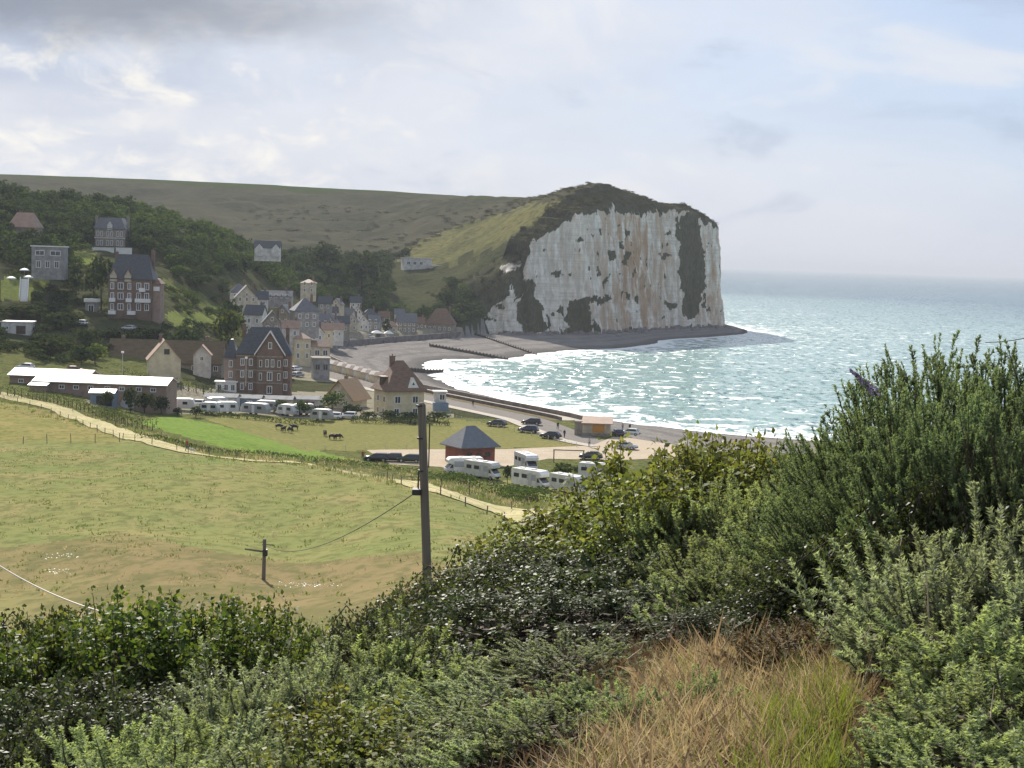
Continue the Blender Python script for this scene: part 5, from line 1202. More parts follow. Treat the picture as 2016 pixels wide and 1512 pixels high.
person('person in red top walking on the chalky footpath', 368, 888, pq[np.argmin(np.abs(proj(pq[:, 0], pq[:, 1], Hm(pq[:, 0], pq[:, 1]))[0] - 368))][1], 100, pmesh[2])
for lab, u, v, k_ in (('person in dark jacket crossing the road behind the black hatchback', 1111, 862, 3), ('person in pale top beside the height barrier car', 1160, 880, 1), ('person walking on the road left of the kiosk', 1098, 846, 0),
                      ('person at the edge of the car park near the silver car', 1205, 888, 3), ('person standing at the low wall on the promenade', 931, 800, 0), ('person in pale top strolling along the promenade by the yellow house', 866, 782, 1),
                      ('person beside the leftmost black car in the car park', 714, 906, 2)):
    person(lab, u, v, onflat(u, v), (k_ * 97 + u) % 360, pmesh[k_], 5.06)
def cow_mesh(graze):
    hz_ = .45 if graze else 1.35
    pts = [(0, 0, 1.0), (.55, 0, 1.05), (-.6, 0, 1.05), (.95, 0, 1.15 if not graze else .9), (1.2, 0, hz_), (1.45, 0, hz_ - .12),
           (.5, .2, .75), (.5, .2, .38), (.5, .2, .03), (.5, -.2, .75), (.55, -.2, .38), (.5, -.2, .03),
           (-.6, .2, .75), (-.72, .2, .42), (-.65, .2, .03), (-.6, -.2, .75), (-.66, -.2, .42), (-.6, -.2, .03), (-.85, 0, 1.05), (-.92, 0, .55)]
    ed = [(0, 1), (0, 2), (1, 3), (3, 4), (4, 5), (1, 6), (6, 7), (7, 8), (1, 9), (9, 10), (10, 11), (2, 12), (12, 13), (13, 14), (2, 15), (15, 16), (16, 17), (2, 18), (18, 19)]
    rad = [.36, .34, .33, .18, .14, .09, .13, .07, .05, .13, .07, .05, .15, .07, .05, .15, .07, .05, .06, .025]
    return skin('cow', pts, ed, rad)
cm_ = [cow_mesh(True), cow_mesh(False)]
cow_dark = mat('dark_hide', (0.045, 0.032, 0.026), (0.03, 0.022, 0.02), 2, 0.7)
for k_, (u, v, lab) in enumerate(((549, 848, 'leftmost dark cow grazing in the paddock'), (558, 853, 'dark cow grazing beside the leftmost one'), (572, 853, 'dark cow right of the first pair in the paddock'), (580, 847, 'dark cow standing farther back than the first group'),
                                  (640, 857, 'dark cow at the top of the right-hand group in the paddock'), (654, 864, 'dark cow in the middle of the right-hand group'), (666, 864, 'rightmost dark cow of the group in the paddock'))):
    p = PZ(u, v, 5.2); me = cm_[k_ % 2]
    if not me.materials: me.materials.append(None)
    o = obj('cow', me, cow_dark, None, (p.x, p.y, hm(p.x, p.y)), R((k_ * 67) % 360), 0.85)
    tag(o, lab, 'cow', 'dark cows in the paddock')
i_ = int(np.argmin(np.abs(proj(pq[:, 0], pq[:, 1], Hm(pq[:, 0], pq[:, 1]))[0] - 374)))
o = obj('dog', cm_[1], mat('white_fur', (0.6, 0.56, 0.5)), None, (pq[i_][0], pq[i_][1], hm(*pq[i_]) + 0.1), R(150), 0.42)
tag(o, 'small white dog beside the walker in red on the footpath', 'dog')

# ================================================================== poles, wires, fences
pole_m = mat('tarred_pole', (0.20, 0.175, 0.145), (0.125, 0.11, 0.09), 6.0, 0.85, bump=0.4, stretch=(4, 4, 0.04), var=0.0)
d1 = 37.0
p0, p1 = P(842, 1160, d1), P(830, 797, d1)
gz = hm(p0.x, p0.y)
T = thing('utility_pole', 'tall dark timber utility pole leaning slightly, its foot in a bush', 'utility pole', (p0.x, p0.y, gz))
rel = lambda p: (p.x - p0.x, p.y - p0.y, p.z - gz)
ax_ = (p1 - p0).normalized(); bot = p0 - ax_ * ((p0.z - gz) + 0.6)
NP = 14
loft([[tuple(Vector(rel(bot.lerp(p1, k_ / NP))) + Vector((math.cos(a_ * math.pi / 10), math.sin(a_ * math.pi / 10), 0)) * (0.118 - 0.018 * k_ / NP)) for a_ in range(20)] for k_ in range(NP + 1)]).build('pole', pole_m, T)
MB().bar(rel(p1), rel(p1 + ax_ * 0.05), 0.098, 0.06, 12).build('cap', pole_m, T)
pb = P(833, 968, d1)
MB().box(-0.26, -0.06, -0.17, 0.17, -0.07, 0.07).build('bracket', mat('dark_steel', (0.04, 0.04, 0.045), rough=0.5), T, loc=rel(pb))
MB().bar((-.12, 0, .02), (-.12, 0, .5), .018).bar((.12, 0, .6), (.12, 0, 1.7), .016).build('conduit', MATS['dark_steel'], T, loc=rel(pb))
for k_ in range(3):
    q_ = pb + ax_ * (0.5 + 0.8 * k_)
    MB().rev([(0.112, 0), (0.112, 0.04)], 12).build('band', MATS['dark_steel'], T, loc=rel(q_))
wire_m = mat('cable', (0.03, 0.03, 0.03), rough=0.6)
wire_p = mat('weathered_cable', (0.42, 0.37, 0.30), rough=0.5)
def wire(label, a, b, sag, r, m_):
    pts = []
    for k_ in range(25):
        t_ = k_ / 24; q_ = a.lerp(b, t_); pts.append((q_.x, q_.y, q_.z - sag * 4 * t_ * (1 - t_)))
    tag(MB().path(pts, [r] * 25, 5).build('overhead_wire', m_), label, 'wire', 'overhead wires')
pt2 = P(521, 1062, 92.0)
wire('thin cable slanting down from the tall pole across the meadow', pb + Vector((-.15, 0, 0)), P(524, 1075, 92.0), 0.8, 0.014, wire_m)
wire('pale sagging cable crossing the dry grass at the lower left', P(-160, 985, 30), P(240, 1215, 24), 0.35, 0.013, wire_p)
wire('thin dark cable above the sea at the right edge', P(1940, 674, 40), P(2200, 590, 36), 0.25, 0.012, wire_m)
# small pole with a cross-arm
d2 = 92.0; q0, q1 = P(518, 1180, d2), P(521, 1061, d2); gz2 = hm(q0.x, q0.y)
T = thing('utility_pole', 'small dark pole with a single crooked cross-arm standing in the meadow', 'utility pole', (q0.x, q0.y, gz2))
rl = lambda p: (p.x - q0.x, p.y - q0.y, p.z - gz2)
MB().path([(0, 0, -0.5), rl(q0.lerp(q1, .5)), rl(q1)], [0.13, 0.115, 0.10], 10).build('pole', pole_m, T)
MB().bar(rl(P(482, 1081, d2)), rl(P(526, 1087, d2)), 0.055, 0.07, 6).build('cross_arm', pole_m, T)
MB().box(-.14, .14, -.14, .14, -.2, .2).build('junction_box', MATS['dark_steel'], T, loc=rl(P(522, 1088, d2)))
MB().bar(rl(P(516, 1072, d2)), rl(P(538, 1073, d2)), 0.025).build('spike', MATS['dark_steel'], T)

# fences: posts along the footpath, along the fields and round the car park
post_m = mat('fence_post', (0.19, 0.16, 0.12), (0.13, 0.11, 0.085), 3.0, 0.85)
post_p = mat('pale_post', (0.55, 0.51, 0.44), rough=0.8)
def fence(label, pts, step, h_, pm, rail=False, hz0=0.0, thick=0.045, wires=(0.5, 0.9)):
    q, n_ = resample(pts, step)
    T = thing('fence', label, 'fence', (q[0][0], q[0][1], hm(*q[0])), 0, 'fences round the fields')
    b_ = T.location
    pmesh_ = MB().box(-thick, thick, -thick, thick, -0.4, h_).mesh('post')
    zz = Hm(q[:, 0], q[:, 1])
    rr = random.Random(len(q))
    for k_, (x, y) in enumerate(q):
        o_ = obj('post', pmesh_, pm, T, (x - b_.x, y - b_.y, zz[k_] - b_.z)); o_.rotation_euler = (rr.uniform(-.07, .07), rr.uniform(-.07, .07), rr.uniform(0, 1)); o_.scale = (1, 1, rr.uniform(.85, 1.15))
    for f_ in wires:
        pts_ = [(x - b_.x, y - b_.y, zz[k_] - b_.z + h_ * f_) for k_, (x, y) in enumerate(q)]
        MB().path(pts_, [0.05 if rail else 0.012] * len(pts_), 4).build('rail' if rail else 'wire', pm, T)
lo = pq + pn * -2.6; up = pq + pn * 2.8
fence('post and wire fence along the meadow side of the footpath', lo[::2], 6.5, 0.95, post_m)
fence('row of posts on the upper side of the footpath', up[::2], 14.0, 0.95, post_m)
fence('dark wire fence between the hay field and the meadow', [ground(u, v, 120, 300) for u, v in ((-100, 874), (60, 872), (150, 871), (235, 869))], 2.6, 1.1, post_m)
fence('short pale posts along the paddock by the seafront road', [PZ(u, v, 5) for u, v in ((898, 824), (960, 838), (1040, 856), (1105, 872), (1135, 880))], 2.2, 0.8, post_p, wires=(0.8,))
fence('low pale posts edging the car park below the paddock', [PZ(u, v, 5) for u, v in ((600, 887), (720, 884), (880, 884))], 3.0, 0.8, post_p, wires=())
T = thing('height_barrier', 'wooden height barrier at the car park entrance', 'barrier', tuple(PZ(1090, 910, 5)))
for x in (0, 5.2): MB().box(x - .1, x + .1, -.1, .1, -.3, 2.1).build('post', post_m, T)
MB().box(-.15, 5.35, -.08, .08, 2.1, 2.28).build('crossbar', post_m, T)

# ================================================================== vegetation
def leaf_quads(C, A, N, L, Wd, rng, bend=0.15):
    """rhombic leaves: centre C, long axis A, normal N, length L, width Wd"""
    A = A / np.linalg.norm(A, axis=1)[:, None]
    S_ = np.cross(A, N); S_ /= (np.linalg.norm(S_, axis=1)[:, None] + 1e-9)
    N2 = np.cross(S_, A)
    L = np.broadcast_to(L, (len(C),))[:, None]; Wd = np.broadcast_to(Wd, (len(C),))[:, None]
    b = C - A * L * 0.5; tip = C + A * L * 0.5 - N2 * L * bend
    l = C + S_ * Wd * 0.5 - A * L * 0.06; r = C - S_ * Wd * 0.5 - A * L * 0.06
    V = np.stack([b, r, tip, l], 1).reshape(-1, 3)
    F = np.arange(len(C) * 4).reshape(-1, 4)
    return V, F
def unit(rng, n):
    v = rng.normal(size=(n, 3)); return v / np.linalg.norm(v, axis=1)[:, None]
def crown(rng, lobes, n, size, low=-0.35, aspect=0.75):
    """leaf clumps spread through the outer part of several lobes; unit crown about 1 high and 1 wide"""
    lb = np.array(lobes); w_ = lb[:, 3] ** 2; k_ = rng.choice(len(lb), n, p=w_ / w_.sum())
    d_ = unit(rng, n); d_[:, 2] = np.where(d_[:, 2] < low, -d_[:, 2], d_[:, 2])
    rr = lb[k_, 3] * (0.62 + 0.46 * rng.rand(n) ** 0.6)
    C = lb[k_, :3] + d_ * rr[:, None]
    N = d_ + rng.normal(size=(n, 3)) * 0.55
    A = np.cross(N, unit(rng, n)); s_ = size * (0.55 + 0.9 * rng.rand(n))
    return leaf_quads(C, A, N, s_, s_ * aspect, rng)
def tree_lobes(rng, kind):
    if kind == 'tall': base = [(0, 0, .55, .30)] + [(rng.uniform(-.16, .16), rng.uniform(-.16, .16), z, r) for z, r in ((.35, .26), (.75, .22), (.9, .13), (.25, .24))]
    elif kind == 'shrub': base = [(0, 0, .4, .40)] + [(rng.uniform(-.3, .3), rng.uniform(-.3, .3), rng.uniform(.25, .6), rng.uniform(.2, .3)) for _ in range(5)]
    else: base = [(0, 0, .58, .34)] + [(.3 * math.cos(a) * rng.uniform(.7, 1.1), .3 * math.sin(a) * rng.uniform(.7, 1.1), rng.uniform(.42, .75), rng.uniform(.16, .26)) for a in np.arange(6) * 1.05 + rng.uniform(0, 1)] + [(rng.uniform(-.1, .1), rng.uniform(-.1, .1), .86, .16)]
    return base
rng = np.random.RandomState(11)
lf_dark = leafmat('dark_foliage', [(0.036, 0.05, 0.026), (0.045, 0.064, 0.03), (0.058, 0.078, 0.036), (0.04, 0.054, 0.03)], trans=0.22, spec=0.0, rough=0.8)
lf_mid = leafmat('mid_foliage', [(0.04, 0.065, 0.025), (0.06, 0.09, 0.03), (0.085, 0.11, 0.04), (0.05, 0.07, 0.03)], trans=0.28, spec=0.0, rough=0.8)
lf_lite = leafmat('light_foliage', [(0.07, 0.10, 0.03), (0.10, 0.14, 0.045), (0.13, 0.15, 0.055)], trans=0.3, spec=0.0, rough=0.8)
lf_brown = leafmat('brown_scrub', [(0.06, 0.055, 0.032), (0.085, 0.075, 0.042), (0.05, 0.055, 0.03)], trans=0.2, spec=0.0, rough=0.8)
bark = mat('bark', (0.07, 0.055, 0.042), (0.045, 0.036, 0.028), 3, 0.9)
NPROTO = {'round': 4, 'tall': 3, 'shrub': 4}
PROTO = {k_: [crown(rng, tree_lobes(rng, k_), 330 if k_ != 'shrub' else 260, 0.12 if k_ != 'shrub' else 0.13) for _ in range(n_)] for k_, n_ in NPROTO.items()}
PMESH = {k_: [mesh_np('crown', V, F) for V, F in v_] for k_, v_ in PROTO.items()}
def trunk_mesh(kind, k_):
    r_ = random.Random(k_ * 7 + len(kind)); mb = MB()
    top = (r_.uniform(-.04, .04), r_.uniform(-.04, .04), .62)
    mb.path([(0, 0, -.12), (0, 0, .05), (top[0] * .5, top[1] * .5, .32), top], [.038, .03, .022, .01], 6)
    for j in range(4):
        a = j * 1.6 + r_.random(); z0 = .25 + .08 * j
        mb.bar((top[0] * .4, top[1] * .4, z0), (.24 * math.cos(a), .24 * math.sin(a), z0 + .22), .013, .005, 5)
    return mb.mesh('trunk')
TMESH = {k_: [trunk_mesh(k_, i) for i in range(n_)] for k_, n_ in NPROTO.items()}
rt = random.Random(21)
def plant(name, label, cat, x, y, hgt, wid, kind, m_, group, z=None):
    k_ = rt.randrange(NPROTO[kind])
    z = hm(x, y) - 0.05 * hgt if z is None else z
    T = thing(name, label, cat, (x, y, z), rt.uniform(0, 6.28), group)
    T.scale = (wid, wid, hgt)
    obj('crown' if kind != 'shrub' else 'foliage', PMESH[kind][k_], m_, T); obj('trunk' if kind != 'shrub' else 'stem', TMESH[kind][k_], bark, T)
    return T
# trees and shrubs that stand out by themselves: label, u, v of the top, d, height, width, kind, leaves
TREES = [
 ('dark bushy tree beside the cream gabled house', 455, 590, 470, 9, 9, 'round', lf_dark), ('big round dark tree on the lawn edge above the mossy barn', 452, 612, 425, 8.5, 10, 'round', lf_mid),
 ('dark tree left of the brick mansion', 200, 508, 440, 13, 8, 'round', lf_dark), ('dark tree touching the mansion on its uphill side', 185, 530, 446, 9, 8, 'round', lf_dark),
 ('dark conifer-like tree right of the flat-roofed villa', 150, 520, 455, 9, 7, 'tall', lf_dark), ('dark tree under the hipped-roof hillside house', 55, 450, 508, 7, 10, 'round', lf_dark),
 ('dark tree beside the hipped-roof hillside house', 88, 460, 505, 8, 8, 'round', lf_dark), ('dark tree left of the hipped-roof hillside house', 10, 462, 505, 9, 9, 'round', lf_dark),
 ('round dark tree standing above the village roofs', 640, 478, 780, 16, 22, 'round', lf_dark), ('broad dark tree crown right of the round one above the village', 715, 498, 760, 12, 22, 'round', lf_dark),
 ('dark tree behind the long sheds', 95, 665, 372, 8, 12, 'round', lf_dark), ('dark shrub beside the white garage', 82, 652, 398, 4, 8, 'shrub', lf_mid),
 ('pale green tree behind the long sheds near the barn', 188, 678, 372, 6, 6, 'round', lf_lite), ('dark tree between the long sheds and the barn', 160, 680, 365, 6, 7, 'round', lf_dark),
 ('small dark round bush in front of the nearer long shed', 210, 760, 298, 2.6, 3, 'shrub', lf_dark), ('dark bush before the middle of the nearer long shed', 257, 752, 300, 3.2, 3.4, 'shrub', lf_dark),
 ('largest dark bush before the end of the nearer long shed', 285, 764, 302, 3.4, 5.0, 'shrub', lf_dark), ('dark bush beside the largest one at the shed end', 318, 770, 305, 2.6, 4, 'shrub', lf_dark),
 ('small dark bush between the caravans', 350, 798, 306, 2.0, 2.2, 'shrub', lf_dark), ('dark bush in front of the domed caravan', 386, 796, 305, 2.8, 3.0, 'shrub', lf_dark),
 ('dark rounded shrub right of the larger grey caravan', 553, 780, 330, 4.6, 4.2, 'shrub', lf_dark), ('dark shrub between the bungalow and the chalet', 590, 782, 328, 4.4, 5, 'shrub', lf_mid),
 ('leafy tree in front of the chalet', 655, 772, 336, 5.4, 6.0, 'round', lf_mid), ('dark shrub at the foot of the chalet', 690, 790, 333, 4.0, 5, 'shrub', lf_dark), ('dark shrub behind the white cars', 625, 792, 331, 3.4, 5, 'shrub', lf_dark),
 ('dark shrub at the left corner of the yellow house', 725, 806, 326, 2.6, 4, 'shrub', lf_dark), ('dark shrub under the front windows of the yellow house', 770, 803, 324, 2.8, 5, 'shrub', lf_dark), ('dark shrub below the right windows of the yellow house', 808, 806, 323, 2.6, 5, 'shrub', lf_dark), ('dark shrub by the lookout cabin', 862, 806, 326, 2.6, 5.5, 'shrub', lf_dark),
 ('dark clump of garden trees under the mansion drive', 205, 640, 405, 5, 10, 'shrub', lf_dark), ('dark garden trees left of the mansion drive', 120, 605, 412, 7, 12, 'shrub', lf_dark), ('dark garden hedge below the white stair', 55, 592, 414, 4.5, 14, 'shrub', lf_dark),
 ('dark shrubs right of the mansion drive', 310, 640, 408, 5, 9, 'shrub', lf_dark), ('dark trees behind the ridge of the mossy barn', 270, 648, 402, 5, 9, 'round', lf_dark), ('dark tree behind the middle of the mossy barn', 365, 640, 405, 6, 9, 'round', lf_dark),
 ('small bush on the car park verge right of the motorhomes', 1110, 900, 240, 2.6, 4.5, 'shrub', lf_mid), ('dark bush between two motorhomes', 1000, 908, 238, 2.2, 2.0, 'shrub', lf_dark),
 ('low bush by the charcoal saloon', 1140, 912, 250, 1.8, 3.4, 'shrub', lf_mid),
 ('grey-green tree at the end of the village under the cliff woods', 915, 590, 745, 12, 16, 'round', lf_dark), ('dark tree just above the broad brown-roofed house', 880, 570, 760, 12, 16, 'round', lf_dark), ('small village pine near the white tents', 760, 628, 672, 6, 6, 'tall', lf_dark), ('dark tree between the stone villa and the broad brown roof', 832, 600, 715, 9, 9, 'round', lf_dark),
]
for lab, u_, vt, d_, hg, wd, kd, m_ in TREES:
    p = P(u_, vt, d_); z_ = p.z - hg * 0.98; g_ = hm(p.x, p.y)
    if z_ > g_: hg = hg + (z_ - g_); z_ = g_ - 0.1
    plant('tree' if kd != 'shrub' else 'shrub', lab, 'tree' if kd != 'shrub' else 'shrub', p.x, p.y, hg, wd, kd, m_, 'trees of the village and gardens' if kd != 'shrub' else 'garden shrubs', z_)
# clipped dark hedges
def hedge(label, pts, h_, wd, m_, n_per=60, size=0.32, group='hedges'):
    q, n_ = resample(pts, 0.8); n = int(len(q) * 0.8 * n_per)
    k_ = rng.randint(0, len(q), n); s_ = rng.rand(n)
    off = (rng.rand(n) - .5) * wd; zt = rng.rand(n)
    edge = np.maximum(np.abs(off) / (wd / 2), zt)
    pick = edge > 0.55
    k_, off, zt = k_[pick], off[pick], zt[pick]
    X = q[k_, 0] + n_[k_, 0] * off + rng.normal(size=len(k_)) * .3; Y = q[k_, 1] + n_[k_, 1] * off + rng.normal(size=len(k_)) * .3
    hh = h_ * (1 + fbm(X, Y, 3.0, 5) * 0.5)
    Z = Hm(X, Y) + zt * hh
    C = np.stack([X, Y, Z], -1) - np.array([q[0][0], q[0][1], 0])
    N = np.stack([n_[k_, 0] * off / wd * 2, n_[k_, 1] * off / wd * 2, zt], -1) + rng.normal(size=(len(k_), 3)) * .5
    V, F = leaf_quads(C, np.cross(N, unit(rng, len(k_))), N, size * (.6 + .8 * rng.rand(len(k_))), size * .7, rng)
    T = thing('hedge', label, 'hedge', (q[0][0], q[0][1], 0), 0, group)
    obj('foliage', mesh_np('foliage', V, F), m_, T)
    st = MB()
    for j in range(0, len(q), 2):
        z_ = hm(*q[j]); st.bar((q[j][0] - q[0][0], q[j][1] - q[0][1], z_ - .2), (q[j][0] - q[0][0], q[j][1] - q[0][1], z_ + h_ * .8), .06 * h_, .02, 4)
    o_ = st.build('stem', bark, T); o_['kind'] = 'stuff'
hedge('dark clipped hedge left of the yellow cottage', [(XA(u_, 355), 355) for u_ in (246, 296)], 2.6, 1.6, lf_dark)
hedge('long dark hedge between the cottage and the brick villa', [(XA(u_, 352), 352) for u_ in (345, 442)], 2.8, 1.8, lf_dark)
hedge('dark hedge under the small shrubs of the yellow house', [(XA(u_, 319), 319) for u_ in (700, 890)], 1.6, 1.8, lf_dark)
hedge('low hedge between the caravans and the paddock', [(XA(u_, 312), 312) for u_ in (395, 640)], 1.1, 1.6, lf_mid)
hedge('ragged hedge along the upper side of the chalky track', [ground(u_, v_, 200, 420) for u_, v_ in ((-40, 770), (60, 784), (130, 798), (190, 818), (250, 838), (300, 848))], 2.0, 3.4, lf_mid, 40)
hedge('rough hedge between the footpath and the bright bank', [ground(u_, v_, 150, 420) for u_, v_ in ((280, 862), (380, 885), (480, 896), (590, 905), (700, 915), (830, 930))], 0.75, 2.0, lf_mid, 30)
hedge('grassy hedge on the bank below the motorhomes', [ground(u_, v_, 150, 300) for u_, v_ in ((840, 945), (920, 958), (1000, 975), (1060, 990))], 1.6, 4.0, lf_mid, 50)
hedge('dark hedge top behind the garage row', [(XA(u_, 395), 395) for u_ in (62, 200)], 2.2, 2.5, lf_dark)

# the woods: crowns that read as one mass
def wood(name, label, pts, m_, hs=(6, 10), ws=(7, 11), kinds=('round', 'round', 'tall', 'shrub'), sub=1.0):
    Vs, Fs, nb = [], [], 0
    for x, y, z in pts:
        kd = kinds[rng.randint(len(kinds))]; V, F = PROTO[kd][rng.randint(NPROTO[kd])]
        if sub < 1: n_ = int(len(F) * sub); i0 = rng.randint(0, len(F) - n_ + 1); V = V[i0 * 4:(i0 + n_) * 4]; F = np.arange(n_ * 4).reshape(-1, 4)
        a = rng.uniform(0, 6.28); c_, s_ = math.cos(a), math.sin(a)
        hg, wd = rng.uniform(*hs), rng.uniform(*ws)
        U = np.stack([(V[:, 0] * c_ - V[:, 1] * s_) * wd + x, (V[:, 0] * s_ + V[:, 1] * c_) * wd + y, V[:, 2] * hg + z - hg * 0.15], -1)
        Vs.append(U); Fs.append(F + nb); nb += len(V)
    if not Vs: return
    return tag(obj(name, mesh_np(name, np.concatenate(Vs), np.concatenate(Fs)), m_), label, 'woodland', kind='stuff')
def scatter(poly, spacing, dmin, dmax, seed=0, avoid=()):
    r_ = np.random.RandomState(seed)
    a0, a1 = XA(min(p[0] for p in poly), 1), XA(max(p[0] for p in poly), 1)
    X, Y = [], []
    n = int((dmax ** 2 - dmin ** 2) / 2 * (a1 - a0) / spacing ** 2)
    Y = np.sqrt(r_.uniform(dmin ** 2, dmax ** 2, n)); X = r_.uniform(a0, a1, n) * Y
    Z = Hm(X, Y); U, V = proj(X, Y, Z)
    ok = inpoly(U, V, poly) & inpoly(X, Y, LANDPOLY)
    for (u0, u1, v0, v1, dm) in avoid: ok &= ~((U > u0) & (U < u1) & (V > v0) & (V < v1) & (Y < dm))
    return np.stack([X, Y, Z], -1)[ok]
KEEP = [(15, 85, 410, 500, 530), (55, 140, 478, 560, 460), (175, 265, 430, 525, 560), (205, 325, 500, 660, 440), (0, 70, 515, 620, 445), (490, 565, 480, 530, 645), (770, 880, 500, 612, 885), (150, 210, 585, 660, 440), (0, 75, 625, 690, 410), (440, 650, 545, 680, 640)]
WOOD = [(-300, 330), (0, 340), (60, 360), (110, 380), (280, 390), (430, 440), (560, 484), (640, 500), (700, 512), (790, 505), (870, 548), (940, 598), (960, 645), (900, 640), (780, 622), (690, 612), (640, 600), (560, 575), (470, 560), (430, 590), (330, 545), (300, 505), (250, 500), (150, 520), (110, 570), (0, 520), (-300, 600)]
_wp = scatter(WOOD, 6.2, 440, 900, 3, KEEP); _ws = fbm(_wp[:, 0], _wp[:, 1], 45.0, 2.0) + rng.normal(size=len(_wp)) * .07
wood('woodland', 'dark wood covering the hillside above the village', _wp[_ws < 0.05], lf_dark, (5, 9), (7, 11), sub=0.62)
wood('light_woodland', 'lighter green trees mixed into the hillside wood', _wp[_ws >= 0.05], lf_mid, (4, 8), (6, 10), sub=0.62)
wood('hillside_scrub', 'dark scrub and gardens on the lower slope', scatter([(-300, 560), (0, 590), (110, 575), (150, 540), (210, 600), (300, 650), (440, 640), (470, 650), (440, 668), (200, 672), (120, 690), (-300, 720)], 5.2, 345, 470, 5, KEEP + [(315, 470, 600, 645, 470), (215, 450, 660, 720, 380)]), lf_dark, (2.5, 5), (4, 7), ('shrub', 'round', 'shrub'), 0.7)
wood('garden_scrub', 'dark garden trees behind the long sheds', scatter([(-300, 690), (60, 690), (215, 670), (225, 712), (140, 722), (60, 716), (-300, 735)], 5.0, 328, 400, 15, [(30, 70, 690, 720, 350), (130, 200, 700, 730, 352)]), lf_dark, (2, 4.2), (3.5, 6), ('shrub', 'round'), 0.7)
wood('slope_brush', 'mid green brush between the hillside gardens', scatter([(-100, 560), (150, 500), (330, 560), (460, 600), (440, 640), (300, 600), (150, 640), (-100, 700)], 9, 345, 540, 6, KEEP), lf_mid, (2, 4.5), (3.5, 6), ('shrub',), 0.7)
wood('spur_scrub', 'brown scrub lining the cliff edge and the spur pasture', scatter([(740, 505), (800, 478), (900, 435), (1000, 398), (1110, 368), (1225, 362), (1262, 388), (1400, 402), (1400, 425), (1240, 410), (1130, 398), (1060, 398), (960, 430), (870, 462), (800, 500)], 6.5, 780, 1120, 7), lf_brown, (0.8, 1.8), (3, 6), ('shrub',), 0.35)
_cs = CV[:int(np.searchsorted(S, seg[21])), NF + 1:, :].reshape(-1, 3)
wood('cliff_top_scrub', 'dark brown scrub strip above the chalk face', _cs[rng.choice(len(_cs), 620, replace=False)] - [0, 0, 0.4], lf_brown, (1.2, 2.6), (3, 6), ('shrub',), 0.4)
wood('valley_scrub', 'scattered dark scrub on the far valley side', scatter([(430, 410), (640, 405), (850, 420), (960, 400), (900, 450), (800, 490), (700, 505), (560, 480)], 16, 850, 1250, 9), lf_brown, (0.8, 2.0), (4, 9), ('shrub',), 0.3)

# tufts in the meadow, rough verge growth
def tufts(name, label, pts, h_, m_, n_bl=9, spread=0.35, lean=0.5, wd=0.05):
    n = len(pts); k_ = np.repeat(np.arange(n), n_bl); B = pts[k_] + np.concatenate([rng.normal(size=(n * n_bl, 2)) * spread, np.zeros((n * n_bl, 1))], 1)
    d_ = unit(rng, n * n_bl); d_[:, 2] = np.abs(d_[:, 2]) + lean * 2; d_ /= np.linalg.norm(d_, axis=1)[:, None]
    L = h_ * (.5 + .8 * rng.rand(n * n_bl)); S_ = np.cross(d_, unit(rng, n * n_bl)); S_ /= np.linalg.norm(S_, axis=1)[:, None]
    w_ = (wd * (.6 + .8 * rng.rand(n * n_bl)))[:, None]
    V = np.stack([B - S_ * w_, B + S_ * w_, B + d_ * L[:, None]], 1).reshape(-1, 3)
    return tag(obj(name, mesh_np(name, V, np.arange(len(V)).reshape(-1, 3)), m_), label, 'grass', kind='stuff')
gr_green = leafmat('tuft_green', [(0.10, 0.13, 0.045), (0.135, 0.165, 0.06), (0.17, 0.185, 0.075)], trans=0.3, rough=0.8, spec=0.0)
gr_tan = leafmat('tuft_tan', [(0.45, 0.36, 0.20), (0.54, 0.44, 0.26), (0.32, 0.25, 0.135), (0.62, 0.53, 0.34), (0.33, 0.31, 0.14)], trans=0.35, rough=0.8, spec=0.05, tcol=(1.0, 0.95, 0.8))
MEAD = [(-60, 880), (300, 890), (560, 920), (760, 955), (1000, 1020), (1000, 1100), (700, 1180), (-60, 1180)]
tufts('meadow_tufts', 'darker grass tufts dotted over the meadow', scatter(MEAD, 3.0, 62, 245, 12), 0.20, gr_green, 8, 0.40, 0.3, 0.06)
tufts('dry_tufts', 'dry tan tufts on the meadow', scatter(MEAD, 3.0, 62, 245, 13), 0.18, gr_tan, 7, 0.40, 0.3, 0.05)
_vg = scatter([(-60, 755), (150, 795), (400, 880), (700, 905), (900, 930), (1080, 985), (1080, 1030), (900, 985), (600, 920), (400, 905), (200, 850), (-60, 790)], 1.6, 130, 330, 14)
_vg = _vg[polydist(_vg[:, 0], _vg[:, 1], [tuple(q_) for q_ in pq[::4]]) > 2.2]
tufts('verge_growth', 'rough grass along the footpath and bank', _vg[::2], 0.5, gr_green, 8, 0.3, 0.6, 0.06)
tufts('verge_straw', 'straw-coloured grass along the footpath', _vg[1::2], 0.45, gr_tan, 7, 0.3, 0.6, 0.045)
# white flower heads low in the dry strip
def blossoms(label, uvs, n, d):
    C = []
    for k_ in range(n):
        u_, v_ = uvs[0] + (uvs[1] - uvs[0]) * rng.rand(), uvs[2] + (uvs[3] - uvs[2]) * rng.rand()
        p = ground(u_, v_, 60, 200); C.append((p.x, p.y, p.z + .35 + .2 * rng.rand()))
    C = np.array(C); N = np.tile([0, .3, 1.0], (n, 1)) + rng.normal(size=(n, 3)) * .35
    V, F = leaf_quads(C, unit(rng, n) * [1, 1, .1], N, .07 + .08 * rng.rand(n), .08, rng)
    tag(obj('white_flowers', mesh_np('white_flowers', V, F), mat('petal_white', (0.8, 0.8, 0.76), rough=0.6)), label, 'flowers', kind='stuff')
blossoms('white flower heads in the dark strip at the left', (75, 158, 1103, 1113), 60, 95)
blossoms('white flower heads just above the hedge at the left', (88, 142, 1135, 1143), 45, 92)
blossoms('line of white flower heads right of the small pole', (545, 665, 1163, 1171), 80, 90)

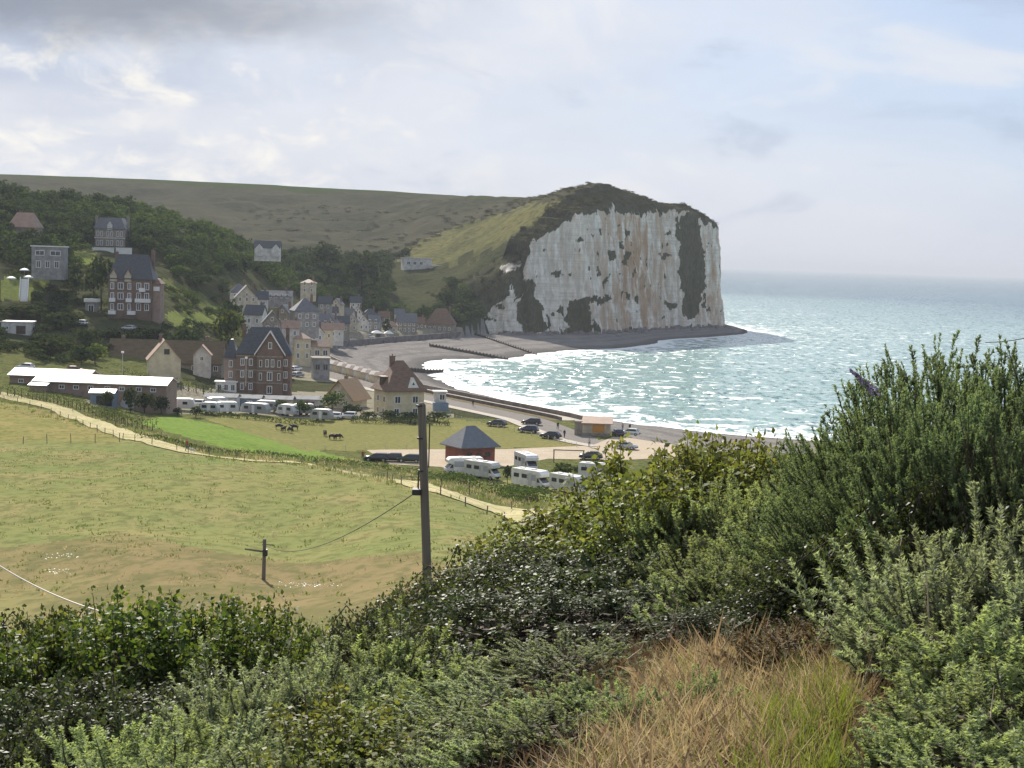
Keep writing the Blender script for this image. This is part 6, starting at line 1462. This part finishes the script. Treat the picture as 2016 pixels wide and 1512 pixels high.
# ================================================================== foreground scrub
def inner_blocker(mb, rng, n, Rr, Hh, sz):
    """twig-coloured quads added inside a bush to block light and darken its hollows"""
    C = unit(rng, n) * (rng.rand(n) ** .4)[:, None] * [Rr, Rr, Hh]; C[:, 2] = np.abs(C[:, 2])
    V, F = leaf_quads(C, unit(rng, n), unit(rng, n), sz * (.6 + rng.rand(n)), sz * .5, rng)
    b_ = len(mb.v); mb.v += [tuple(p) for p in V]; mb.f += [tuple(int(i) + b_ for i in f) for f in F]
# ---- gorse: stiff shoots furred with spines
def gorse(rng, n=150, Rr=0.62, Hh=1.15, shoot=(0.22, 0.46), per=330, out=0.8, upw=0.7):
    th = rng.uniform(0, 2 * np.pi, n); ph = np.arccos(rng.uniform(-0.1, 1, n))
    dirs = np.stack([np.sin(ph) * np.cos(th), np.sin(ph) * np.sin(th), np.cos(ph)], -1)
    bump = 0.75 + 0.5 * vnoise(th * 1.6, ph * 2.2, 1.0, rng.uniform(0, 9))
    tipc = dirs * np.array([Rr, Rr, Hh * .72]) * (bump * rng.uniform(.72, 1.05, n))[:, None] + np.array([0, 0, Hh * .28])
    grow = dirs * out + np.array([0, 0, upw]) + rng.normal(size=(n, 3)) * .16
    grow /= np.linalg.norm(grow, axis=1)[:, None]
    L = rng.uniform(*shoot, n); root = tipc - grow * L[:, None]
    # side shoots
    ns_ = n; k0 = rng.randint(0, n, ns_); tt = rng.uniform(.15, .75, ns_)
    sg = grow[k0] + unit(rng, ns_) * .75; sg /= np.linalg.norm(sg, axis=1)[:, None]
    root = np.concatenate([root, root[k0] + grow[k0] * (L[k0] * tt)[:, None]]); grow = np.concatenate([grow, sg]); L = np.concatenate([L, L[k0] * rng.uniform(.25, .5, ns_)])
    cnt = np.maximum((L * per).astype(int), 6); k_ = np.repeat(np.arange(len(L)), cnt); N_ = len(k_)
    t_ = rng.rand(N_) ** .85; rad = unit(rng, N_); g = grow[k_]
    rad -= g * (rad * g).sum(1)[:, None]; rad /= np.linalg.norm(rad, axis=1)[:, None]
    bend = 0.0
    base = root[k_] + g * (L[k_] * t_)[:, None]
    nd = rad * .8 + g * .62; nd /= np.linalg.norm(nd, axis=1)[:, None]
    ln = (.022 + .016 * rng.rand(N_)) * (1.2 - .5 * t_)
    sd_ = np.cross(nd, unit(rng, N_)); sd_ /= np.linalg.norm(sd_, axis=1)[:, None]
    w_ = (.0042 + .0030 * rng.rand(N_))[:, None]
    V = np.stack([base - sd_ * w_, base + sd_ * w_, base + nd * ln[:, None]], 1).reshape(-1, 3)
    F = np.arange(len(V)).reshape(-1, 3)
    # woody branches, then the added fill that blocks light
    mb = MB()
    for j in range(0, n, 3):
        a = Vector((root[j][0] * .12, root[j][1] * .12, 0)); m_ = Vector(root[j]).lerp(a, .5) + Vector((0, 0, .06)); b_ = Vector(root[j] + grow[j] * L[j] * .8)
        mb.path([a, m_, Vector(root[j]), b_], [.014, .010, .006, .002], 3)
    inner_blocker(mb, rng, 420, Rr * .62, Hh * .62, .07)
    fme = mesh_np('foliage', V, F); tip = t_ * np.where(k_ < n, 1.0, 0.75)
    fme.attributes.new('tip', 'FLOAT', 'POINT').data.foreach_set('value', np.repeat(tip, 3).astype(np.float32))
    return fme, mb.mesh('stem')
# ---- brambles and broad-leaved shrubs
def leafy(rng, n, Rr, Hh, ls, kind='bramble'):
    nb = 26 if kind == 'bramble' else 34
    mb = MB(); C, A, N = [], [], []
    per = n // nb
    for j in range(nb):
        th = rng.uniform(0, 6.283); out = rng.uniform(.25, 1.0) * Rr; top = Hh * rng.uniform(.55, 1.02) * (1 - .35 * (out / Rr) ** 2)
        if kind == 'bramble': pts = [np.array([.1 * math.cos(th), .1 * math.sin(th), 0]), np.array([out * .35 * math.cos(th), out * .35 * math.sin(th), top * .8]), np.array([out * .75 * math.cos(th), out * .75 * math.sin(th), top]), np.array([out * 1.15 * math.cos(th + .2), out * 1.15 * math.sin(th + .2), top * .72])]
        else: pts = [np.array([.08 * math.cos(th), .08 * math.sin(th), 0]), np.array([out * .5 * math.cos(th), out * .5 * math.sin(th), top * .45]), np.array([out * .85 * math.cos(th), out * .85 * math.sin(th), top * .8]), np.array([out * .95 * math.cos(th), out * .95 * math.sin(th), top * 1.06])]
        mb.path([Vector(p) for p in pts], [.011, .008, .006, .003], 3)
        s_ = rng.rand(per) ** .6 * 3; i_ = np.minimum(s_.astype(int), 2); f_ = (s_ - i_)[:, None]
        P_ = np.array(pts); c_ = P_[i_] * (1 - f_) + P_[i_ + 1] * f_
        o_ = unit(rng, per) * np.array([1, 1, .8]); c_ = c_ + o_ * (ls * (.6 + 2.2 * rng.rand(per)))[:, None]
        C.append(c_); A.append(o_ + rng.normal(size=(per, 3)) * .4); N.append(np.array([0, 0, 1.0]) * .9 + rng.normal(size=(per, 3)) * .55)
    C, A, N = map(np.concatenate, (C, A, N))
    C[:, 2] = np.maximum(C[:, 2], .03)
    L = ls * (.6 + .75 * rng.rand(len(C)))
    V, F = leaf_quads(C, A, N, L, L * .72, rng, .22)
    inner_blocker(mb, rng, 520, Rr * .72, Hh * .72, .08)  # added fill that keeps light out of the bush
    return mesh_np('foliage', V, F), mb.mesh('stem')
g_rng = np.random.RandomState(77)
GBIG = [gorse(g_rng, 430, .95, 1.65, (.16, .34), 330, 1.05, .45) for _ in range(2)]
GSMALL = [gorse(g_rng, 62, .40, .74, (.2, .4), 360) for _ in range(4)]
GORSE = [gorse(g_rng) for _ in range(4)] + [gorse(g_rng, 110, .5, 1.0, (.3, .6)) for _ in range(2)]
BRAM = [leafy(g_rng, 3600, .85, .95, .036) for _ in range(3)]
BROAD = [leafy(g_rng, 4200, .8, 1.2, .052, 'broad') for _ in range(3)]
lg1 = leafmat('gorse_green', [(0.10, 0.135, 0.075), (0.14, 0.175, 0.095), (0.185, 0.215, 0.125), (0.115, 0.15, 0.09), (0.26, 0.27, 0.17)], trans=0.42, rough=0.6, spec=0.1, var=0.4, tcol=(1.25, 1.35, 0.75), sunlit_young=(0.38, 0.41, 0.20))
lg2 = leafmat('gorse_grey', [(0.12, 0.145, 0.095), (0.17, 0.195, 0.13), (0.215, 0.235, 0.16), (0.135, 0.15, 0.10)], trans=0.40, rough=0.6, spec=0.1, var=0.35, tcol=(1.2, 1.3, 0.8), sunlit_young=(0.38, 0.40, 0.25))
lg3 = leafmat('gorse_dying', [(0.14, 0.09, 0.04), (0.20, 0.13, 0.06), (0.10, 0.075, 0.035), (0.12, 0.115, 0.05)], trans=0.25, rough=0.7, spec=0.2, var=0.2)
lg4 = leafmat('gorse_deep', [(0.075, 0.105, 0.06), (0.105, 0.14, 0.078), (0.14, 0.17, 0.10), (0.085, 0.115, 0.07), (0.19, 0.21, 0.13)], trans=0.36, rough=0.6, spec=0.1, var=0.4, tcol=(1.15, 1.3, 0.75), sunlit_young=(0.24, 0.28, 0.14))
lb1 = leafmat('bramble_leaf', [(0.045, 0.065, 0.028), (0.065, 0.09, 0.036), (0.04, 0.052, 0.028), (0.085, 0.10, 0.045)], trans=0.32, rough=0.5, spec=0.10, var=0.35)
lb2 = leafmat('broad_leaf', [(0.045, 0.075, 0.02), (0.065, 0.10, 0.028), (0.035, 0.055, 0.018), (0.10, 0.13, 0.04), (0.15, 0.17, 0.06)], trans=0.38, rough=0.55, spec=0.1, var=0.35, tcol=(1.6, 1.6, 0.6))
lb3 = leafmat('olive_leaf', [(0.11, 0.14, 0.04), (0.155, 0.18, 0.055), (0.085, 0.105, 0.034), (0.21, 0.21, 0.075)], trans=0.4, rough=0.55, spec=0.1, var=0.35, tcol=(1.5, 1.45, 0.65))
stem_m = mat('woody_stem', (0.10, 0.075, 0.05), (0.06, 0.045, 0.032), 8, 0.85)
rb = random.Random(9)
def bush(kind, label, u, vtop, d, wid, m_, group, hscale=None):
    """bush with its top at a photograph pixel, at distance d; rests on the ground there"""
    p = P(u, vtop, d); g_ = hm(p.x, p.y)
    src, H0, W0 = {'gorse': (GORSE, 1.2, 1.3), 'gorse_big': (GBIG, 1.72, 2.0), 'bramble': (BRAM, 1.0, 1.8), 'broad': (BROAD, 1.28, 1.7)}[kind]
    if kind == 'gorse' and wid <= 1.15: src, H0, W0 = GSMALL, .80, .86
    hgt = max(p.z - g_, 0.25)
    wid = max(wid, hgt / H0 * W0 * 0.72)
    T = thing({'gorse': 'gorse_bush', 'gorse_big': 'gorse_bush', 'bramble': 'bramble_bush', 'broad': 'leafy_bush'}[kind], label, 'bush', (p.x, p.y, g_ - 0.03), rb.uniform(0, 6.28), group)
    s_ = wid / W0
    T.scale = (s_, s_, hgt / H0)
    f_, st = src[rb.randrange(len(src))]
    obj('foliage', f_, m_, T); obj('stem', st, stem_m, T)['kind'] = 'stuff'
# rows of scrub, far to near: kind, label, leaves, [(u, v top, d, width)]
FG = [
 ('broad', 'tall olive-green leafy shrub hiding the last motorhomes', lb3, 'olive shrubs before the car park', [(1050, 1000, 15, 1.6), (1120, 960, 14.5, 1.7), (1190, 930, 14, 1.8), (1260, 848, 13.5, 1.7), (1330, 834, 13, 1.8), (1400, 820, 13.2, 1.5), (1440, 816, 13, 1.6), (1500, 853, 13, 1.8), (1000, 1060, 15, 1.4), (1080, 1040, 13, 1.6), (1170, 1000, 12.5, 1.7), (1280, 918, 12, 1.7), (1370, 898, 12, 1.7)]),
 ('bramble', 'dark bush wrapped round the foot of the tall pole', lb1, 'dark bushes below the pole', [(850, 1105, 22, 2.0), (820, 1120, 21, 1.6), (890, 1112, 21, 1.6)]),
 ('bramble', 'dark bush left of the pole foot', lb1, 'dark bushes left of the pole', [(760, 1145, 17, 1.5), (720, 1170, 16.5, 1.4), (790, 1135, 17.5, 1.3)]),
 ('gorse', 'grey-green gorse on the slope between the two poles', lg2, 'grey gorse on the lower slope', [(560, 1195, 24, 2.0), (620, 1200, 25, 2.2), (680, 1205, 24, 2.0), (590, 1225, 20, 2.0), (650, 1230, 20, 2.0), (540, 1240, 18, 1.8)]),
 ('bramble', 'dark distant bush at the left edge above the leafy hedge', lb1, 'dark bushes at the left edge', [(20, 1165, 26, 2.6), (100, 1158, 26, 2.4), (150, 1168, 25, 2.0), (-60, 1180, 25, 2.6)]),
 ('broad', 'bright green leafy bush in the sunlit hedge at the left', lb2, 'leafy hedge at the left', [(270, 1130, 13.5, 1.6), (200, 1148, 13, 1.6), (340, 1143, 13.5, 1.7), (420, 1138, 13.8, 1.6), (480, 1146, 13.5, 1.5), (515, 1158, 13.2, 1.2), (130, 1173, 12.5, 1.6), (60, 1198, 12, 1.7), (-10, 1208, 12, 1.7), (260, 1173, 12.3, 1.7), (380, 1183, 12.5, 1.8), (470, 1198, 12.3, 1.5)]),
 ('bramble', 'dark bramble in the shade under the leafy hedge', lb1, 'brambles under the leafy hedge', [(40, 1295, 10.5, 1.8), (140, 1285, 10.5, 1.9), (240, 1285, 10.6, 1.9), (340, 1285, 10.6, 1.9), (440, 1295, 10.5, 1.7), (10, 1385, 9, 1.5), (120, 1345, 9.3, 1.6), (230, 1335, 9.4, 1.6)]),
 ('gorse', 'pale-tipped gorse in the lower left corner', lg1, 'gorse of the lower left', [(250, 1385, 8.0, 1.3), (330, 1372, 8.0, 1.3), (180, 1420, 7.6, 1.2), (410, 1345, 8.2, 1.2), (110, 1450, 7.2, 1.1), (40, 1490, 7, 1.1), (280, 1450, 7, 1.1), (370, 1440, 7, 1.1)]),
 ('gorse', 'grey-green gorse with upright shoots in the middle of the slope', lg2, 'gorse of the middle slope', [(470, 1275, 9.0, 1.3), (540, 1260, 9.2, 1.3), (610, 1247, 9.3, 1.3), (680, 1255, 9.2, 1.2), (560, 1345, 7.6, 1.2), (470, 1375, 7.4, 1.2), (500, 1435, 6.7, 1.0), (600, 1425, 6.8, 1.0)]),
 ('gorse', 'tall gorse with long pointed shoots below the pole', lg1, 'gorse below the pole', [(720, 1210, 9.5, 1.2), (790, 1200, 9.6, 1.3), (850, 1180, 9.8, 1.3), (760, 1275, 8.4, 1.2), (860, 1275, 8.3, 1.2), (920, 1245, 8.6, 1.2)]),
 ('broad', 'yellow-green leafy bush at the bottom edge of the photo', lb3, 'yellow-green bush at the bottom', [(690, 1325, 7.2, 1.1), (740, 1370, 6.8, 1.0), (660, 1400, 6.7, 1.0)]),
 ('bramble', 'dark bramble with glinting leaves right of the pole', lb1, 'glinting brambles of the middle', [(930, 1050, 13.5, 1.8), (1010, 1060, 11.8, 1.8), (1080, 1045, 11.6, 1.9), (1160, 1030, 11.5, 1.8), (960, 1100, 10.8, 1.6), (1050, 1090, 10.5, 1.8), (1150, 1080, 10.5, 1.8), (1240, 1060, 10.6, 1.7), (1000, 1160, 9.7, 1.5), (1100, 1150, 9.6, 1.6), (1200, 1150, 9.6, 1.6), (1290, 1140, 9.8, 1.5), (910, 1160, 10.2, 1.4)]),
 ('gorse', 'blue-green gorse clump in front of the glinting brambles', lg1, 'gorse before the brambles', [(1060, 1270, 8.0, 1.1), (1130, 1255, 8.1, 1.1), (980, 1320, 7.5, 1.1), (900, 1370, 7.0, 1.1), (820, 1400, 6.7, 1.0), (1000, 1410, 6.5, .9), (860, 1450, 6.2, .9), (1100, 1400, 6.5, .8), (780, 1480, 6.1, .8), (1190, 1390, 6.6, .7), (1080, 1470, 6.0, .7), (980, 1480, 6.0, .8), (1240, 1440, 6.2, .45), (1390, 1400, 6.6, .35)]),
 ('gorse', 'gorse thicket on the crest left of the big gorse', lg1, 'gorse thicket on the crest', [(1320, 970, 11.6, 1.3), (1400, 945, 11.4, 1.3), (1480, 915, 11.3, 1.4), (1560, 885, 11.2, 1.4), (1390, 1020, 10.4, 1.3), (1470, 1000, 10.3, 1.3), (1560, 970, 10.2, 1.4), (1640, 945, 9.8, 1.3), (1350, 1080, 9.6, 1.2), (1440, 1070, 9.6, 1.2), (1530, 1060, 9.5, 1.2)]),
 ('gorse_big', 'big gorse bush standing highest at the right edge of the view', lg4, 'tall gorse on the right', [(1860, 634, 10.2, 1.7), (1790, 677, 10.0, 1.6), (1920, 640, 10.0, 1.6), (1730, 752, 10.0, 1.5), (1680, 822, 10.2, 1.4), (1990, 667, 9.6, 1.5), (2060, 652, 9.6, 1.6), (1830, 742, 9.0, 1.4), (1740, 842, 9.2, 1.4), (1900, 762, 8.8, 1.4), (1980, 772, 8.6, 1.4), (2060, 782, 8.4, 1.4), (1660, 892, 9.6, 1.3)]),
 ('bramble', 'dark bramble hollow inside the gorse on the right', lb1, 'brambles among the right gorse', [(1800, 900, 8.6, 1.3), (1890, 890, 8.3, 1.3), (1970, 900, 8.1, 1.3), (1600, 1080, 9.0, 1.3), (1690, 1040, 8.9, 1.3), (1420, 1190, 8.8, 1.2), (1510, 1180, 8.7, 1.2)]),
 ('gorse', 'gorse with drooping grey shoots in the middle right', lg2, 'gorse of the middle right', [(1760, 980, 8.0, 1.2), (1850, 965, 7.8, 1.2), (1940, 955, 7.6, 1.2), (2030, 960, 7.4, 1.2), (1800, 1050, 7.2, 1.1), (1890, 1030, 7.0, 1.1), (1980, 1040, 6.9, 1.1), (2060, 1050, 6.8, 1.1)]),
 ('gorse', 'brown dying gorse patch above the dry grass', lg3, 'dying gorse', [(1570, 1200, 7.7, .8), (1490, 1225, 7.6, .7)]),
 ('gorse', 'near gorse with dark slanting stems in the lower right corner', lg1, 'gorse of the lower right', [(1880, 1150, 6.4, 1.0), (1970, 1140, 6.2, 1.0), (2050, 1150, 6.1, 1.0), (1935, 1215, 6.2, .8), (1905, 1335, 5.7, .8), (1950, 1290, 5.7, .8), (1920, 1260, 5.6, .9), (2010, 1260, 5.5, .9), (1760, 1475, 5.3, .45), (1860, 1410, 5.2, .6), (1880, 1370, 5.1, .8), (1970, 1370, 5.0, .8), (2050, 1380, 5.0, .8)]),
 ('gorse', 'gorse carrying on along the slope past the right edge', lg1, 'gorse past the right edge', [(2180, 760, 9.6, 1.5), (2290, 820, 9.4, 1.5), (2160, 900, 8.2, 1.3), (2260, 980, 8.0, 1.3), (2170, 1090, 6.8, 1.1), (2270, 1150, 6.8, 1.1), (2180, 1280, 5.8, 1.0), (2400, 900, 9.6, 1.5), (2380, 1080, 8.0, 1.3)]),
]
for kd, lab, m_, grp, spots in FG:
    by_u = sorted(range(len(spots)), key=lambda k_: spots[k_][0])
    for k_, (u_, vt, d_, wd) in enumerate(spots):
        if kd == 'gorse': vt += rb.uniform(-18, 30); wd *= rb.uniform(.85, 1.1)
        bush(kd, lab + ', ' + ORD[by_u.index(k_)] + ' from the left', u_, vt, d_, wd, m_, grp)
# pampas of dry bracken and grass between the bushes
def near_scatter(poly, n, seed, dmin=4.5, dmax=16):
    r_ = np.random.RandomState(seed); a0, a1 = XA(min(p[0] for p in poly), 1), XA(max(p[0] for p in poly), 1)
    Y = np.sqrt(r_.uniform(dmin ** 2, dmax ** 2, n)); X = r_.uniform(a0, a1, n) * Y; Z = Hm(X, Y); U, V = proj(X, Y, Z)
    ok = inpoly(U, V, poly); return np.stack([X, Y, Z], -1)[ok]
DRY = [(1110, 1700), (1120, 1580), (1190, 1460), (1260, 1370), (1340, 1310), (1460, 1260), (1560, 1190), (1700, 1170), (1810, 1200), (1800, 1310), (1720, 1370), (1640, 1430), (1570, 1560), (1560, 1700)]
tufts('dry_grass', 'tan dry grass and dead bracken on the bare slope', near_scatter(DRY, 7000, 31), 0.17, gr_tan, 9, 0.07, 0.12, 0.0035)
tufts('green_grass', 'thin green grass growing through the dry grass', near_scatter(DRY, 1500, 36), 0.15, gr_green, 8, 0.06, 0.2, 0.0035)
tufts('dead_bracken', 'brown curled bracken in the dry grass', near_scatter(DRY, 2600, 35), 0.24, leafmat('bracken', [(0.32, 0.225, 0.12), (0.42, 0.32, 0.18), (0.22, 0.155, 0.085), (0.50, 0.40, 0.25)], trans=0.3, rough=0.8, spec=0.05, tcol=(0.95, 0.95, 0.85)), 9, 0.08, -0.3, 0.011)
tufts('dry_litter', 'low brown litter of dead stems between the bushes', near_scatter([(-200, 1200), (2200, 1100), (2200, 1800), (-200, 1800)], 5000, 32), 0.14, leafmat('litter', [(0.16, 0.11, 0.06), (0.22, 0.16, 0.09), (0.10, 0.075, 0.045)], trans=0.2, rough=0.8, spec=0.1, tcol=(1.2, 1.1, .9)), 7, 0.06, 0.1, 0.006)
tufts('fresh_grass', 'small patch of bright yellow-green grass in the dry slope', near_scatter([(1420, 1580), (1480, 1450), (1540, 1370), (1680, 1330), (1700, 1430), (1620, 1580)], 420, 33, 4.5, 8), 0.16, leafmat('fresh_blade', [(0.14, 0.18, 0.035), (0.19, 0.22, 0.05), (0.11, 0.13, 0.03)], trans=0.3, rough=0.5, spec=0.3), 9, 0.03, 0.6, 0.004)
# bare stalks standing out of the dry grass and the scrub
stalk_m = mat('dead_stalk', (0.34, 0.27, 0.18), (0.24, 0.185, 0.12), 12, 0.8)
for k_, (u_, v_, d_, h_) in enumerate(((1190, 1250, 8.6, .9), (1335, 1175, 8.8, 1.0), (1420, 1255, 7.8, .7), (1545, 1215, 7.6, .8), (1640, 1200, 7.4, .7), (1700, 1265, 6.8, .6), (1850, 1110, 6.6, .9), (1960, 1395, 5.4, .5), (1290, 1330, 7.0, .5))):
    p = P(u_, v_, d_); g_ = hm(p.x, p.y); hh = max(p.z - g_, .3); rk = random.Random(k_)
    T = thing('dead_stalk', 'pale bare stalk with short twigs near the dry grass, ' + ORD[sorted((1190, 1335, 1420, 1545, 1640, 1700, 1850, 1960, 1290)).index(u_)] + ' from the left', 'plant', (p.x, p.y, g_), 0, 'bare stalks by the dry grass')
    pts = [Vector((0, 0, 0))]
    for j in range(5): pts.append(pts[-1] + Vector((rk.uniform(-.06, .06), rk.uniform(-.06, .06), hh / 5)))
    st = MB().path(pts, [.007, .006, .005, .004, .003, .002], 4)
    for j in (2, 3, 4): st.bar(pts[j], pts[j] + Vector((rk.uniform(-.14, .14), rk.uniform(-.1, .1), rk.uniform(.05, .13))), .003, .001, 4)
    st.build('stalk', stalk_m, T)
# a buddleia spike leaning out over the sea
p = P(1700, 760, 9.6)
T = thing('buddleia', 'purple flower spike leaning out over the sea from the big gorse', 'flower', (p.x, p.y, p.z))
a_, b_ = P(1722, 772, 9.6), P(1674, 728, 9.6)
q0_ = P(1745, 980, 9.6); rel2 = lambda w_: (w_.x - p.x, w_.y - p.y, w_.z - p.z)
MB().path([rel2(Vector((q0_.x, q0_.y, hm(q0_.x, q0_.y)))), rel2(P(1748, 850, 9.6)), rel2(a_), rel2(b_)], [.012, .009, .006, .002], 5).build('stem', stem_m, T)
fm_ = []
n_f = 220; t_ = rng.rand(n_f); C = np.array([rel2(a_.lerp(b_, x)) for x in t_]) + unit(rng, n_f) * (.028 * (1.1 - t_))[:, None]
V, F = leaf_quads(C, unit(rng, n_f), unit(rng, n_f), .022, .018, rng)
obj('flower_head', mesh_np('flower_head', V, F), mat('lilac_petal', (0.46, 0.40, 0.54), (0.28, 0.22, 0.33), 40, 0.7), T)

# ------------------------------------------------------------------ sea haze over everything
hz = MB().box(-41500, 140000, -300, 34800, -7.5, 116).mesh('haze')
mh = bpy.data.materials.new('sea_haze'); mh.use_nodes = True
t = NT(mh.node_tree); t.n.clear()
out = t.new('ShaderNodeOutputMaterial'); pv_ = t.new('ShaderNodeVolumePrincipled')
pv_.inputs['Color'].default_value = (0.60, 0.645, 0.72, 1); pv_.inputs['Density'].default_value = 0.0001; pv_.inputs['Anisotropy'].default_value = 0.1
t.l.new(pv_.outputs[0], out.inputs['Volume'])
tag(obj('haze', hz, mh), 'thin pale sea haze hanging over the whole bay', 'haze', kind='stuff')
